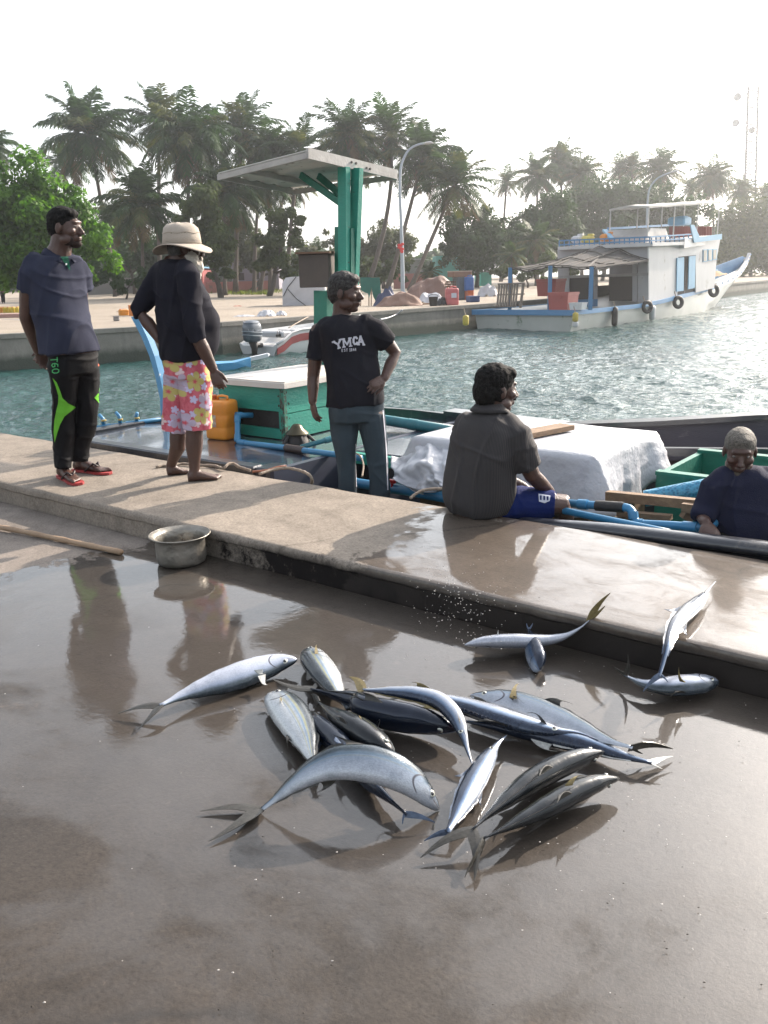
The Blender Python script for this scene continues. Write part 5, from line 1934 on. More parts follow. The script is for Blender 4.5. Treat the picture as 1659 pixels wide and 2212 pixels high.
m.hair(HAIR_G, [(0, .098, -.043, .028, .010, .006), (0, .066, -.098, .020, .020, .014)], .001, 'moustache', .005)
m.eyes()

# ---------------------------------------------------------------- man 4: seated on the quay edge
z = Z6
g = NT('pinstriped_cotton')
gv = g.mapping()
wv = g.n('TexWave')
wv.inputs['Scale'].default_value = 44
wv.inputs['Distortion'].default_value = .6
g.link(g.mapping(rot=(0, 0, .5)), wv.inputs['Vector'])
c = g.mix(g.ramp(wv.outputs['Fac'], [(.72, 0.0), (.85, 1.0)]), (.015, .014, .017), (.050, .044, .042))
g.set(Base_Color=c, Roughness=.85, Normal=g.bump(g.noise(gv, 200, 3), .4, .003))
PIN = g.m
seatp = P(1050, 1108, .15)
m = Fig('man in dark pinstriped shirt and blue shorts sitting on the quay edge', 4.80, (.86, .50, 0), Vector((seatp.x, seatp.y, .15)))
J = m.J
m.head((*z(392, 212), 0), (.93, .34, -.06), s=1.12, neck=(*z(352, 345), .01), nr=.068)
sh = MB()
rows = [(*z(372, 290), .0, .066, .064), (*z(362, 305), .0, .105, .085), (*z(350, 335), .0, .16, .11), (*z(342, 390), .0, .215, .135), (*z(325, 480), .0, .238, .15), (*z(310, 570), .0, .242, .16, .02),
        (*z(305, 660), .0, .235, .168, .035), (*z(305, 730), .0, .222, .172, .03), (*z(312, 778), .0, .195, .165, .01)]
m.torso(m.body, [(q[0], q[1], q[2], q[3] - .02, q[4] - .015) for q in rows[1:]])
m.torso(sh, rows)
a, b, c = J(*z(470, 420), -.12), J(*z(560, 610), -.10), J(*z(640, 685), .04)
m.limb(m.body, [a, a.lerp(b, .5), b, b.lerp(c, .4), c], [.062, .056, .046, .044, .032])
m.hand(c, J(*z(695, 745), .05) - c, (.2, .2, 1), curl=.8, thumb=1)
m.limb(sh, [J(*z(430, 370), -.06), J(*z(478, 430), -.12), J(*z(516, 510), -.12), J(*z(540, 570), -.11)], [.080, .086, .084, .080])
a, b, c = J(*z(230, 400), .14), J(*z(420, 620), .30), J(*z(520, 665), .26)
m.limb(m.body, [a, b, c], [.060, .044, .032])
m.hand(c, (1, .1, -.2), (0, .2, 1), curl=.6, thumb=-1)
m.limb(sh, [J(*z(250, 380), .10), J(*z(270, 450), .18), J(*z(340, 540), .25)], [.080, .082, .078])
kn1, kn2 = J(*z(698, 748), -.02), J(*z(705, 740), .24)
h1, h2 = J(*z(380, 735), -.04), J(*z(380, 735), .16)
for h_, k_ in ((h1, kn1), (h2, kn2)):
    ft = k_ + Vector((.05, .10, -.44))
    m.body.tube([h_, h_.lerp(k_, .6), k_, k_ + Vector((.02, .03, -.08)), k_ + Vector((.03, .06, -.22)), ft + UP * .06], [.085, .070, .060, .054, .050, .034], 14, rnd=True)
    m.foot(ft + Vector((-.03, -.03, -.02)), ft + Vector((.14, .16, -.05)), 1.0)
m.finish()
remeshed(sh, 'shirt', PIN, m.bodyo, .008, 9, wrinkle(6.6, .014, (6, 6, 6)))
mb = MB()
cc = J(*z(370, 300), .0)
h0 = atan2(m.f.y, m.f.x)
r0_, r1_, r2_ = [], [], []
for k in range(29):
    a = h0 + radians(22 + 316 * k / 28)
    v = Vector((cos(a), sin(a), 0))
    fr_ = max(0, v.dot(m.f))
    r0_.append(cc + v * .082 - UP * (.004 + fr_ * .03))
    r1_.append(cc + v * .086 + UP * (.038 - fr_ * .04))
    r2_.append(cc + v * .122 - UP * (.004 + fr_ * .06))
mb.loft([r0_, r1_, r2_], caps=False, closed=False)
mb.build('collar', PIN, m.bodyo, smooth=True, solid=.004)
st = MB()
m.torso(st, [(*z(330, 690), .04, .175, .15), (*z(335, 740), .04, .185, .16), (*z(335, 775), .04, .18, .155)])
for h_, k_ in ((h1, kn1), (h2, kn2)):
    st.tube([h_ - (k_ - h_) * .1, h_.lerp(k_, .3), h_.lerp(k_, .6), h_.lerp(k_, .86)], [.105, .102, .094, .088], 16)
o = remeshed(st, 'blue_shorts', BLUESH, m.bodyo, .008, 3, wrinkle(9.6, .008, (8, 8, 8)))
tb = bvh_of(o)
decal([[z(588, 694), z(644, 703), z(640, 728), z(616, 738), z(590, 730)]], tb, 'crest', mat('crest_white', (.5, .52, .6), .7), o, .003, 3)
decal([[z(594 + i * 16, 702 + i * 2), z(603 + i * 16, 703 + i * 2), z(602 + i * 16, 724 + i), z(595 + i * 16, 723 + i)] for i in range(3)], tb, 'crest_bars', BLUESH, o, .005, 3)
m.hair(HAIR_B, [(0, -.016, .052, .084, .102, .086), (0, -.058, .0, .078, .064, .090), (0, .045, .085, .062, .056, .036), (.064, -.015, .0, .018, .04, .05), (-.064, -.015, .0, .018, .04, .05)], .0055)
m.hair(HAIR_B, [(0, .098, -.043, .028, .012, .007)], .001, 'moustache', .005)
m.eyes()

# ---------------------------------------------------------------- man 5: in the boat, right
m = Fig('grey haired man in navy shirt standing low in the boat at the right edge', 4.42, (-.35, -.94, 0), (PY(1610, 1100, 4.42).x, 4.42, -.75))
J = m.J
m.head((*z(1527, 498), 0), (-.30, -.95, -.25), s=1.02, neck=(*z(1545, 620), .02), nr=.058)
sh = MB()
rows = [(*z(1545, 568), .0, .06, .058), (*z(1550, 582), .0, .10, .075), (*z(1556, 612), .0, .165, .10), (*z(1562, 670), .0, .195, .12), (*z(1560, 780), .0, .185, .13), (*z(1556, 900), .0, .175, .13), (*z(1555, 1000), .0, .185, .13)]
m.torso(m.body, [(q[0], q[1], q[2], q[3] - .02, q[4] - .015) for q in rows[1:]])
m.torso(sh, rows)
a, b, c = J(*z(1408, 660), .0), J(*z(1352, 800), -.02), J(*z(1366, 828), -.14)
m.limb(m.body, [a, b, c], [.046, .040, .030])
m.hand(c, Vector((.1, -.8, -.35)), (-.2, -.3, 1), curl=.8, thumb=1)
m.limb(sh, [J(*z(1450, 620), .0), J(*z(1405, 665), .0), J(*z(1372, 760), -.01), J(*z(1350, 812), -.05)], [.072, .078, .068, .056])
a, b = J(*z(1700, 660), .0), J(*z(1730, 840), .0)
m.limb(m.body, [a, b, J(*z(1640, 900), -.1)], [.056, .042, .03])
m.limb(sh, [J(*z(1650, 620), .0), a, a.lerp(b, .7)], [.066, .070, .062])
for sx in (-.09, .09):
    t_ = Vector((m.root.location.x + sx, 4.42, 0))
    m.body.tube([t_ + UP * .05, t_ - UP * .35, t_ - UP * .70], [.09, .06, .04], 12, rnd=True)
    m.foot(t_ + Vector((.02, .06, -.75)), t_ + Vector((-.06, -.17, -.75)), 1.0)
m.finish()
remeshed(sh, 'shirt', NAVY5, m.bodyo, .008, 9, wrinkle(2.6, .012))
tr = MB()
m.torso(tr, [(*z(1555, 960), .0, .175, .12), (*z(1555, 1060), .0, .175, .12)])
for sx in (-.09, .09):
    t_ = Vector((m.root.location.x + sx, 4.42, 0))
    tr.tube([t_ + UP * .06, t_ - UP * .3, t_ - UP * .5], [.10, .085, .08], 14, rnd=True)
remeshed(tr, 'dark_trousers', TRACK, m.bodyo, .01, 2)
m.hair(HAIR_S, [(0, -.014, .044, .077, .097, .080), (0, -.05, .01, .071, .055, .07), (0, .03, .072, .056, .052, .040)], .002)
m.hair(mat('grey_stubble_hair', (.10, .085, .07), .8, col2=(.05, .04, .03), scale=90, spec=.2), [(0, .058, -.090, .034, .040, .026), (.040, .03, -.068, .017, .045, .03), (-.040, .03, -.068, .017, .045, .03)], .001, 'grey_stubble', .005)
m.eyes()
# ================================================================== NEAR BOAT (moored along the quay)
def QT(x, y, t):
    """photo point on the vertical plane at distance t from the quay line"""
    d = ray(x, y)
    return Vector((0, 0, CH)) + d * (t / d.dot(QN))
def s_of(p):
    return p.dot(QD)
HULLM = mat('black_wet_paint', (.014, .016, .024), .28, col2=(.03, .032, .04), scale=3, dirt=(.10, .09, .08), dscale=2.5, damt=.15, coat=.4, bump=.4, bscale=25)
DECKM = mat('blue_black_deck', (.020, .032, .060), .22, col2=(.05, .055, .065), scale=2.2, dirt=(.14, .12, .11), dscale=3, damt=.35, coat=.9, bump=.5, bscale=18)
PURP = mat('slate_bulwark_paint', (.050, .045, .065), .5, col2=(.035, .032, .05), scale=2, dirt=(.11, .10, .11), dscale=4, damt=.15, stretch=(1, 1, 3), bump=.3)
GRN = mat('sea_green_paint', (.020, .26, .19), .5, col2=(.012, .18, .135), scale=3, dirt=(.05, .035, .025), dscale=9, damt=.12, bump=.4, bscale=30, stretch=(1, 1, 2))
GRN2 = mat('dark_green_paint', (.009, .145, .10), .5, col2=(.006, .10, .07), scale=3, dirt=(.04, .04, .03), dscale=7, damt=.15, bump=.4, bscale=30)
WOODB = mat('grey_worn_wood', (.20, .17, .14), .8, col2=(.11, .09, .075), scale=3, stretch=(3, 3, 14), bump=.6, bscale=20)
PLANK = mat('brown_plank', (.26, .17, .10), .75, col2=(.15, .095, .06), scale=4, stretch=(2, 9, 9), bump=.6, bscale=30)
PVC = mat('blue_pvc', (.035, .19, .36), .4, col2=(.03, .15, .28), scale=5, dirt=(.06, .07, .07), dscale=6, damt=.12)
PVC2 = mat('teal_pvc', (.03, .17, .20), .4, col2=(.02, .11, .14), scale=5, dirt=(.10, .12, .12), dscale=7, damt=.2)
RUBB = mat('black_rubber', (.02, .018, .018), .6, bump=.4)
WLID = mat('white_lid_paint', (.62, .58, .54), .5, col2=(.5, .46, .42), scale=2.5, dirt=(.25, .18, .12), dscale=5, damt=.18, bump=.2)
ROPE = mat('old_rope', (.36, .30, .24), .95, col2=(.2, .16, .13), scale=60, bump=1.0, bscale=160)
SKYB = mat('sky_blue_paint', (.06, .24, .44), .5, col2=(.05, .20, .37), scale=3, dirt=(.5, .52, .55), dscale=8, damt=.1)

def qb(mb, s0, s1, t0, t1, z0, z1, bev=0.0):
    c = Q((s0 + s1) / 2, (t0 + t1) / 2, (z0 + z1) / 2)
    mb.box(c, (abs(s1 - s0), abs(t1 - t0), abs(z1 - z0)), rz=QROT, bev=bev)
boat = thing('fishing_boat', 'black wooden fishing boat moored along the near quay, raised deck at its bow', 'boat', Q(-3.5, 5.5, -1.1))
# hull shell: near side, far side, bow, bottom
mb = MB()
SB, SE, TN, TF = -7.15, 3.2, 4.24, 7.0
def far_z(s):
    return float(np.interp(s, [-7.2, -5, -4.1, -3.4, -2.6, -1.6, 0, 3.2], [.14, .17, .15, .13, .22, .36, .52, .8]))
near_z = lambda s: float(np.interp(s, [-7.2, -4.5, -3.4, -2.4, -1.8, -1.0, 3.2], [.02, .02, .04, .09, .13, .165, .22]))
rings_o, N = [], 34
for i in range(N + 1):
    s = SB + (SE - SB) * i / N
    k = min(1, (s - SB + .25) / 1.6) ** .5
    tn, tf = TN, 5.6 + (TF - 5.6) * (.45 + .55 * k)
    rings_o.append([Q(s, tn, near_z(s)), Q(s, tn + .06, near_z(s)), Q(s, tn + .07, -.72), Q(s, tf - .07, -.72), Q(s, tf - .06, far_z(s)), Q(s, tf, far_z(s)), Q(s, tf - .1, -1.0), Q(s, (tn + tf) / 2, -1.5), Q(s, tn + .12, -1.0)])
mb.loft(rings_o)
mb.build('hull', HULLM, boat)
mb = MB()
prev = None
rr = []
for i in range(20):
    s = -4.6 + (SE + 4.6) * i / 19
    rr.append([Q(s, TF - .10, far_z(s) - .30), Q(s, TF - .10, far_z(s) + .0), Q(s, TF + .03, far_z(s) + .0), Q(s, TF + .03, far_z(s) - .30)])
mb.loft(rr)
mb.build('far_bulwark', PURP, boat)
mb = MB()
rr = []
for i in range(20):
    s = -4.6 + (SE + 4.6) * i / 19
    z_ = far_z(s)
    rr.append([Q(s, TF - .15, z_ + .002), Q(s, TF - .15, z_ + .042), Q(s, TF + .06, z_ + .042), Q(s, TF + .06, z_ + .002)])
mb.loft(rr)
mb.build('gunwale_cap', HULLM, boat)
# foredeck: edge beams, planked sheet, end bulkhead
mb = MB()
nb = 26
def deckpt(u, v):
    s = -7.08 + (2.62) * u
    k = min(1, (s + 7.35) / 1.6) ** .5
    t = 4.36 + ((5.6 + 1.34 * (.45 + .55 * k)) - 4.36) * v
    return Q(s, t, .10 + .012 * sin(v * pi) + mnoise.noise(Vector((s * 3, t * 3, 0))) * .006)
mb.grid(deckpt, nb, nb)
mb.build('foredeck', DECKM, boat, smooth=True)
mb = MB()
qb(mb, -7.13, -4.56, 4.28, 4.40, .0, .145, .012)
qb(mb, -4.60, -4.42, 4.30, 4.55, .03, .135, .03)
mb.build('deck_beam', HULLM, boat)
mb = MB()
qb(mb, -7.2, -7.08, 4.4, 6.5, .02, .14, .01)
mb.build('bow_beam', HULLM, boat)
mb = MB()
mb.loft([[Q(-4.44, 4.32, -.71), Q(-4.44, 4.32, .13), Q(-4.38, 4.32, .13), Q(-4.38, 4.32, -.71)], [Q(-4.44, 6.9, -.71), Q(-4.44, 6.9, .13), Q(-4.38, 6.9, .13), Q(-4.38, 6.9, -.71)]])
mb.build('bulkhead', mat('navy_bulkhead', (.022, .028, .055), .5, col2=(.03, .035, .05), scale=3, coat=.2), boat)
# near rail, thick, rounded, resting against the quay
mb = MB()
pts = [Q(s, 4.185, near_z(s) + .012) for s in np.linspace(-2.5, 3.2, 24)]
mb.tube(pts, [.02 + .04 * min(1, (i + 1) / 4) for i in range(24)], 12, ell=.6)
mb.build('near_rail', HULLM, boat, smooth=True)
# prow post: curved sky-blue stem
mb = MB()
outl = [(358, 905), (356, 860), (347, 815), (334, 768), (318, 728), (304, 700), (296, 684)]
rr = []
for i, (x, y) in enumerate(outl):
    c = QT(x, y, 5.6)
    w = .06 + .05 * (i / 6)
    a = QD * (w * .5)
    rr.append([c - a - QN * .035, c + a - QN * .035, c + a + QN * .035, c - a + QN * .035])
b0 = rr[0]
rr.insert(0, [p + Vector((0, 0, -.5)) for p in b0])
mb.loft(rr)
mb.build('prow_post', SKYB, boat)
# hold: green inner compartment, bottom boards, thwarts
mb = MB()
mb.grid(lambda u, v: Q(-4.3 + 7.2 * u, 4.34 + 2.5 * v, -.70 + .02 * mnoise.noise(Vector((u * 20, v * 9, 0)))), 30, 12)
mb.build('hold_floor', GRN2, boat)
mb = MB()
a = QT(1426, 997, 5.35); b = QT(1700, 1012, 5.35)
s0, s1 = s_of(a), s_of(b)
zt = .20
mb.box(Q((s0 + s1) / 2, 5.35, zt - .17), (s1 - s0, .04, .34), rz=QROT)
mb.box(Q(s0, 5.75, zt - .17), (.04, .80, .34), rz=QROT)
mb.box(Q((s0 + s1) / 2, 6.16, zt - .17), (s1 - s0, .04, .34), rz=QROT)
for t_ in (5.35, 6.16):
    mb.box(Q((s0 + s1) / 2, t_, zt + .01), (s1 - s0 + .03, .07, .025), rz=QROT)
mb.build('fish_hold_box', GRN2, boat)
mb = MB()
mb.bar(QT(1424, 975, 6.3), QT(1700, 978, 6.3), .06, .06)
mb.build('inner_rail', HULLM, boat)
mb = MB()
for (p, q, w, h) in (((1335, 1108), (1450, 1118), .05, .03), ((1330, 1120), (1440, 1128), .04, .03), ((1475, 1095), (1515, 1100), .05, .05)):
    mb.bar(QT(*p, 4.75), QT(*q, 4.75), w, h)
for k in range(7):
    s = -3.9 + k * .85
    mb.box(Q(s, 5.6, -.63), (.07, 2.4, .09), rz=QROT)
mb.build('rib_boards', PLANK, boat)

# hatch cover by the man with the lettered shirt: dark top, green sides
t = thing('hatch_cover', 'dark flat hatch cover with green edges beside the man with the lettered shirt', 'hatch cover', Q(-3.8, 5.8, .1))
mb = MB(); qb(mb, -4.36, -3.15, 5.2, 6.3, .10, .135, .008); mb.build('top', DECKM, t)
mb = MB(); qb(mb, -4.36, -3.12, 5.14, 5.198, .04, .125, .005); qb(mb, -3.148, -3.10, 5.2, 6.3, .04, .125, .005); mb.build('edge_boards', GRN, t)

# engine box, white lid
t = thing('engine_box', 'green wooden engine box with a white lid on the black foredeck', 'box', Q(-5.6, 5.9, .1))
S0, S1, TA, TB, ZT = -6.02, -5.20, 5.30, 6.55, .565
mb = MB()
# left face with a hole: four boards
qb(mb, S0, S1, TA, TA + .03, .36, ZT)
qb(mb, S0, S1, TA, TA + .03, .12, .205)
qb(mb, S0, -5.80, TA, TA + .03, .205, .36)
qb(mb, -5.27, S1, TA, TA + .03, .205, .36)
qb(mb, S0, S0 + .03, TA + .03, TB, .12, ZT)
qb(mb, S0, S1, TB - .03, TB, .12, ZT)
mb.build('front_boards', GRN, t)
mb = MB()
qb(mb, S1 - .033, S1 - .003, TA + .03, TB - .03, .345, ZT)
qb(mb, S1 - .033, S1 - .003, TA + .03, TB - .03, .12, .338)
mb.build('side_boards', GRN, t)
mb = MB()
qb(mb, S1 - .045, S1 + .004, TA - .006, TA + .028, .115, ZT - .003)
rnd = random.Random(3)
mb.build('corner_post', mat('chipped_green_corner', (.02, .26, .18), .6, col2=(.06, .04, .03), scale=22, contrast=.12, bump=.6), t)
mb = MB()
for k in range(34):
    z_ = rnd.uniform(.13, ZT - .02)
    w_ = rnd.uniform(.004, .012)
    side = rnd.random()
    if side < .5:
        mb.box(Q(S1 + .0035, TA + rnd.uniform(0, .07), z_), (.003, w_, w_ * rnd.uniform(.8, 2.5)), rz=QROT)
    else:
        mb.box(Q(S1 - rnd.uniform(.0, .06), TA - .0065, z_), (w_, .003, w_ * rnd.uniform(.8, 2)), rz=QROT)
mb.build('nail_heads', mat('rusty_nail', (.045, .025, .015), .8), t)
mb = MB()
qb(mb, S0 + .04, S1 - .05, TA + .035, TB - .05, .11, .50)
mb.build('engine_block', RUBB, t)
mb = MB()
e = .045
lidp = [Q(S0 - e, TA - e, 0), Q(S1 - .10, TA - e - .005, 0), Q(S1 + e, TA - e + .015, 0), Q(S1 + e, TB + e, 0), Q(S0 + .1, TB + e, 0), Q(S0 - e, TB - .1, 0)]
mb.prism([p + Vector((0, 0, ZT + .002)) for p in lidp], Vector((0, 0, .045)))
cc_ = sum(lidp, Vector()) / 6
mb.prism([cc_ + (p - cc_) * .97 + Vector((0, 0, ZT + .047)) for p in lidp], Vector((0, 0, .012)))
mb.build('lid', WLID, t)

# jerrycan
def jerrycan(name, label, c, w, d, h, rz, mt, cat='jerrycan', group=None, sticker=False, parts=True):
    t = thing(name, label, cat, c, group)
    mb = MB()
    R = Matrix.Rotation(rz, 3, 'Z')
    rings = []
    def rr_(z, k, r=.2):
        out = []
        for j in range(24):
            a = 2 * pi * j / 24
            x = math.copysign(abs(cos(a)) ** .35, cos(a)) * w / 2 * k
            y = math.copysign(abs(sin(a)) ** .35, sin(a)) * d / 2 * k
            out.append(c + R @ Vector((x, y, z)))
        return out
    for (z, k) in ((0, .90), (.02 * h, .97), (.06 * h, 1), (.30 * h, 1), (.32 * h, .985), (.34 * h, 1), (.62 * h, 1), (.64 * h, .985), (.66 * h, 1), (.88 * h, 1), (.95 * h, .97), (.99 * h, .88), (1.0 * h, .8)):
        rings.append(rr_(z, k))
    mb.loft(rings)
    mb.build('body', mt, t, smooth='auto')
    if parts:
        mb = MB()
        a, b = c + R @ Vector((-w * .12, 0, h)), c + R @ Vector((w * .32, 0, h))
        mb.tube([a, a + Vector((0, 0, h * .09)), a.lerp(b, .5) + Vector((0, 0, h * .11)), b + Vector((0, 0, h * .09)), b], .035 * h, 8)
        mb.build('handle', mt, t, smooth=True)
        mb = MB()
        mb.lathe([(.03, 0), (.034, .005), (.034, .035), (.028, .04)], c + R @ Vector((-w * .33, 0, h)), 14)
        mb.build('cap', mat('orange_cap', (.5, .1, .03), .5), t, smooth='auto')
    return t
ORNG = mat('orange_plastic', (.72, .28, .035), .42, col2=(.60, .21, .025), scale=3, sss=.1, dirt=(.35, .14, .05), dscale=7, damt=.1)
jc = Q(-5.80, 5.12, .112)
t = jerrycan('jerrycan', 'yellow orange jerrycan with a worn sticker, standing on the foredeck beside the engine box', jc, .25, .21, .34, QROT + .12, ORNG)
g = NT('worn_sticker')
gv = g.mapping((1, 1, 1))
vo = g.n('TexVoronoi'); vo.inputs['Scale'].default_value = 38
g.link(gv, vo.inputs['Vector'])
c = g.mix(.55, g.ramp(g.sep(vo.outputs['Color'])[0], [(.2, (.55, .10, .06)), (.4, (.5, .45, .38)), (.6, (.08, .12, .22)), (.75, (.6, .5, .12)), (.9, (.12, .25, .12))], 'CONSTANT'), (.42, .38, .30))
g.set(Base_Color=c, Roughness=.7)
mb = MB()
R = Matrix.Rotation(QROT + .12, 3, 'Z')
mb.box(jc + R @ Vector((-.03, -.1065, .165)), (.10, .003, .105), rz=QROT + .12)
mb.build('sticker', g.m, t)

# pipes
def pipe(label, pts, r, mt, joints=(), group='blue pipes on the near boat', name='water_pipe', extra=None):
    t = thing(name, label, 'pipe', pts[0], group)
    P_ = []
    for i, p in enumerate(pts):
        if 0 < i < len(pts) - 1:
            a, b = (pts[i - 1] - p).normalized(), (pts[i + 1] - p).normalized()
            if a.dot(b) > -.95:
                for k in (0, .33, .66, 1):
                    q0, q1 = p + a * r * 1.9, p + b * r * 1.9
                    m_ = q0 * (1 - k) ** 2 + p * 2 * k * (1 - k) + q1 * k * k
                    P_.append(m_)
                continue
        P_.append(p)
    mb = MB(); mb.tube(P_, r, 14); mb.build('tube', mt, t, smooth=True)
    if joints:
        for (i, f, ln, k) in joints:
            p = pts[i].lerp(pts[i + 1], f)
            d = (pts[i + 1] - pts[i]).normalized()
            mb = MB(); mb.tube([p - d * ln, p + d * ln], r * k, 14)
            mb.build('coupling', mt if not extra else extra, t, smooth='auto')
    return t
zt_ = .155
A = [QT(545, 897, 5.26), QT(513, 897, 5.12), QT(513, 955, 5.02), QT(622, 968, 4.98), QT(655, 973, 4.95), QT(726, 982, 4.92), QT(780, 990, 4.9)]
pipe('blue pipe rising into the dark opening of the engine box', A, .024, PVC, [(0, .9, .03, 1.18), (1, .15, .03, 1.18), (1, .85, .03, 1.18), (2, .12, .03, 1.18)])
tt = pipe('short teal pipe branching towards the black pump', [QT(650, 966, 4.97), QT(712, 949, 5.2), QT(735, 944, 5.3)], .02, PVC2, [(0, .95, .03, 1.3)])
mb = MB(); mb.tube([QT(618, 967, 4.98), QT(657, 973, 4.955)], .031, 14)
tag(mb.build('pipe_sleeve', mat('brown_rubber', (.045, .03, .028), .55, bump=.4), None, smooth='auto', origin=QT(640, 970, 4.97)), 'dark rubber sleeve clamped around the long blue pipe', 'pipe sleeve')
# overflow manifold at the bow
pts = [QT(205, 925, 4.83), QT(285, 915, 5.15), QT(362, 904, 5.45)]
t = pipe('blue pipe with three upturned stubs across the bow', pts, .023, PVC, [(0, .3, .04, 1.25), (0, .95, .04, 1.25), (1, .9, .03, 1.2)])
for (x, y, xe) in ((224, 923, -8), (260, 918, -14), (296, 914, 4)):
    p = QT(x, y, 4.83 + (x - 205) * .004)
    k = .085 if xe < 0 else .07
    tp = p + Vector((0, 0, k))
    mb = MB()
    mb.tube([p, tp, tp + QD * (-.05 if xe < 0 else .02) + Vector((0, 0, .035))], [.019, .019, .016], 10)
    mb.build('upturned_stub', PVC, t, smooth=True)
mb = MB()
for (x, y) in ((224, 908), (260, 906), (296, 903)):
    mb.lathe([(.024, -.008), (.026, 0), (.024, .008)], QT(x, y, 4.83 + (x - 205) * .004), 12)
mb.build('tape', mat('yellow_tape', (.4, .3, .1), .7), t)
pipe('thick teal pipe along the far side behind the hatch cover', [QT(812, 905, 6.2), QT(835, 908, 6.2), QT(985, 932, 6.2)], .048, PVC2, [(1, .4, .05, 1.08)])
pipe('blue pipe along the quay edge behind the legs of the lettered shirt man', [QT(752, 1036, 4.92), QT(774, 1044, 4.90), QT(880, 1060, 4.85), QT(1000, 1082, 4.80)], .037, PVC, [(1, .6, .04, 1.15)])
pipe('thin teal pipe lying just above the blue one left of the seated man', [QT(830, 1045, 5.0), QT(900, 1053, 5.0), QT(1000, 1066, 4.95)], .020, PVC2)
mb = MB(); mb.box(QT(847, 1040, 4.84), (.06, .03, .03), rz=QROT, bev=.006)
mb.tube([QT(847, 1040, 4.84), QT(847, 1052, 4.84)], .01, 8)
tag(mb.build('valve_handle', mat('red_valve', (.5, .02, .02), .4), None, origin=QT(847, 1046, 4.84)), 'small red valve handle on the blue pipe', 'valve')
A = [QT(1215, 1086, 4.55), QT(1290, 1092, 4.55), QT(1345, 1096, 4.54), QT(1366, 1097, 4.53), QT(1370, 1131, 4.50), QT(1450, 1135, 4.48), QT(1520, 1140, 4.46), QT(1560, 1122, 4.6)]
pipe('blue elbow pipe beside the wooden beam near the grey haired man', A, .024, PVC, [(0, .6, .03, 1.25), (3, .5, .02, 1.2), (4, .1, .03, 1.2), (5, .6, .04, 1.2)])
mb = MB(); mb.tube([QT(1288, 1092, 4.55), QT(1348, 1096, 4.54)], .031, 14)
tag(mb.build('pipe_sleeve', RUBB, None, smooth='auto', origin=QT(1318, 1094, 4.55)), 'black ribbed hose joining the blue elbow pipe near the beam', 'pipe sleeve')
pipe('slanting blue pipe running under the dark rail right of the seated man', [QT(1218, 1103, 4.36), QT(1410, 1143, 4.30), QT(1450, 1152, 4.28)], .020, PVC)

# pump / bell
t = thing('deck_pump', 'black domed pump with brass top standing by the engine box', 'pump', Q(-4.98, 5.25, .11))
pc = Q(-4.99, 5.22, .11)
mb = MB(); mb.lathe([(.10, 0), (.11, .02), (.10, .05), (.085, .07), (.085, .09)], pc, 24); mb.build('base', RUBB, t, smooth='auto')
mb = MB(); mb.lathe([(.095, .09), (.10, .10), (.085, .115), (.06, .135), (.045, .16), (.03, .175), (.005, .18)], pc, 24)
mb.build('dome', mat('dark_brass', (.10, .085, .05), .3, .7, col2=(.05, .045, .03)), t, smooth='auto')
mb = MB()
for i in range(5):
    a = i * 1.3
    mb.tube([pc + Vector((cos(a) * .09, sin(a) * .09, .08)), pc + Vector((cos(a) * .15, sin(a) * .15, .02))], .014, 6)
mb.build('bolt_arm', RUBB, t)

# mast with slatted posts, box and sheet roof
PT = 6.6
t = thing('boat_shelter', 'green post shelter with a tilted white sheet roof standing on the near boat', 'shelter', QT(705, 800, PT))
mb = MB()
a, b = QT(703, 870, PT), QT(704, 628, PT)
a.z = .1
mb.bar(a, b, .17, .17, up=QD)
mb.build('lower_post', GRN2, t)
mb = MB()
a, b = QT(744, 593 + 40, PT), QT(743, 361, PT)
mb.bar(a, b, .065, .10, up=QD)
mb.build('upper_post', GRN, t)
mb = MB()
a, b = QT(762, 593 + 40, PT + .12), QT(772, 363, PT + .12)
mb.bar(a, b, .06, .10, up=QD)
mb.build('upper_post', GRN, t)
mb = MB()
for (x0, x1) in ((724, 737), (739, 753), (753.5, 764)):
    a, b = QT((x0 + x1) / 2, 640, PT + .05), QT((x0 + x1) / 2, 490 + (x0 - 724) * .1, PT + .05)
    mb.bar(a, b, (x1 - x0) * 7.2 / FOC, .05, up=QN)
mb.build('board', GRN2, t)
mb = MB()
mb.bar(QT(650, 378, PT + .02), QT(741, 442, PT + .02), .035, .06)
mb.bar(QT(688, 380, PT + .14), QT(766, 446, PT + .14), .035, .06)
mb.build('strut', GRN2, t)
RZ_ = 2.46
rc = [(-6.72, 6.12, 2.47), (-5.50, 6.07, 2.55), (-5.50, 7.38, 2.46), (-6.70, 7.15, 2.39)]
RP = [Q(*p) for p in rc]
mb = MB()
def roofp(u, v):
    a = RP[0].lerp(RP[1], u); b = RP[3].lerp(RP[2], u)
    return a.lerp(b, v) + Vector((0, 0, .012 * sin(v * 28)))
mb.grid(roofp, 24, 40)
mb.build('roof_sheet', mat('weathered_white_sheet', (.58, .56, .52), .7, col2=(.44, .42, .39), scale=4, dirt=(.16, .13, .10), dscale=5, damt=.2, bump=.3), t, smooth=True, solid=.012)
mb = MB()
mb.bar(RP[1] + Vector((0, 0, -.02)), RP[2] + Vector((0, 0, -.02)), .03, .09)
mb.bar(RP[0] + Vector((0, 0, -.03)), RP[3] + Vector((0, 0, -.03)), .03, .05)
m1, m2 = RP[0].lerp(RP[1], .33), RP[3].lerp(RP[2], .33)
mb.bar(m1 + Vector((0, 0, -.035)), m2 + Vector((0, 0, -.035)), .03, .05)
mb.bar(RP[0] + Vector((0, 0, -.04)), RP[1] + Vector((0, 0, -.04)), .035, .05)
mb.bar(RP[3] + Vector((0, 0, -.04)), RP[2] + Vector((0, 0, -.04)), .035, .05)
mb.build('roof_beam', mat('chalky_timber', (.46, .44, .42), .85, col2=(.32, .30, .28), scale=5, bump=.5), t)
mb = MB()
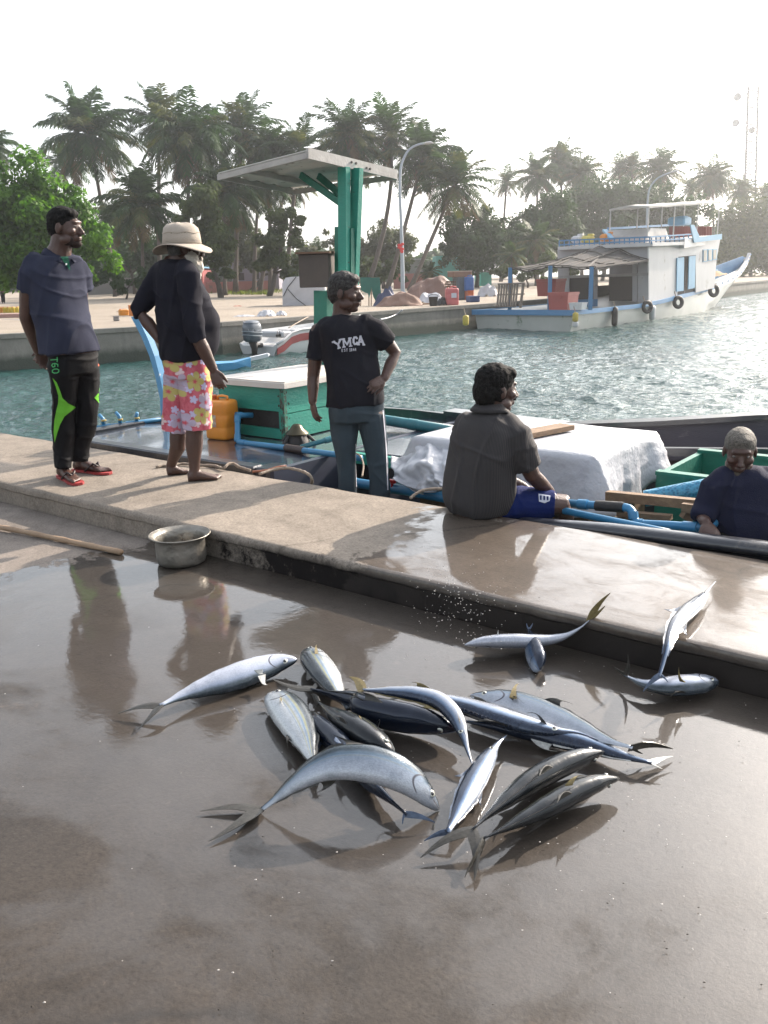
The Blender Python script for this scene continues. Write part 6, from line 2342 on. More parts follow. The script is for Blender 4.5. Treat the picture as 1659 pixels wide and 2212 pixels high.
for f in (.45, .5, .62, .66):
    p = RP[1].lerp(RP[2], f) + QD * .017 + Vector((0, 0, -.01 - .02 * (f > .55)))
    mb.lathe([(.012, 0), (.012, .008)], p, 8, QD)
mb.build('bolt', RUBB, t)
mb = MB()
mb.tube([QT(770, 560, PT + .2), QT(771, 480, PT + .2), QT(774, 432, PT + .2)], .006, 6)
mb.build('cable', mat('grey_cable', (.12, .16, .14), .6), t)
# brown box hung on the post
t2 = thing('wooden_box', 'grey brown plywood box hanging on the left of the green post', 'box', QT(686, 600, PT))
c = QT(685, 585, PT - .06)
wB, hB = 74 * 7.25 / FOC, 80 * 7.25 / FOC
mb = MB()
mb.box(c, (wB * 1.05, .22, hB), rz=QROT + .42, bev=.006)
mb.build('body', mat('weathered_plywood', (.085, .07, .06), .85, col2=(.055, .048, .045), scale=2.5, dirt=(.04, .03, .03), dscale=4, damt=.2, bump=.4), t2)
mb = MB()
mb.box(c + Vector((0, 0, hB / 2 + .012)), (wB * 1.05 + .05, .27, .018), rz=QROT + .42)
mb.build('lid', mat('brown_edge', (.15, .09, .06), .8), t2)

# tarpaulin over a crate
TARP = mat('white_tarpaulin', (.44, .45, .48), .42, col2=(.38, .39, .43), scale=3, dirt=(.30, .28, .28), dscale=3.5, damt=.15, bump=.6, bscale=30)
g = thing('tarp_covered_crate', 'large crate in the boat draped with a white tarpaulin, right of the seated man', 'tarp', Q(-3, 5.5, -.2))
mb = MB()
s0, s1, t0, t1, zt = -3.62, -2.22, 5.0, 6.05, .345
qb(mb, s0 + .03, s1 - .04, t0 + .03, t1 - .03, -.65, zt - .02)
mb.build('crate', PLANK, g)
# draped cloth: rings going outwards from the top rectangle and down
rings = []
per = []
n1, n2 = 44, 26
for i in range(n1): per.append((s0 + (s1 - s0) * i / n1, t0))
for i in range(n2): per.append((s1, t0 + (t1 - t0) * i / n2))
for i in range(n1): per.append((s1 - (s1 - s0) * i / n1, t1))
for i in range(n2): per.append((s0, t1 - (t1 - t0) * i / n2))
cs_, ct_ = (s0 + s1) / 2, (t0 + t1) / 2
levels = 12
for L_ in range(-5, levels + 1):
    r_ = []
    for k, (s, t_) in enumerate(per):
        ds, dt = s - cs_, t_ - ct_
        if L_ <= 0:
            f = 1 + L_ * .196
            r_.append(Q(cs_ + ds * f, ct_ + dt * f, zt + mnoise.noise(Vector((s * 3 * f, t_ * 3 * f, 2))) * .006 + (-.006 if L_ == 0 else 0)))
        else:
            u = L_ / levels
            on_s = abs(ds) >= (s1 - s0) / 2 - 1e-6
            ns, nt_ = (math.copysign(1, ds) if on_s else 0), (0 if on_s else math.copysign(1, dt))
            corner = .5 * max(0, 1 - min(abs(abs(ds) - (s1 - s0) / 2) + (0 if on_s else 0), 9) / .25) if not on_s else max(0, 1 - abs(abs(dt) - (t1 - t0) / 2) / .25)
            ph = s * 9 + t_ * 11
            fold = (sin(ph * 1.7) + .6 * sin(ph * 3.9 + 1) + .9 * mnoise.noise(Vector((s * 6, t_ * 6, u * 2)))) * .014 * u
            out = .012 + u * .05 + fold + corner * u * .08
            dropl = .36 + .05 * sin(ph * .8) + .06 * mnoise.noise(Vector((s * 2.3, t_ * 2.3, 9)))
            crease = (max(0, 1 - abs(mnoise.noise(Vector((s * 4 + u * 1.5, t_ * 4 + u, u * 2.2)))) * 7) - .3) * .014 * min(1, u * 4)
            r_.append(Q(s + ns * (out + crease) + (0 if not corner else math.copysign(corner * u * .04, ds)), t_ + nt_ * (out + crease), zt - dropl * u - .004))
    rings.append(r_)
mb = MB()
mb.loft(rings, caps=False)
mb.add(rings[0], [tuple(range(len(rings[0])))])
mb.build('tarpaulin', TARP, g, smooth=True, solid=.004)
# loose sheet bunched at the left
mb = MB()
def loose(u, v):
    a = QT(846 + 135 * u, 985 - 25 * sin(u * 1.6) + 8 * sin(u * 9), 4.92 + .1 * u)
    b = QT(895 + 95 * u, 1062 + 6 * sin(u * 7), 4.72)
    p = a.lerp(b, v)
    n_ = mnoise.noise(Vector((u * 5, v * 4, 1))) * .075 + mnoise.noise(Vector((u * 11 + v * 4, v * 9, 5))) * .03
    return p - QN * (sin(v * pi) * .10 + n_) + Vector((0, 0, n_ * .4))
mb.grid(loose, 44, 34)
tag(mb.build('loose_tarpaulin', TARP, None, smooth=True, solid=.004, origin=QT(910, 1050, 4.8)), 'crumpled white tarpaulin hanging between the lettered shirt man and the seated man', 'tarp')
# planks on the tarp and hatch
def plank(label, a, b, w, h, mt=PLANK, up=Vector((0, 0, 1))):
    mb = MB(); mb.bar(a, b, w, h, up)
    return tag(mb.build('wooden_plank', mt, None, origin=a.lerp(b, .5)), label, 'plank', 'planks lying on the near boat')
za_ = .375
def onz(x, y, z): return P(x, y, z)
plank('worn brown plank on top of the white tarpaulin behind the seated man', onz(1075, 950, .375), onz(1225, 921, .375), .14, .035)
plank('upper loose pale plank left of the seated man', onz(905, 958, .20), onz(985, 936, .22), .09, .03, WOODB)
plank('lower loose brown plank left of the seated man', onz(900, 968, .18), onz(990, 958, .20), .12, .02, PLANK)
plank('short plank stub beside the seated man', onz(962, 962, .23), onz(995, 957, .23), .10, .035, WOODB)
plank('brown wooden beam across the hold below the tarpaulin', QT(1312, 1070, 4.85), QT(1509, 1089, 4.80), .055, .055, PLANK)
plank('short upright wooden block under the right end of the beam', QT(1480, 1122, 4.79), QT(1500, 1090, 4.82), .06, .06, PLANK)
# rolled blue bubble sheet
a, b = QT(1392, 1077, 5.0), QT(1545, 1052, 5.15)
t = thing('rolled_sheet', 'roll of blue dimpled sheet lying in the hold by the grey haired man', 'roll', a)
g = NT('blue_dimpled_sheet')
vo = g.n('TexVoronoi'); vo.inputs['Scale'].default_value = 55
g.link(g.mapping(), vo.inputs['Vector'])
g.set(Base_Color=g.mix(g.ramp(vo.outputs['Distance'], [(.2, 1.0), (.6, 0.0)]), (.05, .26, .42), (.02, .14, .26)), Roughness=.35, Normal=g.bump(vo.outputs['Distance'], .8, .006))
mb = MB(); mb.tube([a, b], [.05, .062], 20); mb.build('roll', g.m, t, smooth='auto')
d = (b - a).normalized()
mb = MB(); mb.tube([a - d * .003, a + d * .02], [.036, .036], 16); mb.build('roll_end', PVC2, t)

# ropes
def rope(label, pts, r=.011, mt=ROPE, n=40):
    c, L = catmull(pts, n)
    mb = MB()
    rr = [r * (1 + .12 * sin(i * 2.1)) for i in range(len(c))]
    mb.tube(c, rr, 8)
    return tag(mb.build('rope', mt, None, smooth=True, origin=pts[0]), label, 'rope')
rope('pale rope lying behind the bare feet of the man in the hat', [P(338, 1009, .162), P(352, 1006, .162), P(372, 1006, .162), P(395, 1002, .165), P(430, 1005, .165), P(463, 1006, .165), P(482, 1012, .17), P(492, 1003, .19), P(505, 1001, .19), P(515, 1008, .17), P(540, 1016, .162)])
rope('brown rope looped over the quay edge at the end of the foredeck', [P(560, 1024, .162), P(590, 1015, .17), P(620, 1011, .18), P(650, 1017, .175), P(668, 1026, .165), P(674, 1036, .13), P(672, 1048, .02)])
rope('rust coloured strap lying next to the looped rope', [P(545, 1019, .16), P(575, 1016, .165), P(600, 1009, .18), P(618, 1007, .18)], .008, mat('rust_strap', (.30, .12, .07), .8))
rope('thin rope arching over the blue pipe left of the seated man', [QT(886, 1077, 4.2), QT(900, 1066, 4.25), QT(920, 1058, 4.3), QT(960, 1056, 4.35), QT(990, 1058, 4.4)], .010)
rope('short rope loop between the legs of the lettered shirt man', [QT(765, 978, 4.9), QT(778, 985, 4.85), QT(785, 1005, 4.75), QT(782, 1030, 4.6)], .007)

# ================================================================== QUAY ITEMS
# cooking pot
pc = P(381, 1206, 0)
pc = P(374, 1231, 0) + Vector((.02, .125, .004))
t = thing('cooking_pot', 'dented aluminium cooking pot standing at the foot of the kerb', 'pot', pc)
POT = mat('scuffed_aluminium', (.30, .28, .25), .42, .75, col2=(.15, .14, .12), scale=9, dirt=(.06, .05, .04), dscale=6, damt=.2, bump=.5, bscale=30, rvar=.12)
R_ = .134
prof = [(.01, 0), (R_ * .86, 0), (R_ * .95, .008), (R_, .028), (R_ * 1.0, .09), (R_ * .985, .130), (R_ * 1.02, .142), (R_ * 1.20, .151), (R_ * 1.215, .156), (R_ * 1.2, .160), (R_ * 1.02, .150), (R_ * .96, .139), (R_ * .965, .09), (R_ * .96, .03), (R_ * .88, .012), (.01, .010)]
rings = []
for (r, z_) in prof:
    rings.append([pc + Vector(((r + .003 * mnoise.noise(Vector((cos(a_) * 3, sin(a_) * 3, z_ * 9)))) * cos(a_), r * sin(a_), z_)) for a_ in [2 * pi * j / 48 for j in range(48)]])
mb = MB(); mb.loft(rings); mb.build('pot_body', POT, t, smooth='auto')
mb = MB()
mb.tube([pc + Vector((cos(2 * pi * j / 48) * R_ * 1.207, sin(2 * pi * j / 48) * R_ * 1.207, .157)) for j in range(49)], .004, 6)
mb.build('rim', POT, t, smooth=True)
# pole
mb = MB()
a, b = P(-40, 1131, .02), P(262, 1193, .018)
c, L_ = catmull([a, a.lerp(b, .3) + Vector((0, 0, .004)), a.lerp(b, .6) + Vector((0, .006, .0)), b], 26)
mb.tube(c, [.0165 + .0015 * sin(i * 1.3) + .0008 * sin(i * 4) for i in range(27)], 10)
tag(mb.build('wooden_pole', mat('pale_pole', (.33, .23, .15), .7, col2=(.20, .13, .08), scale=9, bump=.5), None, smooth=True, origin=b), 'long pale wooden pole lying on the quay, entering from the left edge', 'pole')
# ================================================================== FAR QUAY: boats, buildings, lamps, clutter
BWHITE = mat('boat_white_paint', (.46, .46, .47), .45, col2=(.38, .38, .39), scale=1.2, dirt=(.24, .22, .20), dscale=1.5, damt=.18, stretch=(1, 1, .5))
BBLUE = mat('boat_blue_paint', (.055, .19, .36), .5, col2=(.045, .15, .30), scale=2)
BLBLUE = mat('boat_pale_blue', (.17, .36, .52), .5, col2=(.14, .30, .45), scale=2)
DKW = mat('dark_interior', (.035, .032, .032), .8)
BO = Vector((8.45, 38.3, 0))
BAZ = radians(40)
BU = Vector((sin(BAZ), cos(BAZ), 0))
BV = Vector((-BU.y, BU.x, 0))
BRZ = atan2(BU.y, BU.x)
BEAM = 5.2
HB = BEAM / 2
def BT(x, y, w=0.0):
    """photo point on the plane parallel to the boat's side"""
    d = ray(x, y); o = Vector((0, 0, CH))
    return o + d * (((BO + BV * w) - o).dot(BV) / d.dot(BV))
def BE(x, y, l=0.0):
    """photo point on the plane across the boat"""
    d = ray(x, y); o = Vector((0, 0, CH))
    return o + d * (((BO + BU * l) - o).dot(BU) / d.dot(BU))
def bl(p): return (p - BO).dot(BU)
def bw_(p): return (p - BO).dot(BV)
def BB(l, w, z): return BO + BU * l + BV * w + Vector((0, 0, z))
ship = thing('passenger_boat', 'large white and blue wooden boat with a roofed upper deck moored at the far quay', 'boat', BB(8, HB, WZ))
stat = [(1241, 671, 0), (1262, 670, 0), (1330, 663, 0), (1386, 657, 0), (1430, 648, .03), (1469, 638, .15), (1505, 629, .4), (1531, 622, .75), (1560, 612, 1.2), (1585, 600, 1.65), (1606, 580, 2.1), (1617, 556, 2.45)]
sta = []
for (x, y, w) in stat:
    p = BT(x, y, w)
    sta.append((bl(p), w, p.z))
z0_ = sta[0][2]
wl_end = bl(BT(1552, 665, 2.2))
rs_ = []
for i, (l, w, z_) in enumerate(sta):
    b = HB - w
    fwd_ = max(0, (l - (wl_end - 6)) / 6)
    lb = l if l < wl_end - 1 else wl_end - 1 + (l - wl_end + 1) * .15
    bw = b * max(.06, .92 - .75 * min(1, fwd_) ** 1.3)
    at = lambda f, bb, zz, ll: BB(ll, HB + f * bb, zz)
    lm, bm = l + (lb - l) * .5, b + (bw - b) * .4
    rs_.append([at(-1, b, z_, l), at(-1, b * .985, z_ - .16, l), at(-1, bm, (z_ - 1.2) / 2, lm), at(-1, bw, -1.25, lb), at(0, 0, -1.9, lb), at(1, bw, -1.25, lb), at(1, bm, (z_ - 1.2) / 2, lm), at(1, b * .985, z_ - .16, l), at(1, b, z_, l),
                at(1, max(b - .15, .02), z_ - .02, l), at(0, 0, z_ - (.04 if i < 3 else .25), l), at(-1, max(b - .15, .02), z_ - .02, l)])
mb = MB(); mb.loft(rs_)
mb.build('hull', mat('hull_white_green', (.40, .41, .39), .4, col2=(.30, .32, .30), scale=.9, dirt=(.12, .17, .12), dscale=1.4, damt=.15, coat=.3), ship, smooth='auto')
mb = MB()
for sg in (0, 1):
    rr = []
    for (l, w, z_) in sta:
        ww = w - .05 if sg == 0 else BEAM - w - .10
        rr.append([BB(l, ww, z_ - .17), BB(l, ww, z_ + .02), BB(l, ww + .15, z_ + .02), BB(l, ww + .15, z_ - .17)])
    mb.loft(rr)
mb.box(BB(-.03, HB, z0_ - .09), (.10, BEAM + .1, .24), rz=BRZ)
mb.build('rubbing_strake', BBLUE, ship)
mb = MB()
pr = [(1545, 616, 1.0), (1575, 605, 1.45), (1598, 588, 1.95), (1612, 567, 2.35), (1618, 550, 2.5)]
rr = []
for (x, y, w) in pr:
    c = BT(x, y, w)
    rr.append([c - BV * .1 + Vector((0, 0, -.18)), c - BV * .1 + Vector((0, 0, .12)), c + BV * .1 + Vector((0, 0, .12)), c + BV * .1 + Vector((0, 0, -.18))])
mb.loft(rr)
mb.build('prow_rail', BWHITE, ship)
mb = MB()
for i in range(11):
    f = i / 10 * (len(pr) - 1)
    k = min(int(f), len(pr) - 2)
    a, b = pr[k], pr[k + 1]
    q = tuple(a[j] + (b[j] - a[j]) * (f - k) for j in range(3))
    mb.box(BT(*q) - BV * .115, (.16, .03, .12), rz=BRZ)
mb.build('prow_slots', BBLUE, ship)
mb = MB()
a = [BT(1508, 590, 3.2), BT(1560, 570, 2.9), BT(1606, 553, 2.55), BT(1606, 578, 2.55), BT(1560, 604, 2.9), BT(1508, 612, 3.2)]
mb.prism(a, BV * .06)
mb.build('bow_bulwark', BBLUE, ship)
mb = MB()
for i in range(7):
    mb.bar(BT(1508 + i * 6, 588 - i * .6, .75), BT(1508 + i * 6, 612 - i * 1.4, .75), .05, .05)
mb.bar(BT(1506, 589, .75), BT(1550, 583, .75), .06, .08)
mb.build('bow_rail', BLBLUE, ship)
W0 = .25
def spoly(mb, pts, w, th=.08):
    mb.prism([BT(x, y, w) for x, y in pts], BV * th)
def epoly(mb, pts, l, th=.08):
    mb.prism([BE(x, y, l) for x, y in pts], BU * th)
LA = bl(BT(1401, 600, W0))              # the cabin's after wall
# side wall with a door gap
mb = MB()
spoly(mb, [(1401, 528), (1556, 516), (1548, 560), (1543, 622), (1503, 632), (1503, 551), (1465, 555), (1463, 642), (1402, 656)], W0)
mb.build('side_wall', BWHITE, ship)
AW = mat('white_boards_shade_tinted', (.34, .34, .36), .6, col2=(.28, .28, .30), scale=1, dirt=(.2, .19, .18), dscale=2, damt=.15)  # boat white greyed down: the after wall's shade is put into the colour
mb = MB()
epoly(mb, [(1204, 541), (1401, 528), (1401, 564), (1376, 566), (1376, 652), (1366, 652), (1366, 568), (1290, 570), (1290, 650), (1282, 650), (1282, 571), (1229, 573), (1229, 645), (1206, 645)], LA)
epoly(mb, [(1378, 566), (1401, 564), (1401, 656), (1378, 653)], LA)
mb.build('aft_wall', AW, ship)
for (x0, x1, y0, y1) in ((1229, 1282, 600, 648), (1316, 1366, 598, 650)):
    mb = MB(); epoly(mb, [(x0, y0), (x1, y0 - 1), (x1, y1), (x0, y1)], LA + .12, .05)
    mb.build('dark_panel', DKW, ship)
mb = MB()
epoly(mb, [(1206, 596), (1401, 589), (1401, 595), (1206, 602)], LA - .06, .05)
mb.build('waist_rail', mat('grey_rail', (.28, .28, .28), .6), ship)
mb = MB()
for l_ in (LA + 5.2,):
    z1 = BT(1401, 528, W0).z
    mb.box(BB(l_, HB, (z1 + z0_) / 2), (.08, BEAM - .7, z1 - z0_), rz=BRZ)
la, lb_ = LA + .1, bl(BT(1552, 560, W0))
mb.box(BB((la + lb_) / 2, BEAM - .35, (BT(1401, 528, W0).z + z0_) / 2 + 1.25), (lb_ - la, .08, .9), rz=BRZ)
mb.box(BB((la + lb_) / 2, BEAM - .35, z0_ + .4), (lb_ - la, .08, .8), rz=BRZ)
mb.build('inner_wall', mat('grey_inner_wall', (.20, .20, .21), .6, col2=(.15, .15, .16), scale=1), ship)
mb = MB()
epoly(mb, [(1229, 648), (1290, 646), (1290, 664), (1229, 666)], LA - .9, .06)
mb.build('blue_panel', BBLUE, ship)
mb = MB(); spoly(mb, [(1465, 555), (1503, 551), (1503, 630), (1463, 640)], W0 + .10, .04); mb.build('doorway', DKW, ship)  # dark sheet closes the gap, standing in for the unlit cabin
for q in ([(1463, 557), (1478, 555.5), (1477, 628), (1462, 630)], [(1489, 554), (1503, 552), (1501, 622), (1487, 625)]):
    mb = MB(); spoly(mb, q, W0 - .06, .05); mb.build('door', BLBLUE, ship)
for i in range(3):
    x = 1519 + i * 10.5
    fr = MB(); spoly(fr, [(x, 539 - i * .5), (x + 9.5, 538.5 - i * .5), (x + 9, 565 - i * 2), (x - .3, 566 - i * 2)], W0 - .03, .04)
    f_ = fr.build('window', BLBLUE, ship)
    mb = MB(); spoly(mb, [(x + 1.5, 541 - i * .5), (x + 8, 540 - i * .5), (x + 7.6, 563 - i * 2), (x + 1.3, 564 - i * 2)], W0 - .045, .02); mb.build('pane', mat('cream_blind', (.28, .26, .22), .4), f_)
# upper deck slab
zc = BT(1404, 527, 0).z
l1 = bl(BT(1477, 523, 0)); l2 = bl(BT(1558, 512, .3))
mb = MB()
mb.loft([[BB(l, -.02, z_ - .10), BB(l, -.02, z_ + .07), BB(l, BEAM + .02, z_ + .07), BB(l, BEAM + .02, z_ - .10)] for l, z_ in ((LA - .35, zc), (l1, BT(1477, 525, 0).z))])
mb.loft([[BB(l, w, z_ - .35), BB(l, w, z_ + .12), BB(l, BEAM - w, z_ + .12), BB(l, BEAM - w, z_ - .35)] for l, w, z_ in ((l1 + .01, -.04, BT(1477, 521, 0).z), (l2, .45, BT(1558, 512, .3).z))])
mb.build('upper_deck', BWHITE, ship)
mb = MB()
LR = LA - .28
for (y0, y1) in ((520, 512), (529, 520)):
    mb.bar(BE(1208, y0, LR), BE(1403, y1, LR), .07, .07)
mb.bar(BT(1404, 512, .04), BT(1492, 506, .04), .07, .07)
mb.bar(BT(1404, 520, .04), BT(1492, 515, .04), .06, .06)
for i in range(19):
    f = i / 18
    x = 1208 + 195 * f
    mb.bar(BE(x, 520 - 8 * f, LR), BE(x, 538 - 11 * f, LR), .05, .05)
for i in range(9):
    x = 1407 + i * 10
    mb.bar(BT(x, 512 - i * .7, .04), BT(x, 527 - i * .7, .04), .05, .05)
mb.bar(BE(1313, 494, LA + 3), BT(1485, 484, BEAM - 1), .10, .12)
mb.build('deck_railing', BBLUE, ship)
mb = MB()
spoly(mb, [(1492, 485), (1500, 486), (1512, 512), (1560, 505), (1559, 517), (1500, 524)], -.02, .06)
mb.bar(BE(1306, 497, LA + .8), BE(1322, 516, LA + .2), .25, .10)
mb.build('upper_bulwark', BLBLUE, ship)
mb = MB()
lx = LA + 2.6
mb.loft([[BB(lx - 1.5, 1.0, zc + .1), BB(lx - 1.2, 1.05, zc + .5), BB(lx - 1.2, 3.6, zc + .5), BB(lx - 1.5, 3.7, zc + .1)], [BB(lx - .7, 1.0, zc + .1), BB(lx - .7, 1.1, zc + .85), BB(lx - .7, 3.5, zc + .85), BB(lx - .7, 3.7, zc + .1)],
         [BB(lx + 1.4, 1.0, zc + .1), BB(lx + 1.3, 1.1, zc + .88), BB(lx + 1.3, 3.5, zc + .88), BB(lx + 1.4, 3.7, zc + .1)], [BB(lx + 1.8, 1.0, zc + .1), BB(lx + 1.7, 1.1, zc + .45), BB(lx + 1.7, 3.5, zc + .45), BB(lx + 1.8, 3.7, zc + .1)]])
mb.build('cabin_trunk', mat('pale_grey_dome', (.34, .33, .32), .5), ship)
mb = MB()
for i in range(16):
    mb.bar(BT(1448 + i * 5.8, 489 + (i % 2) * .5, 2.2), BT(1448 + i * 5.8, 514, 2.2), .15, .05)
mb.build('red_bench', mat('dark_red_paint', (.20, .035, .03), .6), ship)
mb = MB(); mb.box(BT(1468, 478, 1.8), (1.1, 1.0, .45), rz=BRZ, bev=.08); mb.box(BT(1474, 470, 1.8), (.6, .5, .16), rz=BRZ, bev=.04); mb.build('wheelhouse_top', BLBLUE, ship)
# sun roof on thin posts
c1, c2 = BE(1316, 455, LA + .9), BE(1403, 446, LA + .9)
w1, w2 = bw_(c1), bw_(c2)
mb = MB()
zr1, zr2 = (c1.z + c2.z) / 2, BT(1557, 437, w2).z
l3 = bl(BT(1557, 437, w2))
nn_ = 10
rr = []
for i in range(nn_ + 1):
    f = i / nn_
    l = LA + .9 + (l3 - LA - .9) * f
    z_ = zr1 + (zr2 - zr1) * f + .02 * sin(i * 2)
    rr.append([BB(l, w2, z_ - .04), BB(l, w2, z_ + .05), BB(l, (w1 + w2) / 2, z_ + .16), BB(l, w1, z_ + .05), BB(l, w1, z_ - .04), BB(l, (w1 + w2) / 2, z_ + .08)])
mb.loft(rr)
mb.build('sun_roof', mat('pale_roof_sheet', (.40, .39, .36), .6, col2=(.33, .32, .30), scale=1), ship)
for i in range(4):
    f = i / 3
    l = LA + .95 + (l3 - LA - 1.0) * f
    z_ = zr1 + (zr2 - zr1) * f
    for w in (w2 + .05, w1 - .05):
        mb = MB(); mb.tube([BB(l, w, zc + .05), BB(l, w, z_)], .035, 6)
        mb.build('roof_post', mat('white_post', (.42, .42, .41), .5), ship)
# ragged awning between the cabin and the stern
LO = 1.0
def awn(u, v):
    a = BE(1106 + 180 * u, 582 - 4 * u + 3 * sin(u * 9), LO)
    b = BE(1206 + 195 * u, 566 - 34 * max(0, 1 - abs(u - .5) * 2.1) - 2 * u, LA - .1)
    return a.lerp(b, v) + Vector((0, 0, .09 * mnoise.noise(Vector((u * 8, v * 4, 0)))))
mb = MB(); mb.grid(awn, 22, 12)
mb.build('awning', mat('dark_palm_thatch', (.045, .043, .044), .95, col2=(.022, .021, .021), scale=5, stretch=(1, 5, 1), bump=.8), ship, solid=.05)
mb = MB()
rnd = random.Random(8)
for i in range(11):
    u = i / 10
    mb.bar(awn(u, 0) + Vector((0, 0, .05)), awn(min(1, max(0, u + rnd.uniform(-.05, .05))), 1) + Vector((0, 0, .05)), .06, .05)
for v in (0, .33, .66, 1):
    for i in range(10):
        mb.bar(awn(i / 10, v) + Vector((0, 0, .08)), awn((i + 1) / 10, v) + Vector((0, 0, .08)), .06, .05)
mb.bar(BE(1269, 578, LO), BE(1303, 548, LA - .8), .10, .04)
mb.build('awning_pole', mat('weathered_pole', (.09, .082, .075), .9), ship)
for (x, y0, l) in ((1102, 578, LO), (1189, 574, LO), (1278, 576, LO)):
    mb = MB(); a = BE(x, y0, l); b = a.copy(); b.z = z0_ - .02; mb.bar(a, b, .16, .16); mb.build('awning_post', BBLUE, ship)
# things on and along the boat
def crate(label, x0, x1, y0, y1, l, mt, dep=.8, name='plastic_crate', cat='crate'):
    a, b = BE(x0, y1, l), BE(x1, y1, l)
    h = abs((BE(x0, y0, l) - a).z)
    base = a.lerp(b, .5) + BU * dep / 2
    base.z = min(a.z, b.z)
    t = thing(name, label, cat, base)
    L_ = (b - a).length
    mb = MB()
    R = Matrix.Rotation(BRZ + pi / 2, 3, 'Z')
    def rg(k, z_):
        return [base + R @ Vector((sx * L_ / 2 * k, sy * dep / 2 * k, z_)) for sx, sy in ((-1, -1), (1, -1), (1, 1), (-1, 1))]
    mb.loft([rg(.90, 0), rg(1.0, h * .86), rg(1.05, h * .87), rg(1.05, h), rg(.97, h), rg(.95, h * .5)])
    mb.build('tub', mt, t)
    mb = MB(); mb.box(base - BU * dep / 2 * 1.03 + Vector((0, 0, h * .72)), (.05, L_ * .35, h * .08), rz=BRZ); mb.build('hand_grip', mt, t)
    return t
REDP = mat('red_plastic', (.34, .07, .06), .5, col2=(.27, .055, .05), scale=2)
crate('square red plastic tub on the stern deck of the big boat', 1183, 1226, 632, 672, .3, REDP, 1.0)
crate('faded red tub behind the far post of the big boat awning', 1158, 1200, 603, 640, 3.4, REDP, 1.0)
crate('small white foam box beside the red tub on the big boat', 1229, 1257, 654, 669, .25, mat('white_foam', (.6, .6, .6), .8), .5, 'foam_box', 'foam box')
def torus(c, R, r, axis, seg=20, n=10):
    Rm = axis.to_track_quat('Z', 'Y').to_matrix()
    rings = []
    for i in range(seg):
        a = 2 * pi * i / seg
        d = Vector((cos(a), sin(a), 0))
        rings.append([c + Rm @ (d * (R + r * cos(2 * pi * j / n)) + Vector((0, 0, r * sin(2 * pi * j / n)))) for j in range(n)])
    rings.append(rings[0])
    m = MB(); m.loft(rings, caps=False); return m
for lab, x, y, w in (('tyre fender hanging at the middle of the big boat, left one of three', 1394, 663, -.12), ('tyre fender hanging below the blue door of the big boat', 1461, 653, .0), ('tyre fender nearest the bow of the big boat', 1538, 628, .45)):
    c = BT(x, y, w)
    k = c.y / FOC
    R_ = 14 * k
    mb = torus(c - BV * .1, R_ * .70, R_ * .30, Vector((.35, -.93, .12)).normalized())
    t = thing('tyre_fender', lab, 'tyre', c, 'tyre fenders on the big boat')
    mb.build('tyre', RUBB, t, smooth=True)
    mb = MB(); mb.tube([c + Vector((0, 0, R_ * .5)), c + Vector((0, 0, R_ * 1.6)) + BV * .15], .025, 6); mb.build('hanger', ROPE, t)
for lab, x, y, h, mt in (('dark cylindrical fender under the cabin of the big boat', 1328, 684, 40, RUBB), ('pale cylindrical fender next to the left tyre', 1409, 676, 30, BWHITE), ('yellow can fender near the stern quarter', 1243, 685, 20, mat('yellow_can', (.45, .35, .06), .6)), ('round white float hanging below the yellow can', 1243, 701, 12, BWHITE), ('small yellow fender at the stern corner of the big boat', 1006, 692, 22, mat('yellow_can', (.45, .35, .06), .6))):
    c = BT(x, y, -.10)
    k = c.y / FOC
    r_ = 6.5 * k
    hh = h * k / 2
    t = thing('boat_fender', lab, 'fender', c, 'fenders hanging on the big boat')
    mb = MB(); mb.lathe([(r_ * .3, -hh), (r_ * .9, -hh * .85), (r_, -hh * .5), (r_, hh * .5), (r_ * .9, hh * .85), (r_ * .3, hh)], c, 14); mb.build('body', mt, t, smooth=True)
    mb = MB(); mb.tube([c + Vector((0, 0, hh * .9)), c + Vector((0, 0, hh + .25)) + BV * .1], .02, 6); mb.build('hanger', ROPE, t)
# pallet leaning
t = thing('wooden_pallet', 'grey slatted pallet standing on the stern of the big boat', 'pallet', BE(1100, 665, .7))
mb = MB()
for i in range(8):
    x = 1074 + i * 5.6
    mb.bar(BE(x + 5, 613, .8), BE(x, 663, .6), .10, .03, up=BU)
mb.bar(BE(1131, 611, .8), BE(1124, 665, .6), .12, .05, up=BU)
mb.build('slat', WOODB, t)
mb = MB()
for (y, o) in ((614, 4), (637, 2), (661, 0)):
    mb.bar(BE(1072 + o, y, .76), BE(1131 + o * .5, y - 2, .76), .09, .06)
mb.build('bearer', WOODB, t)
for lab, x, y, c_ in (('yellow bundle on the upper deck of the big boat', 1270, 524, (.5, .42, .08)), ('orange can on the upper deck railing of the big boat', 1310, 520, (.62, .22, .03)), ('folded white cloth on the upper deck of the big boat', 1248, 524, (.5, .5, .52))):
    c = BE(x, y, LA + .6); c.z = max(c.z, zc + .1)
    mb = MB(); mb.box(c + Vector((0, 0, .15)), (.65, .5, .38), rz=.6, bev=.12)
    mb.box(c + Vector((.15, 0, .38)), (.25, .3, .12), rz=.9, bev=.05)
    tag(mb.build('deck_bundle', mat(lab[:12], c_, .7), None, origin=c), lab, 'bundle')
mb = MB(); mb.grid(lambda u, v: BT(1530 + 26 * u, 598 - 6 * u, 2.0) + BV * (v - .5) + Vector((0, 0, .30 * sin(pi * u) * sin(pi * v) + .08 * mnoise.noise(Vector((u * 6, v * 6, 0))))), 10, 10)
tag(mb.build('net_heap', mat('tan_net', (.35, .24, .14), .95, bump=.8), None, smooth=True, origin=BT(1543, 600, 2)), 'heap of tan netting in the bow of the big boat', 'net')

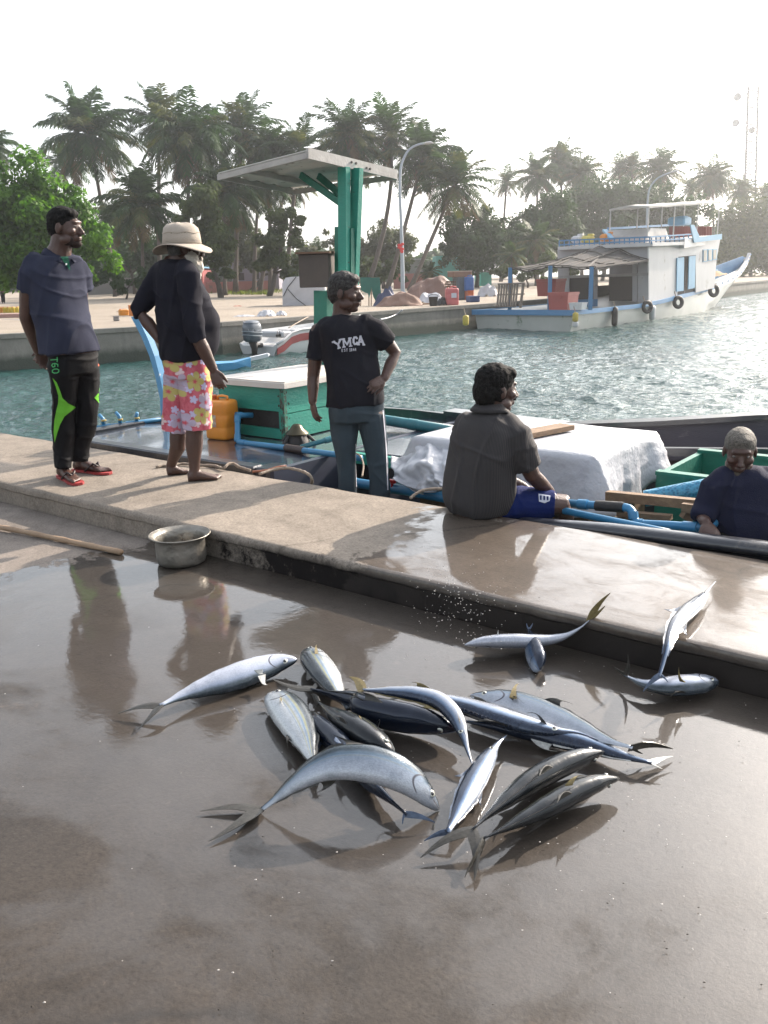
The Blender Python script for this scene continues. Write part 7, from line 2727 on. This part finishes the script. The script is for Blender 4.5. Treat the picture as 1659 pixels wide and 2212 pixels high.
# ---------------------------------------------------------------- small motorboat
MO = P(600, 768, WZ)
MU = Vector((.62, .785, 0)).normalized()
MV = Vector((-MU.y, MU.x, 0))
def MT(x, y, w=0.0):
    d = ray(x, y); o = Vector((0, 0, CH))
    return o + d * (((MO + MV * w) - o).dot(MV) / d.dot(MV))
def MBp(l, w, z): return MO + MU * l + MV * w + Vector((0, 0, z - MO.z))
sk = thing('motorboat', 'small white motorboat with a red side stripe moored at the far quay', 'boat', MBp(2, .9, WZ))
zg = MT(640, 714, 0).z
rr = []
st = [(0, 0, zg - .42), (.35, 0, zg - .30), (.75, 0, zg - .08), (1.2, 0, zg), (2.5, 0, zg + .03), (3.8, .1, zg + .08), (4.8, .4, zg + .16), (5.5, .8, zg + .25)]
for (l, w, z_) in st:
    b = .95 - w
    rr.append([MBp(l, .95 - b, z_), MBp(l, .95 - b * .93, WZ + .18), MBp(l, .95 - b * .75, WZ - .1), MBp(l, .95, WZ - .3), MBp(l, .95 + b * .75, WZ - .1), MBp(l, .95 + b * .93, WZ + .18), MBp(l, .95 + b, z_), MBp(l, .95 + b - .1, z_), MBp(l, .95 + b * .8, WZ + .3), MBp(l, .95 - b * .8, WZ + .3), MBp(l, .95 - b + .1, z_)])
mb = MB(); mb.loft(rr)
mb.build('hull', mat('motorboat_white', (.52, .53, .54), .35, col2=(.44, .45, .46), scale=2, dirt=(.3, .33, .28), dscale=4, damt=.15), sk, smooth='auto')
mb = MB()
rr = []
for i, (l, w, z_) in enumerate(st):
    b = .95 - w
    top = z_ - .12
    hgt = (.22, .25, .25, .26, .24, .2, .15, .1)[i]
    rr.append([MBp(l, .95 - b - .012, top), MBp(l, .95 - b * .97 - .014, top - hgt)])
    rr[-1] += [p + MV * .02 for p in rr[-1][::-1]]
mb.loft(rr)
mb.build('red_stripe', mat('dull_red_stripe', (.19, .022, .028), .5, col2=(.14, .018, .02), scale=3), sk)
mb = MB()
mb.tube([MBp(l, .95 - (.95 - w), z_ + .02) for (l, w, z_) in st], .045, 8)
mb.build('near_gunwale', BWHITE, sk, smooth=True)
mb = MB()
mb.box(MBp(.75, .95, zg - .12), (.5, 1.5, .22), rz=atan2(MU.y, MU.x), bev=.06)
mb.box(MBp(2.0, .95, zg - .10), (.4, 1.6, .12), rz=atan2(MU.y, MU.x), bev=.03)
mb.build('seat', BWHITE, sk)
mb = MB()
for k in range(3):
    c = MBp(.35 + k * .12, .32, zg - .14)
    mb.box(c, (.09, .06, .09), rz=.4, bev=.02)
    mb.tube([c, c + Vector((.0, .1, .14))], .015, 6)
mb.build('fittings', RUBB, sk)
# outboard
oc = MBp(-.42, .75, zg)
ot = thing('outboard_motor', 'dark grey outboard motor on the stern of the small white motorboat', 'outboard motor', oc + Vector((0, 0, -.4)))
CW = mat('cowl_grey', (.055, .07, .09), .3, col2=(.04, .055, .075), scale=3, coat=.5)
mb = MB()
rz = atan2(MU.y, MU.x)
R = Matrix.Rotation(rz, 3, 'Z')
rings = []
for (z_, k) in ((-.30, .72), (-.24, .92), (-.05, 1), (.18, .98), (.27, .92), (.30, .84), (.34, .85), (.40, .62), (.42, .3)):
    rings.append([oc + R @ Vector((math.copysign(abs(cos(a)) ** .6, cos(a)) * .33 * k, math.copysign(abs(sin(a)) ** .6, sin(a)) * .25 * k, z_)) for a in [2 * pi * j / 24 for j in range(24)]])
mb.loft(rings)
co = mb.build('cowl', CW, ot, smooth='auto')
mb = MB()
for (z_, k) in ((.02, 1.02), (-.10, 1.03)):
    mb.tube([oc + R @ Vector((math.copysign(abs(cos(a)) ** .6, cos(a)) * .335 * k, math.copysign(abs(sin(a)) ** .6, sin(a)) * .255 * k, z_ - .05 * cos(a))) for a in [2 * pi * j / 24 for j in range(25)]], .012, 6)
mb.build('pale_trim', mat('cowl_trim', (.3, .34, .38), .4), ot)
mb = MB()
mb.tube([oc + Vector((0, 0, -.28)), oc + Vector((0, 0, -.55)) + MU * .06, oc + Vector((0, 0, -1.0)) + MU * .02], [.19, .13, .08], 12, ell=.7)
mb.tube([oc + Vector((0, 0, -.45)), oc + Vector((0, 0, -.45)) + MU * .42], .08, 8)
mb.build('leg', RUBB, ot, smooth=True)
try:
    cb_ = bvh_of(co)
    tx = []
    for i, ch in enumerate('115'):
        tx += strokes(ch, (536 + i * 4.4, 712), (3.4, -.1), (0, 4.6), .8)
    for i, ch in enumerate('YAMAHA'):
        tx += strokes(ch, (552 + i * 2.6, 711.5 - i * .2), (2.2, -.1), (0, 4.6), .6)
    decal(tx, cb_, 'lettering', mat('cowl_letter', (.35, .38, .42), .5), co, .012, 2)
except Exception as ex:
    print('lettering', ex)
# blue skiff nose
a = P(470, 795, WZ)
t = thing('rowing_skiff', 'light blue skiff with a white tipped nose lying behind the man in the hat', 'boat', a)
SO = QT
c0 = P(530, 800, WZ)
nose = [PY(582, 763, c0.y + 1.2), PY(540, 772, c0.y + .9), PY(505, 781, c0.y + .6), PY(470, 783, c0.y + .3), PY(420, 786, c0.y - .1), PY(360, 790, c0.y - .5)]
mb = MB()
rr = []
for i, p in enumerate(nose):
    if i < 1: continue
    w = (.10, .13, .30, .42, .46, .46)[i]
    rr.append([p + Vector((w * .3, -w * .9, 0)), p + Vector((-w * .3, w * .9, 0)), p + Vector((-w * .2, w * .6, -.25 - i * .03)), p + Vector((w * .2, -w * .6, -.25 - i * .03))])
mb.loft(rr)
mb.build('hull', SKYB, t)
mb = MB()
p, q = nose[0], nose[1]
w = .10
mb.loft([[x + Vector((w * .3, -w * .9, .01)), x + Vector((-w * .3, w * .9, .01)), x + Vector((-w * .3, w * .8, -.10)), x + Vector((w * .3, -w * .8, -.10))] for x in (q, q.lerp(p, .9))])
mb.tube([q.lerp(p, .88) + Vector((0, 0, -.045)), p + Vector((0, 0, -.045))], [.075, .03], 10)
mb.build('nose', mat('white_nose', (.55, .58, .62), .5), t)

# ---------------------------------------------------------------- lamps
LAMPM = mat('galvanised_pole', (.34, .38, .42), .5, .2, col2=(.28, .32, .36), scale=2)
def street_lamp(label, px, Y, r0, head):
    base = PY(px[0][0], px[0][1], Y); base.z = 0
    t = thing('street_lamp', label, 'street lamp', base, 'street lamps on the far quay')
    pts = [base] + [PY(x, y, Y) for (x, y) in px[1:]]
    c, L_ = catmull(pts, 40)
    mb = MB(); mb.tube(c, [r0 * (1 - .6 * i / 40) for i in range(41)], 10); mb.build('pole', LAMPM, t, smooth=True)
    mb = MB(); mb.tube([base, base + Vector((0, 0, .5))], [r0 * 1.6, r0 * 1.5], 12); mb.build('base', LAMPM, t)
    h = [PY(x, y, Y) for x, y in head]
    mb = MB(); mb.tube(h, [.05, .13, .15, .05], 10, ell=.5, rnd=True); mb.build('lamp_head', mat('lamp_head_grey', (.42, .42, .42), .4), t, smooth=True)
    return t
t = street_lamp('tall curved street lamp with red rag tied on its pole, middle of the far quay', [(870, 633), (869, 560), (866, 470), (864, 421), (865, 370), (871, 345), (884, 323), (904, 312), (918, 310)], 52, .13, [(914, 311), (920, 309), (930, 308), (935, 309)])
mb = MB()
rnd = random.Random(5)
for k in range(9):
    p = PY(866 + rnd.uniform(-4, 4), 535 + rnd.uniform(-10, 10), 52 - .12)
    mb.ball(p, (.10, .05, .08), 6, 5)
mb.build('red_rag', mat('red_rag', (.6, .06, .06), .8), t)
street_lamp('hazy curved street lamp behind the big boat', [(1396, 600), (1397, 500), (1398, 452), (1402, 412), (1416, 389), (1436, 377), (1450, 372)], 68, .12, [(1446, 373), (1453, 371), (1463, 369), (1467, 370)])

# ---------------------------------------------------------------- mast
MYY = 170
t = thing('radio_mast', 'tall pale lattice radio mast with dish antennas at the right', 'mast', PY(1612, 560, MYY))
WM = mat('pale_mast_steel', (.16, .16, .17), .8)
mb = MB()
base = PY(1612, 500, MYY); topp = PY(1622, 190, MYY)
wd = 1.1
for (dx, dy) in ((-1, -1), (1, -1), (0, 1)):
    mb.tube([base + Vector((dx * wd, dy * wd, 0)), topp + Vector((dx * wd * .8, dy * wd, 0))], .2, 4)
for i in range(26):
    a, b = base.lerp(topp, i / 26), base.lerp(topp, (i + 1) / 26)
    for (p, q) in (((-1, -1), (1, -1)), ((1, -1), (0, 1)), ((0, 1), (-1, -1))):
        mb.tube([a + Vector((p[0] * wd, p[1] * wd, 0)), b + Vector((q[0] * wd, q[1] * wd, 0))], .11, 3)
mb.build('lattice', WM, t)
for (x, y, r) in ((1594, 210, 7), (1590, 266, 6.5), (1623, 281, 6)):
    c = PY(x, y, MYY)
    k = r * MYY / FOC
    mb = MB()
    ax = Vector((-.6, -.8, 0)) if x < 1600 else Vector((.2, -1, -.2))
    mb.lathe([(k * .2, -.3), (k * .9, -.1), (k * 1.15, .25), (k * .9, .35), (k * .05, .2)], c, 16, ax)
    mb.tube([c, c.lerp(PY(1616, y, MYY), 1.0)], .09, 5)
    mb.build('dish', mat('dish_grey', (.30, .30, .31), .6), t, smooth='auto')

# ---------------------------------------------------------------- buildings
def building(name, label, x0, x1, ytop, Y, mt, roof=None, dep=6, z0=0, windows=(), door=None, roofmt=None):
    a, b = PY(x0, ytop, Y), PY(x1, ytop, Y)
    h = (a.z + b.z) / 2
    c = (a + b) / 2 + Vector((0, dep / 2, 0)); c.z = 0
    t = thing(name, label, 'building' if name != 'garden_wall' else 'wall', c)
    mb = MB(); mb.box(c + Vector((0, 0, h / 2)), (b.x - a.x, dep, h)); mb.build('wall', mt, t)
    if roof:
        mb = MB(); mb.box(c + Vector((0, -.15, h + .08)), (b.x - a.x + .5, dep + .6, .16)); mb.build('roof', roofmt or mat('tin_roof', (.30, .31, .32), .5), t)
    for (wx0, wx1, wy0, wy1) in windows:
        p, q = PY(wx0, wy0, Y - .03), PY(wx1, wy1, Y - .03)
        mb = MB(); mb.box((p + q) / 2, (q.x - p.x, .08, p.z - q.z)); w_ = mb.build('window', DKW, t)
        mb = MB(); mb.box((p + q) / 2 + Vector((0, -.05, -(p.z - q.z) / 2)), (q.x - p.x + .2, .12, .08)); mb.build('sill', mt, w_)
    return t
LIL = mat('lilac_plaster', (.22, .21, .25), .85, col2=(.19, .18, .22), scale=.6, dirt=(.15, .14, .15), dscale=.5, damt=.15)
PINK = mat('pink_plaster', (.42, .17, .15), .85, col2=(.34, .14, .12), scale=.8, dirt=(.2, .14, .12), dscale=.9, damt=.2)
TURQ = mat('turquoise_plaster', (.14, .46, .42), .8, col2=(.12, .40, .37), scale=.6, dirt=(.12, .25, .22), dscale=.8, damt=.15)
GREYP = mat('grey_plaster', (.24, .23, .22), .9, col2=(.18, .17, .165), scale=.6)
building('lilac_house', 'low lilac grey building behind the palms left of the brown box', 498, 600, 559, 104, LIL, True, windows=((512, 528, 590, 606), (548, 560, 585, 604)))
building('grey_house', 'grey house with a pale roof right of the green post', 852, 914, 562, 105, GREYP, True)
building('turquoise_house', 'bright turquoise walled house behind the tarp heaps', 942, 1009, 552, 92, TURQ, False, windows=((1012, 1013, 580, 590),))
mb = MB()
a, b = PY(941, 545, 91.9), PY(975, 545, 91.9)
building('turquoise_annex', 'low turquoise shed right of the turquoise house', 1038, 1062, 588, 95, TURQ, True)
building('garden_wall', 'low pink garden wall in front of the lilac building', 444, 582, 608, 98, PINK, dep=.3)
building('garden_wall', 'pink wall between the street lamp and the turquoise house', 850, 919, 591, 93, PINK, dep=.3)
building('garden_wall', 'long grey brown wall behind the palm trunks at the left', 150, 330, 601, 104, GREYP, dep=.3)
building('site_hut', 'small hut with a blue roof and red front behind the hat man', 392, 436, 580, 100, mat('red_front', (.30, .06, .06), .7), True, roofmt=mat('blue_roof', (.12, .30, .45), .5))
# seated figures / red chairs by the pink wall
for lab, x in (('red plastic chair by the pink wall, left one', 455), ('red plastic chair by the pink wall, right one', 540)):
    c = P(x, 628, 0)
    t = thing('plastic_chair', lab, 'chair', c, 'red chairs by the pink wall')
    RC = mat('red_chair', (.5, .05, .04), .5)
    mb = MB(); mb.box(c + Vector((0, 0, .42)), (.5, .5, .05)); mb.build('seat', RC, t)
    mb = MB(); mb.box(c + Vector((0, .24, .7)), (.5, .04, .5)); mb.build('backrest', RC, t)
    for sx in (-.22, .22):
        for sy in (-.22, .22):
            mb = MB(); mb.bar(c + Vector((sx, sy, 0)), c + Vector((sx, sy, .4)), .04, .04); mb.build('leg', RC, t)

# ---------------------------------------------------------------- clutter on the far quay
def heap(name, label, cat, x0, x1, ytop, ybase, mt, seed, dep=None, peak=.5, sharp=1.0, group=None, rough_=.16):
    a, b = P(x0, ybase, 0), P(x1, ybase, 0)
    b = PY(x1, ybase, a.y) if abs(a.y - b.y) > 3 else b
    b.z = 0
    L_ = (b - a).length
    top = PY((x0 + x1) / 2, ytop, a.y).z
    dep = dep or L_ * .6
    c = (a + b) / 2 + Vector((0, dep / 2, 0))
    rnd = random.Random(seed)
    n = 26
    verts = []
    def f(u, v):
        x = u * 2 - 1; y = v * 2 - 1
        xx_ = x + .25 * mnoise.noise(Vector((y * 2, seed, 1))); yy_ = y + .3 * mnoise.noise(Vector((x * 2.5, seed, 4)))
        k = max(0, min(1, (1 - abs(xx_)) * 2.2 * sharp)) * max(0, 1 - abs(yy_)) * 1.1
        k = min(k, .9 + .1 * mnoise.noise(Vector((x * 3, y * 3, seed))))
        pk = 1 - .45 * abs(u - peak) * 2
        crease = abs(mnoise.noise(Vector((u * 3.2 + seed, v * 3.2, 0)))) * 1.0
        nz = mnoise.noise(Vector((u * 5 + seed, v * 5, 3)))
        h = top * (k ** .8) * pk * (1.1 - crease * .5) * (1 + rough_ * nz)
        sx = c.x + x * L_ / 2 * (1 + .08 * nz)
        return Vector((sx, c.y + y * dep / 2, max(0.0, h) + .01))
    mb = MB(); mb.grid(f, n, n)
    return tag(mb.build(name, mt, None, smooth=False, origin=c), label, cat, group)
WT = mat('far_white_tarp', (.48, .48, .50), .6, col2=(.38, .38, .41), scale=2)
BRT = mat('brown_tarp', (.17, .09, .065), .7, col2=(.12, .065, .05), scale=1.5)
BLT = mat('blue_tarp', (.05, .06, .12), .6, col2=(.03, .04, .09), scale=2)
# white tarp bundle: boxy
t = thing('tarp_bundle', 'white tarpaulin bundle tied with rope left of the green post', 'tarp', P(648, 661, 0))
a, b = P(612, 662, 0), P(700, 660, 0)
Yb = a.y
mb = MB()
prof = [(612, 661), (611, 640), (611, 612), (616, 600), (630, 598), (660, 597), (700, 600), (704, 660)]
front = [PY(x, y, Yb) for x, y in prof]
rr = []
for k in range(8):
    v = k / 7
    rr.append([p + Vector((0, v * 1.6, 0)) + Vector((mnoise.noise(p * 1.7 + Vector((v * 3, 0, 0))) * .12, mnoise.noise(p * 2.1 + Vector((0, v * 2, 5))) * .2, 0)) for p in front])
mb.loft(rr)
mb.build('tarpaulin', WT, t)
mb = MB()
mb.tube([PY(612, 640, Yb - .1), PY(622, 620, Yb - .12), PY(640, 598, Yb - .08)], .02, 5)
mb.tube([PY(622, 625, Yb - .1), PY(640, 645, Yb - .14), PY(660, 660, Yb - .12)], .02, 5)
mb.build('rope_tie', RUBB, t)
heap('brown_tarp_heap', 'low tan tarpaulin tent at the quay edge', 'tarp', 822, 906, 628, 662, mat('tan_tarp', (.22, .13, .095), .75, col2=(.16, .095, .07), scale=1.5), 3, peak=.65)
heap('brown_tarp_heap', 'tall brown tarpaulin heap beside the wood stack', 'tarp', 888, 985, 594, 648, BRT, 8, dep=3, peak=.6, sharp=1.6)
heap('white_sack', 'full white sack in front of the brown tarpaulin heap', 'sack', 905, 957, 628, 655, WT, 12, dep=.9)
heap('white_sack', 'white sack standing alone left of the pallet', 'sack', 1039, 1073, 611, 641, WT, 15, dep=.8, sharp=1.5)
heap('blue_tarp_bundle', 'dark blue tarpaulin bundle leaning on the tan tent', 'tarp', 812, 856, 620, 661, BLT, 21, peak=.65)
heap('dark_net_heap', 'round heap of black netting next to the pink can', 'net', 944, 972, 641, 660, RUBB, 23, dep=.8)
heap('rag_heap', 'crumpled white rags on the far quay, right of the outboard boat', 'rags', 556, 590, 667, 684, WT, 31, dep=.7)
heap('rag_heap', 'small pile of white rags nearer the white bundle', 'rags', 596, 616, 671, 682, WT, 33, dep=.4)
heap('rag_heap', 'flat grey rag strip on the far quay', 'rags', 508, 545, 680, 684.5, WT, 34, dep=.4)
heap('rag_heap', 'small red rag on the sand', 'rags', 500, 522, 660, 665, mat('dull_red_rag', (.35, .10, .07), .9), 35, dep=.5)
heap('debris_heap', 'low heap of dry palm debris between the standing men', 'debris', 272 - 30, 300 - 30, 672, 678, mat('dry_debris', (.16, .12, .08), .9), 36, dep=.6)
# green torn tarp on sticks
t = thing('torn_screen', 'torn green cloth hanging on thin sticks behind the lettered shirt man', 'screen', P(800, 660, 0))
GC = mat('green_cloth', (.02, .13, .10), .8, col2=(.015, .10, .08), scale=3)
YY = P(800, 661, 0).y
for poly in ([(778, 599), (802, 599), (803, 620), (799, 638), (797, 645), (795, 634), (788, 632), (779, 626)], [(801, 600), (820, 599), (824, 645), (821, 660), (812, 652), (806, 640), (803, 625)]):
    mb = MB(); mb.prism([PY(x, y, YY) for x, y in poly], Vector((0, .04, 0))); mb.build('cloth', GC, t)
mb = MB()
for x in (779, 797, 802):
    mb.bar(PY(x, 600, YY + .08), PY(x, 661, YY + .08), .05, .05)
mb.bar(PY(777, 600, YY + .1), PY(822, 600, YY + .1), .05, .05)
mb.build('stick', PLANK, t)
def boxy(name, label, cat, x0, x1, y0, y1, mt, dep=.6, Yx=None, extra=None, bev=.03, rz=.25):
    Y = Yx or P((x0 + x1) / 2, y1, 0).y
    a, b = PY(x0, y1, Y), PY(x1, y0, Y)
    c = Vector(((a.x + b.x) / 2, Y + dep / 2, (a.z + b.z) / 2))
    t = thing(name, label, cat, (c.x, c.y, a.z))
    w, h = b.x - a.x, b.z - a.z
    mb = MB(); mb.box(c, (w, dep, h), rz=rz, bev=bev); mb.build('body', mt, t)
    mb = MB(); mb.box(c + Vector((0, 0, h / 2 + .015)), (w * 1.04, dep * 1.04, .05), rz=rz, bev=.015); mb.build('lid', extra or mt, t)
    return t
YC = P(995, 650, 0).y
boxy('metal_cabinet', 'narrow grey metal cabinet standing on the far quay', 'cabinet', 984, 1006, 600, 648, mat('grey_cabinet', (.10, .12, .14), .5), .9)
boxy('wooden_box', 'brown wooden box lying on top of the grey cabinet', 'box', 973, 1016, 586, 599, mat('brown_box', (.22, .13, .09), .8), 1.0, Yx=P(995, 648, 0).y, extra=mat('pale_boxtop', (.4, .34, .28), .8))
boxy('orange_crate', 'orange crate beside the grey cabinet with a blue can on top', 'crate', 1007, 1021, 629, 648, mat('orange_red_crate', (.45, .11, .04), .6), .7)
jy = P(1014, 648, 0).y
jerrycan('blue_can', 'blue plastic can standing on the orange crate', PY(1013, 628, jy + .3), .5, .4, .75, .2, mat('blue_can', (.04, .11, .32), .5), 'can')
boxy('blue_crate', 'low dark blue crate at the quay edge beside the orange crate', 'crate', 1012, 1034, 641, 653, mat('navy_crate', (.03, .06, .17), .5), .7)
jerrycan('pink_can', 'pink and red plastic can with a white label at the quay edge', P(976, 659, 0), .62, .5, .78, .1, mat('pink_can', (.50, .13, .13), .5), 'can')
mb = MB(); mb.box(P(976, 659, 0) + Vector((.08, -.27, .45)), (.24, .02, .22)); tag(mb.build('can_label', WHITEP, bpy.data.objects['pink_can']))
t = thing('plastic_bucket', 'black bucket between the white sack and the black netting', 'bucket', P(936, 661, 0))
c = P(936, 661, 0)
mb = MB(); mb.lathe([(.17, 0), (.22, .40), (.235, .42), (.20, .42), (.16, .05)], c, 16); mb.build('body', RUBB, t, smooth='auto')
mb = MB(); mb.tube([c + Vector((.23 * cos(a), -.05, .42 + .12 * sin(a))) for a in [pi * i / 8 for i in range(9)]], .012, 5); mb.build('handle', RUBB, t)
t = thing('firewood_stack', 'dark stack of split wood under the brown tarpaulin', 'wood stack', P(975, 648, 0))
mb = MB()
rnd = random.Random(4)
yb = P(975, 648, 0).y
for i in range(5):
    for j in range(8):
        p = PY(966 + i * 4.4 + rnd.uniform(-.5, .5), 644 - j * 5, yb - .2)
        mb.tube([p, p + Vector((rnd.uniform(-.05, .05), .8, 0))], .055, 6)
mb.build('logs', mat('split_wood', (.16, .10, .07), .9), t)
mb = MB(); mb.box(PY(917, 657, P(917, 658, 0).y), (1.5, .5, .10), rz=.2); tag(mb.build('timber_block', PLANK, None, origin=P(917, 658, 0)), 'short timber in front of the white sack on the far quay', 'timber')
# left side
YJ = mat('yellow_can_plastic', (.55, .40, .04), .5)
for i in range(5):
    c = P(3 + i * 9.3, 677.5, 0)
    jerrycan('yellow_can', ['yellow can in the row at the left edge, cut by the edge', 'yellow can in the row at the left edge, second from the edge', 'yellow can in the row at the left edge, middle one', 'yellow can in the row at the left edge, fourth from the edge', 'yellow can in the row at the left edge, last one beside the polo shirt man'][i],
             c, .24, .24, .32, .1 + i * .3, YJ if i else mat('orange_can_plastic', (.6, .25, .03), .5), 'can', 'row of yellow cans', parts=True)
mb = MB(); mb.box(P(12, 689, 0) + Vector((0, .2, .11)), (2.0, .5, .22), rz=-.05, bev=.03)
tag(mb.build('pink_slab', mat('pink_concrete', (.40, .24, .20), .9), None, origin=P(12, 689, 0)), 'long pink concrete block in front of the yellow cans', 'slab')
jerrycan('orange_can', 'orange can lying on the far quay left of the hat man elbow', P(268, 683, 0), .42, .35, .28, .5, mat('orange_can_plastic', (.6, .25, .03), .5), 'can', parts=True)
boxy('orange_block', 'upright orange box next to the lying orange can', 'box', 277, 294, 661, 684, mat('orange_box', (.55, .19, .05), .6), .4)
boxy('stone_block', 'small grey stone block at the far quay edge', 'stone', 244, 256, 685, 694, GREYP, .2)
mb = MB(); mb.tube([P(-10, 691, .02), P(20, 691, .02), P(60, 692, .02), P(150, 700, .02)], .02, 5)
tag(mb.build('blue_hose', BBLUE, None, origin=P(0, 691, 0)), 'thin blue hose along the edge of the far quay at the left', 'hose')
rope('white mooring rope from the boat to the far quay edge', [PY(822, 690, 36), PY(840, 686, 37), PY(858, 678, 38), P(869, 670, 0.02)], .03, WT)
rope('mooring chain from the motorboat to the far quay', [MT(624, 708, 0), P(655, 690, -.05), P(690, 672, .02)], .02, ROPE)
rope('white stern line of the motorboat hanging from the far quay', [P(526, 695, .0), P(528, 712, -.3), PY(532, 725, MO.y), PY(536, 738, MO.y)], .025, WT)
# small person far left
F = Fig('small dark clothed person standing far off at the left edge', P(8, 658, 0).y, (1, -.3, 0), P(8, 658, 0))
b = F.root.location
F.f = Vector((.9, -.4, 0)); F.r = F.f.cross(UP)
F.head(b + UP * 1.58, F.f, neck=b + UP * 1.40)
F.body.loft([F.ring(b + UP * z_, w, d_) for z_, w, d_ in ((.86, .15, .1), (1.0, .16, .11), (1.2, .19, .12), (1.36, .2, .1), (1.42, .1, .08))])
for sg in (-1, 1):
    hp = b + F.r * .09 * sg
    F.body.tube([hp + UP * .9, hp + UP * .48 + F.f * .03, hp + UP * .08], [.09, .06, .04], 10, rnd=True)
    F.foot(hp - F.f * .06 + UP * .0, hp + F.f * .18 + UP * .0)
    sh_ = b + F.r * .19 * sg + UP * 1.36
    F.body.tube([sh_, sh_ + UP * -.28 + F.r * .05 * sg, sh_ + UP * -.5 + F.f * .08], [.05, .04, .03], 10, rnd=True)
    F.hand(sh_ + UP * -.5 + F.f * .08, (0, 0, -1), F.r * sg, thumb=1)
F.finish(.012)
sh = MB(); sh.loft([F.ring(b + UP * z_, w + .02, d_ + .02) for z_, w, d_ in ((.80, .15, .1), (1.0, .16, .11), (1.2, .19, .12), (1.36, .2, .1), (1.43, .1, .08))])
remeshed(sh, 'shirt', mat('maroon_cloth', (.08, .03, .035), .9), F.bodyo, .015, 2)
sh = MB()
for sg in (-1, 1):
    hp = b + F.r * .09 * sg
    sh.tube([hp + UP * .92, hp + UP * .48 + F.f * .03, hp + UP * .2], [.12, .085, .07], 10)
remeshed(sh, 'trousers', TRACK, F.bodyo, .015, 2)
F.hair(HAIR_B, vox=.012)
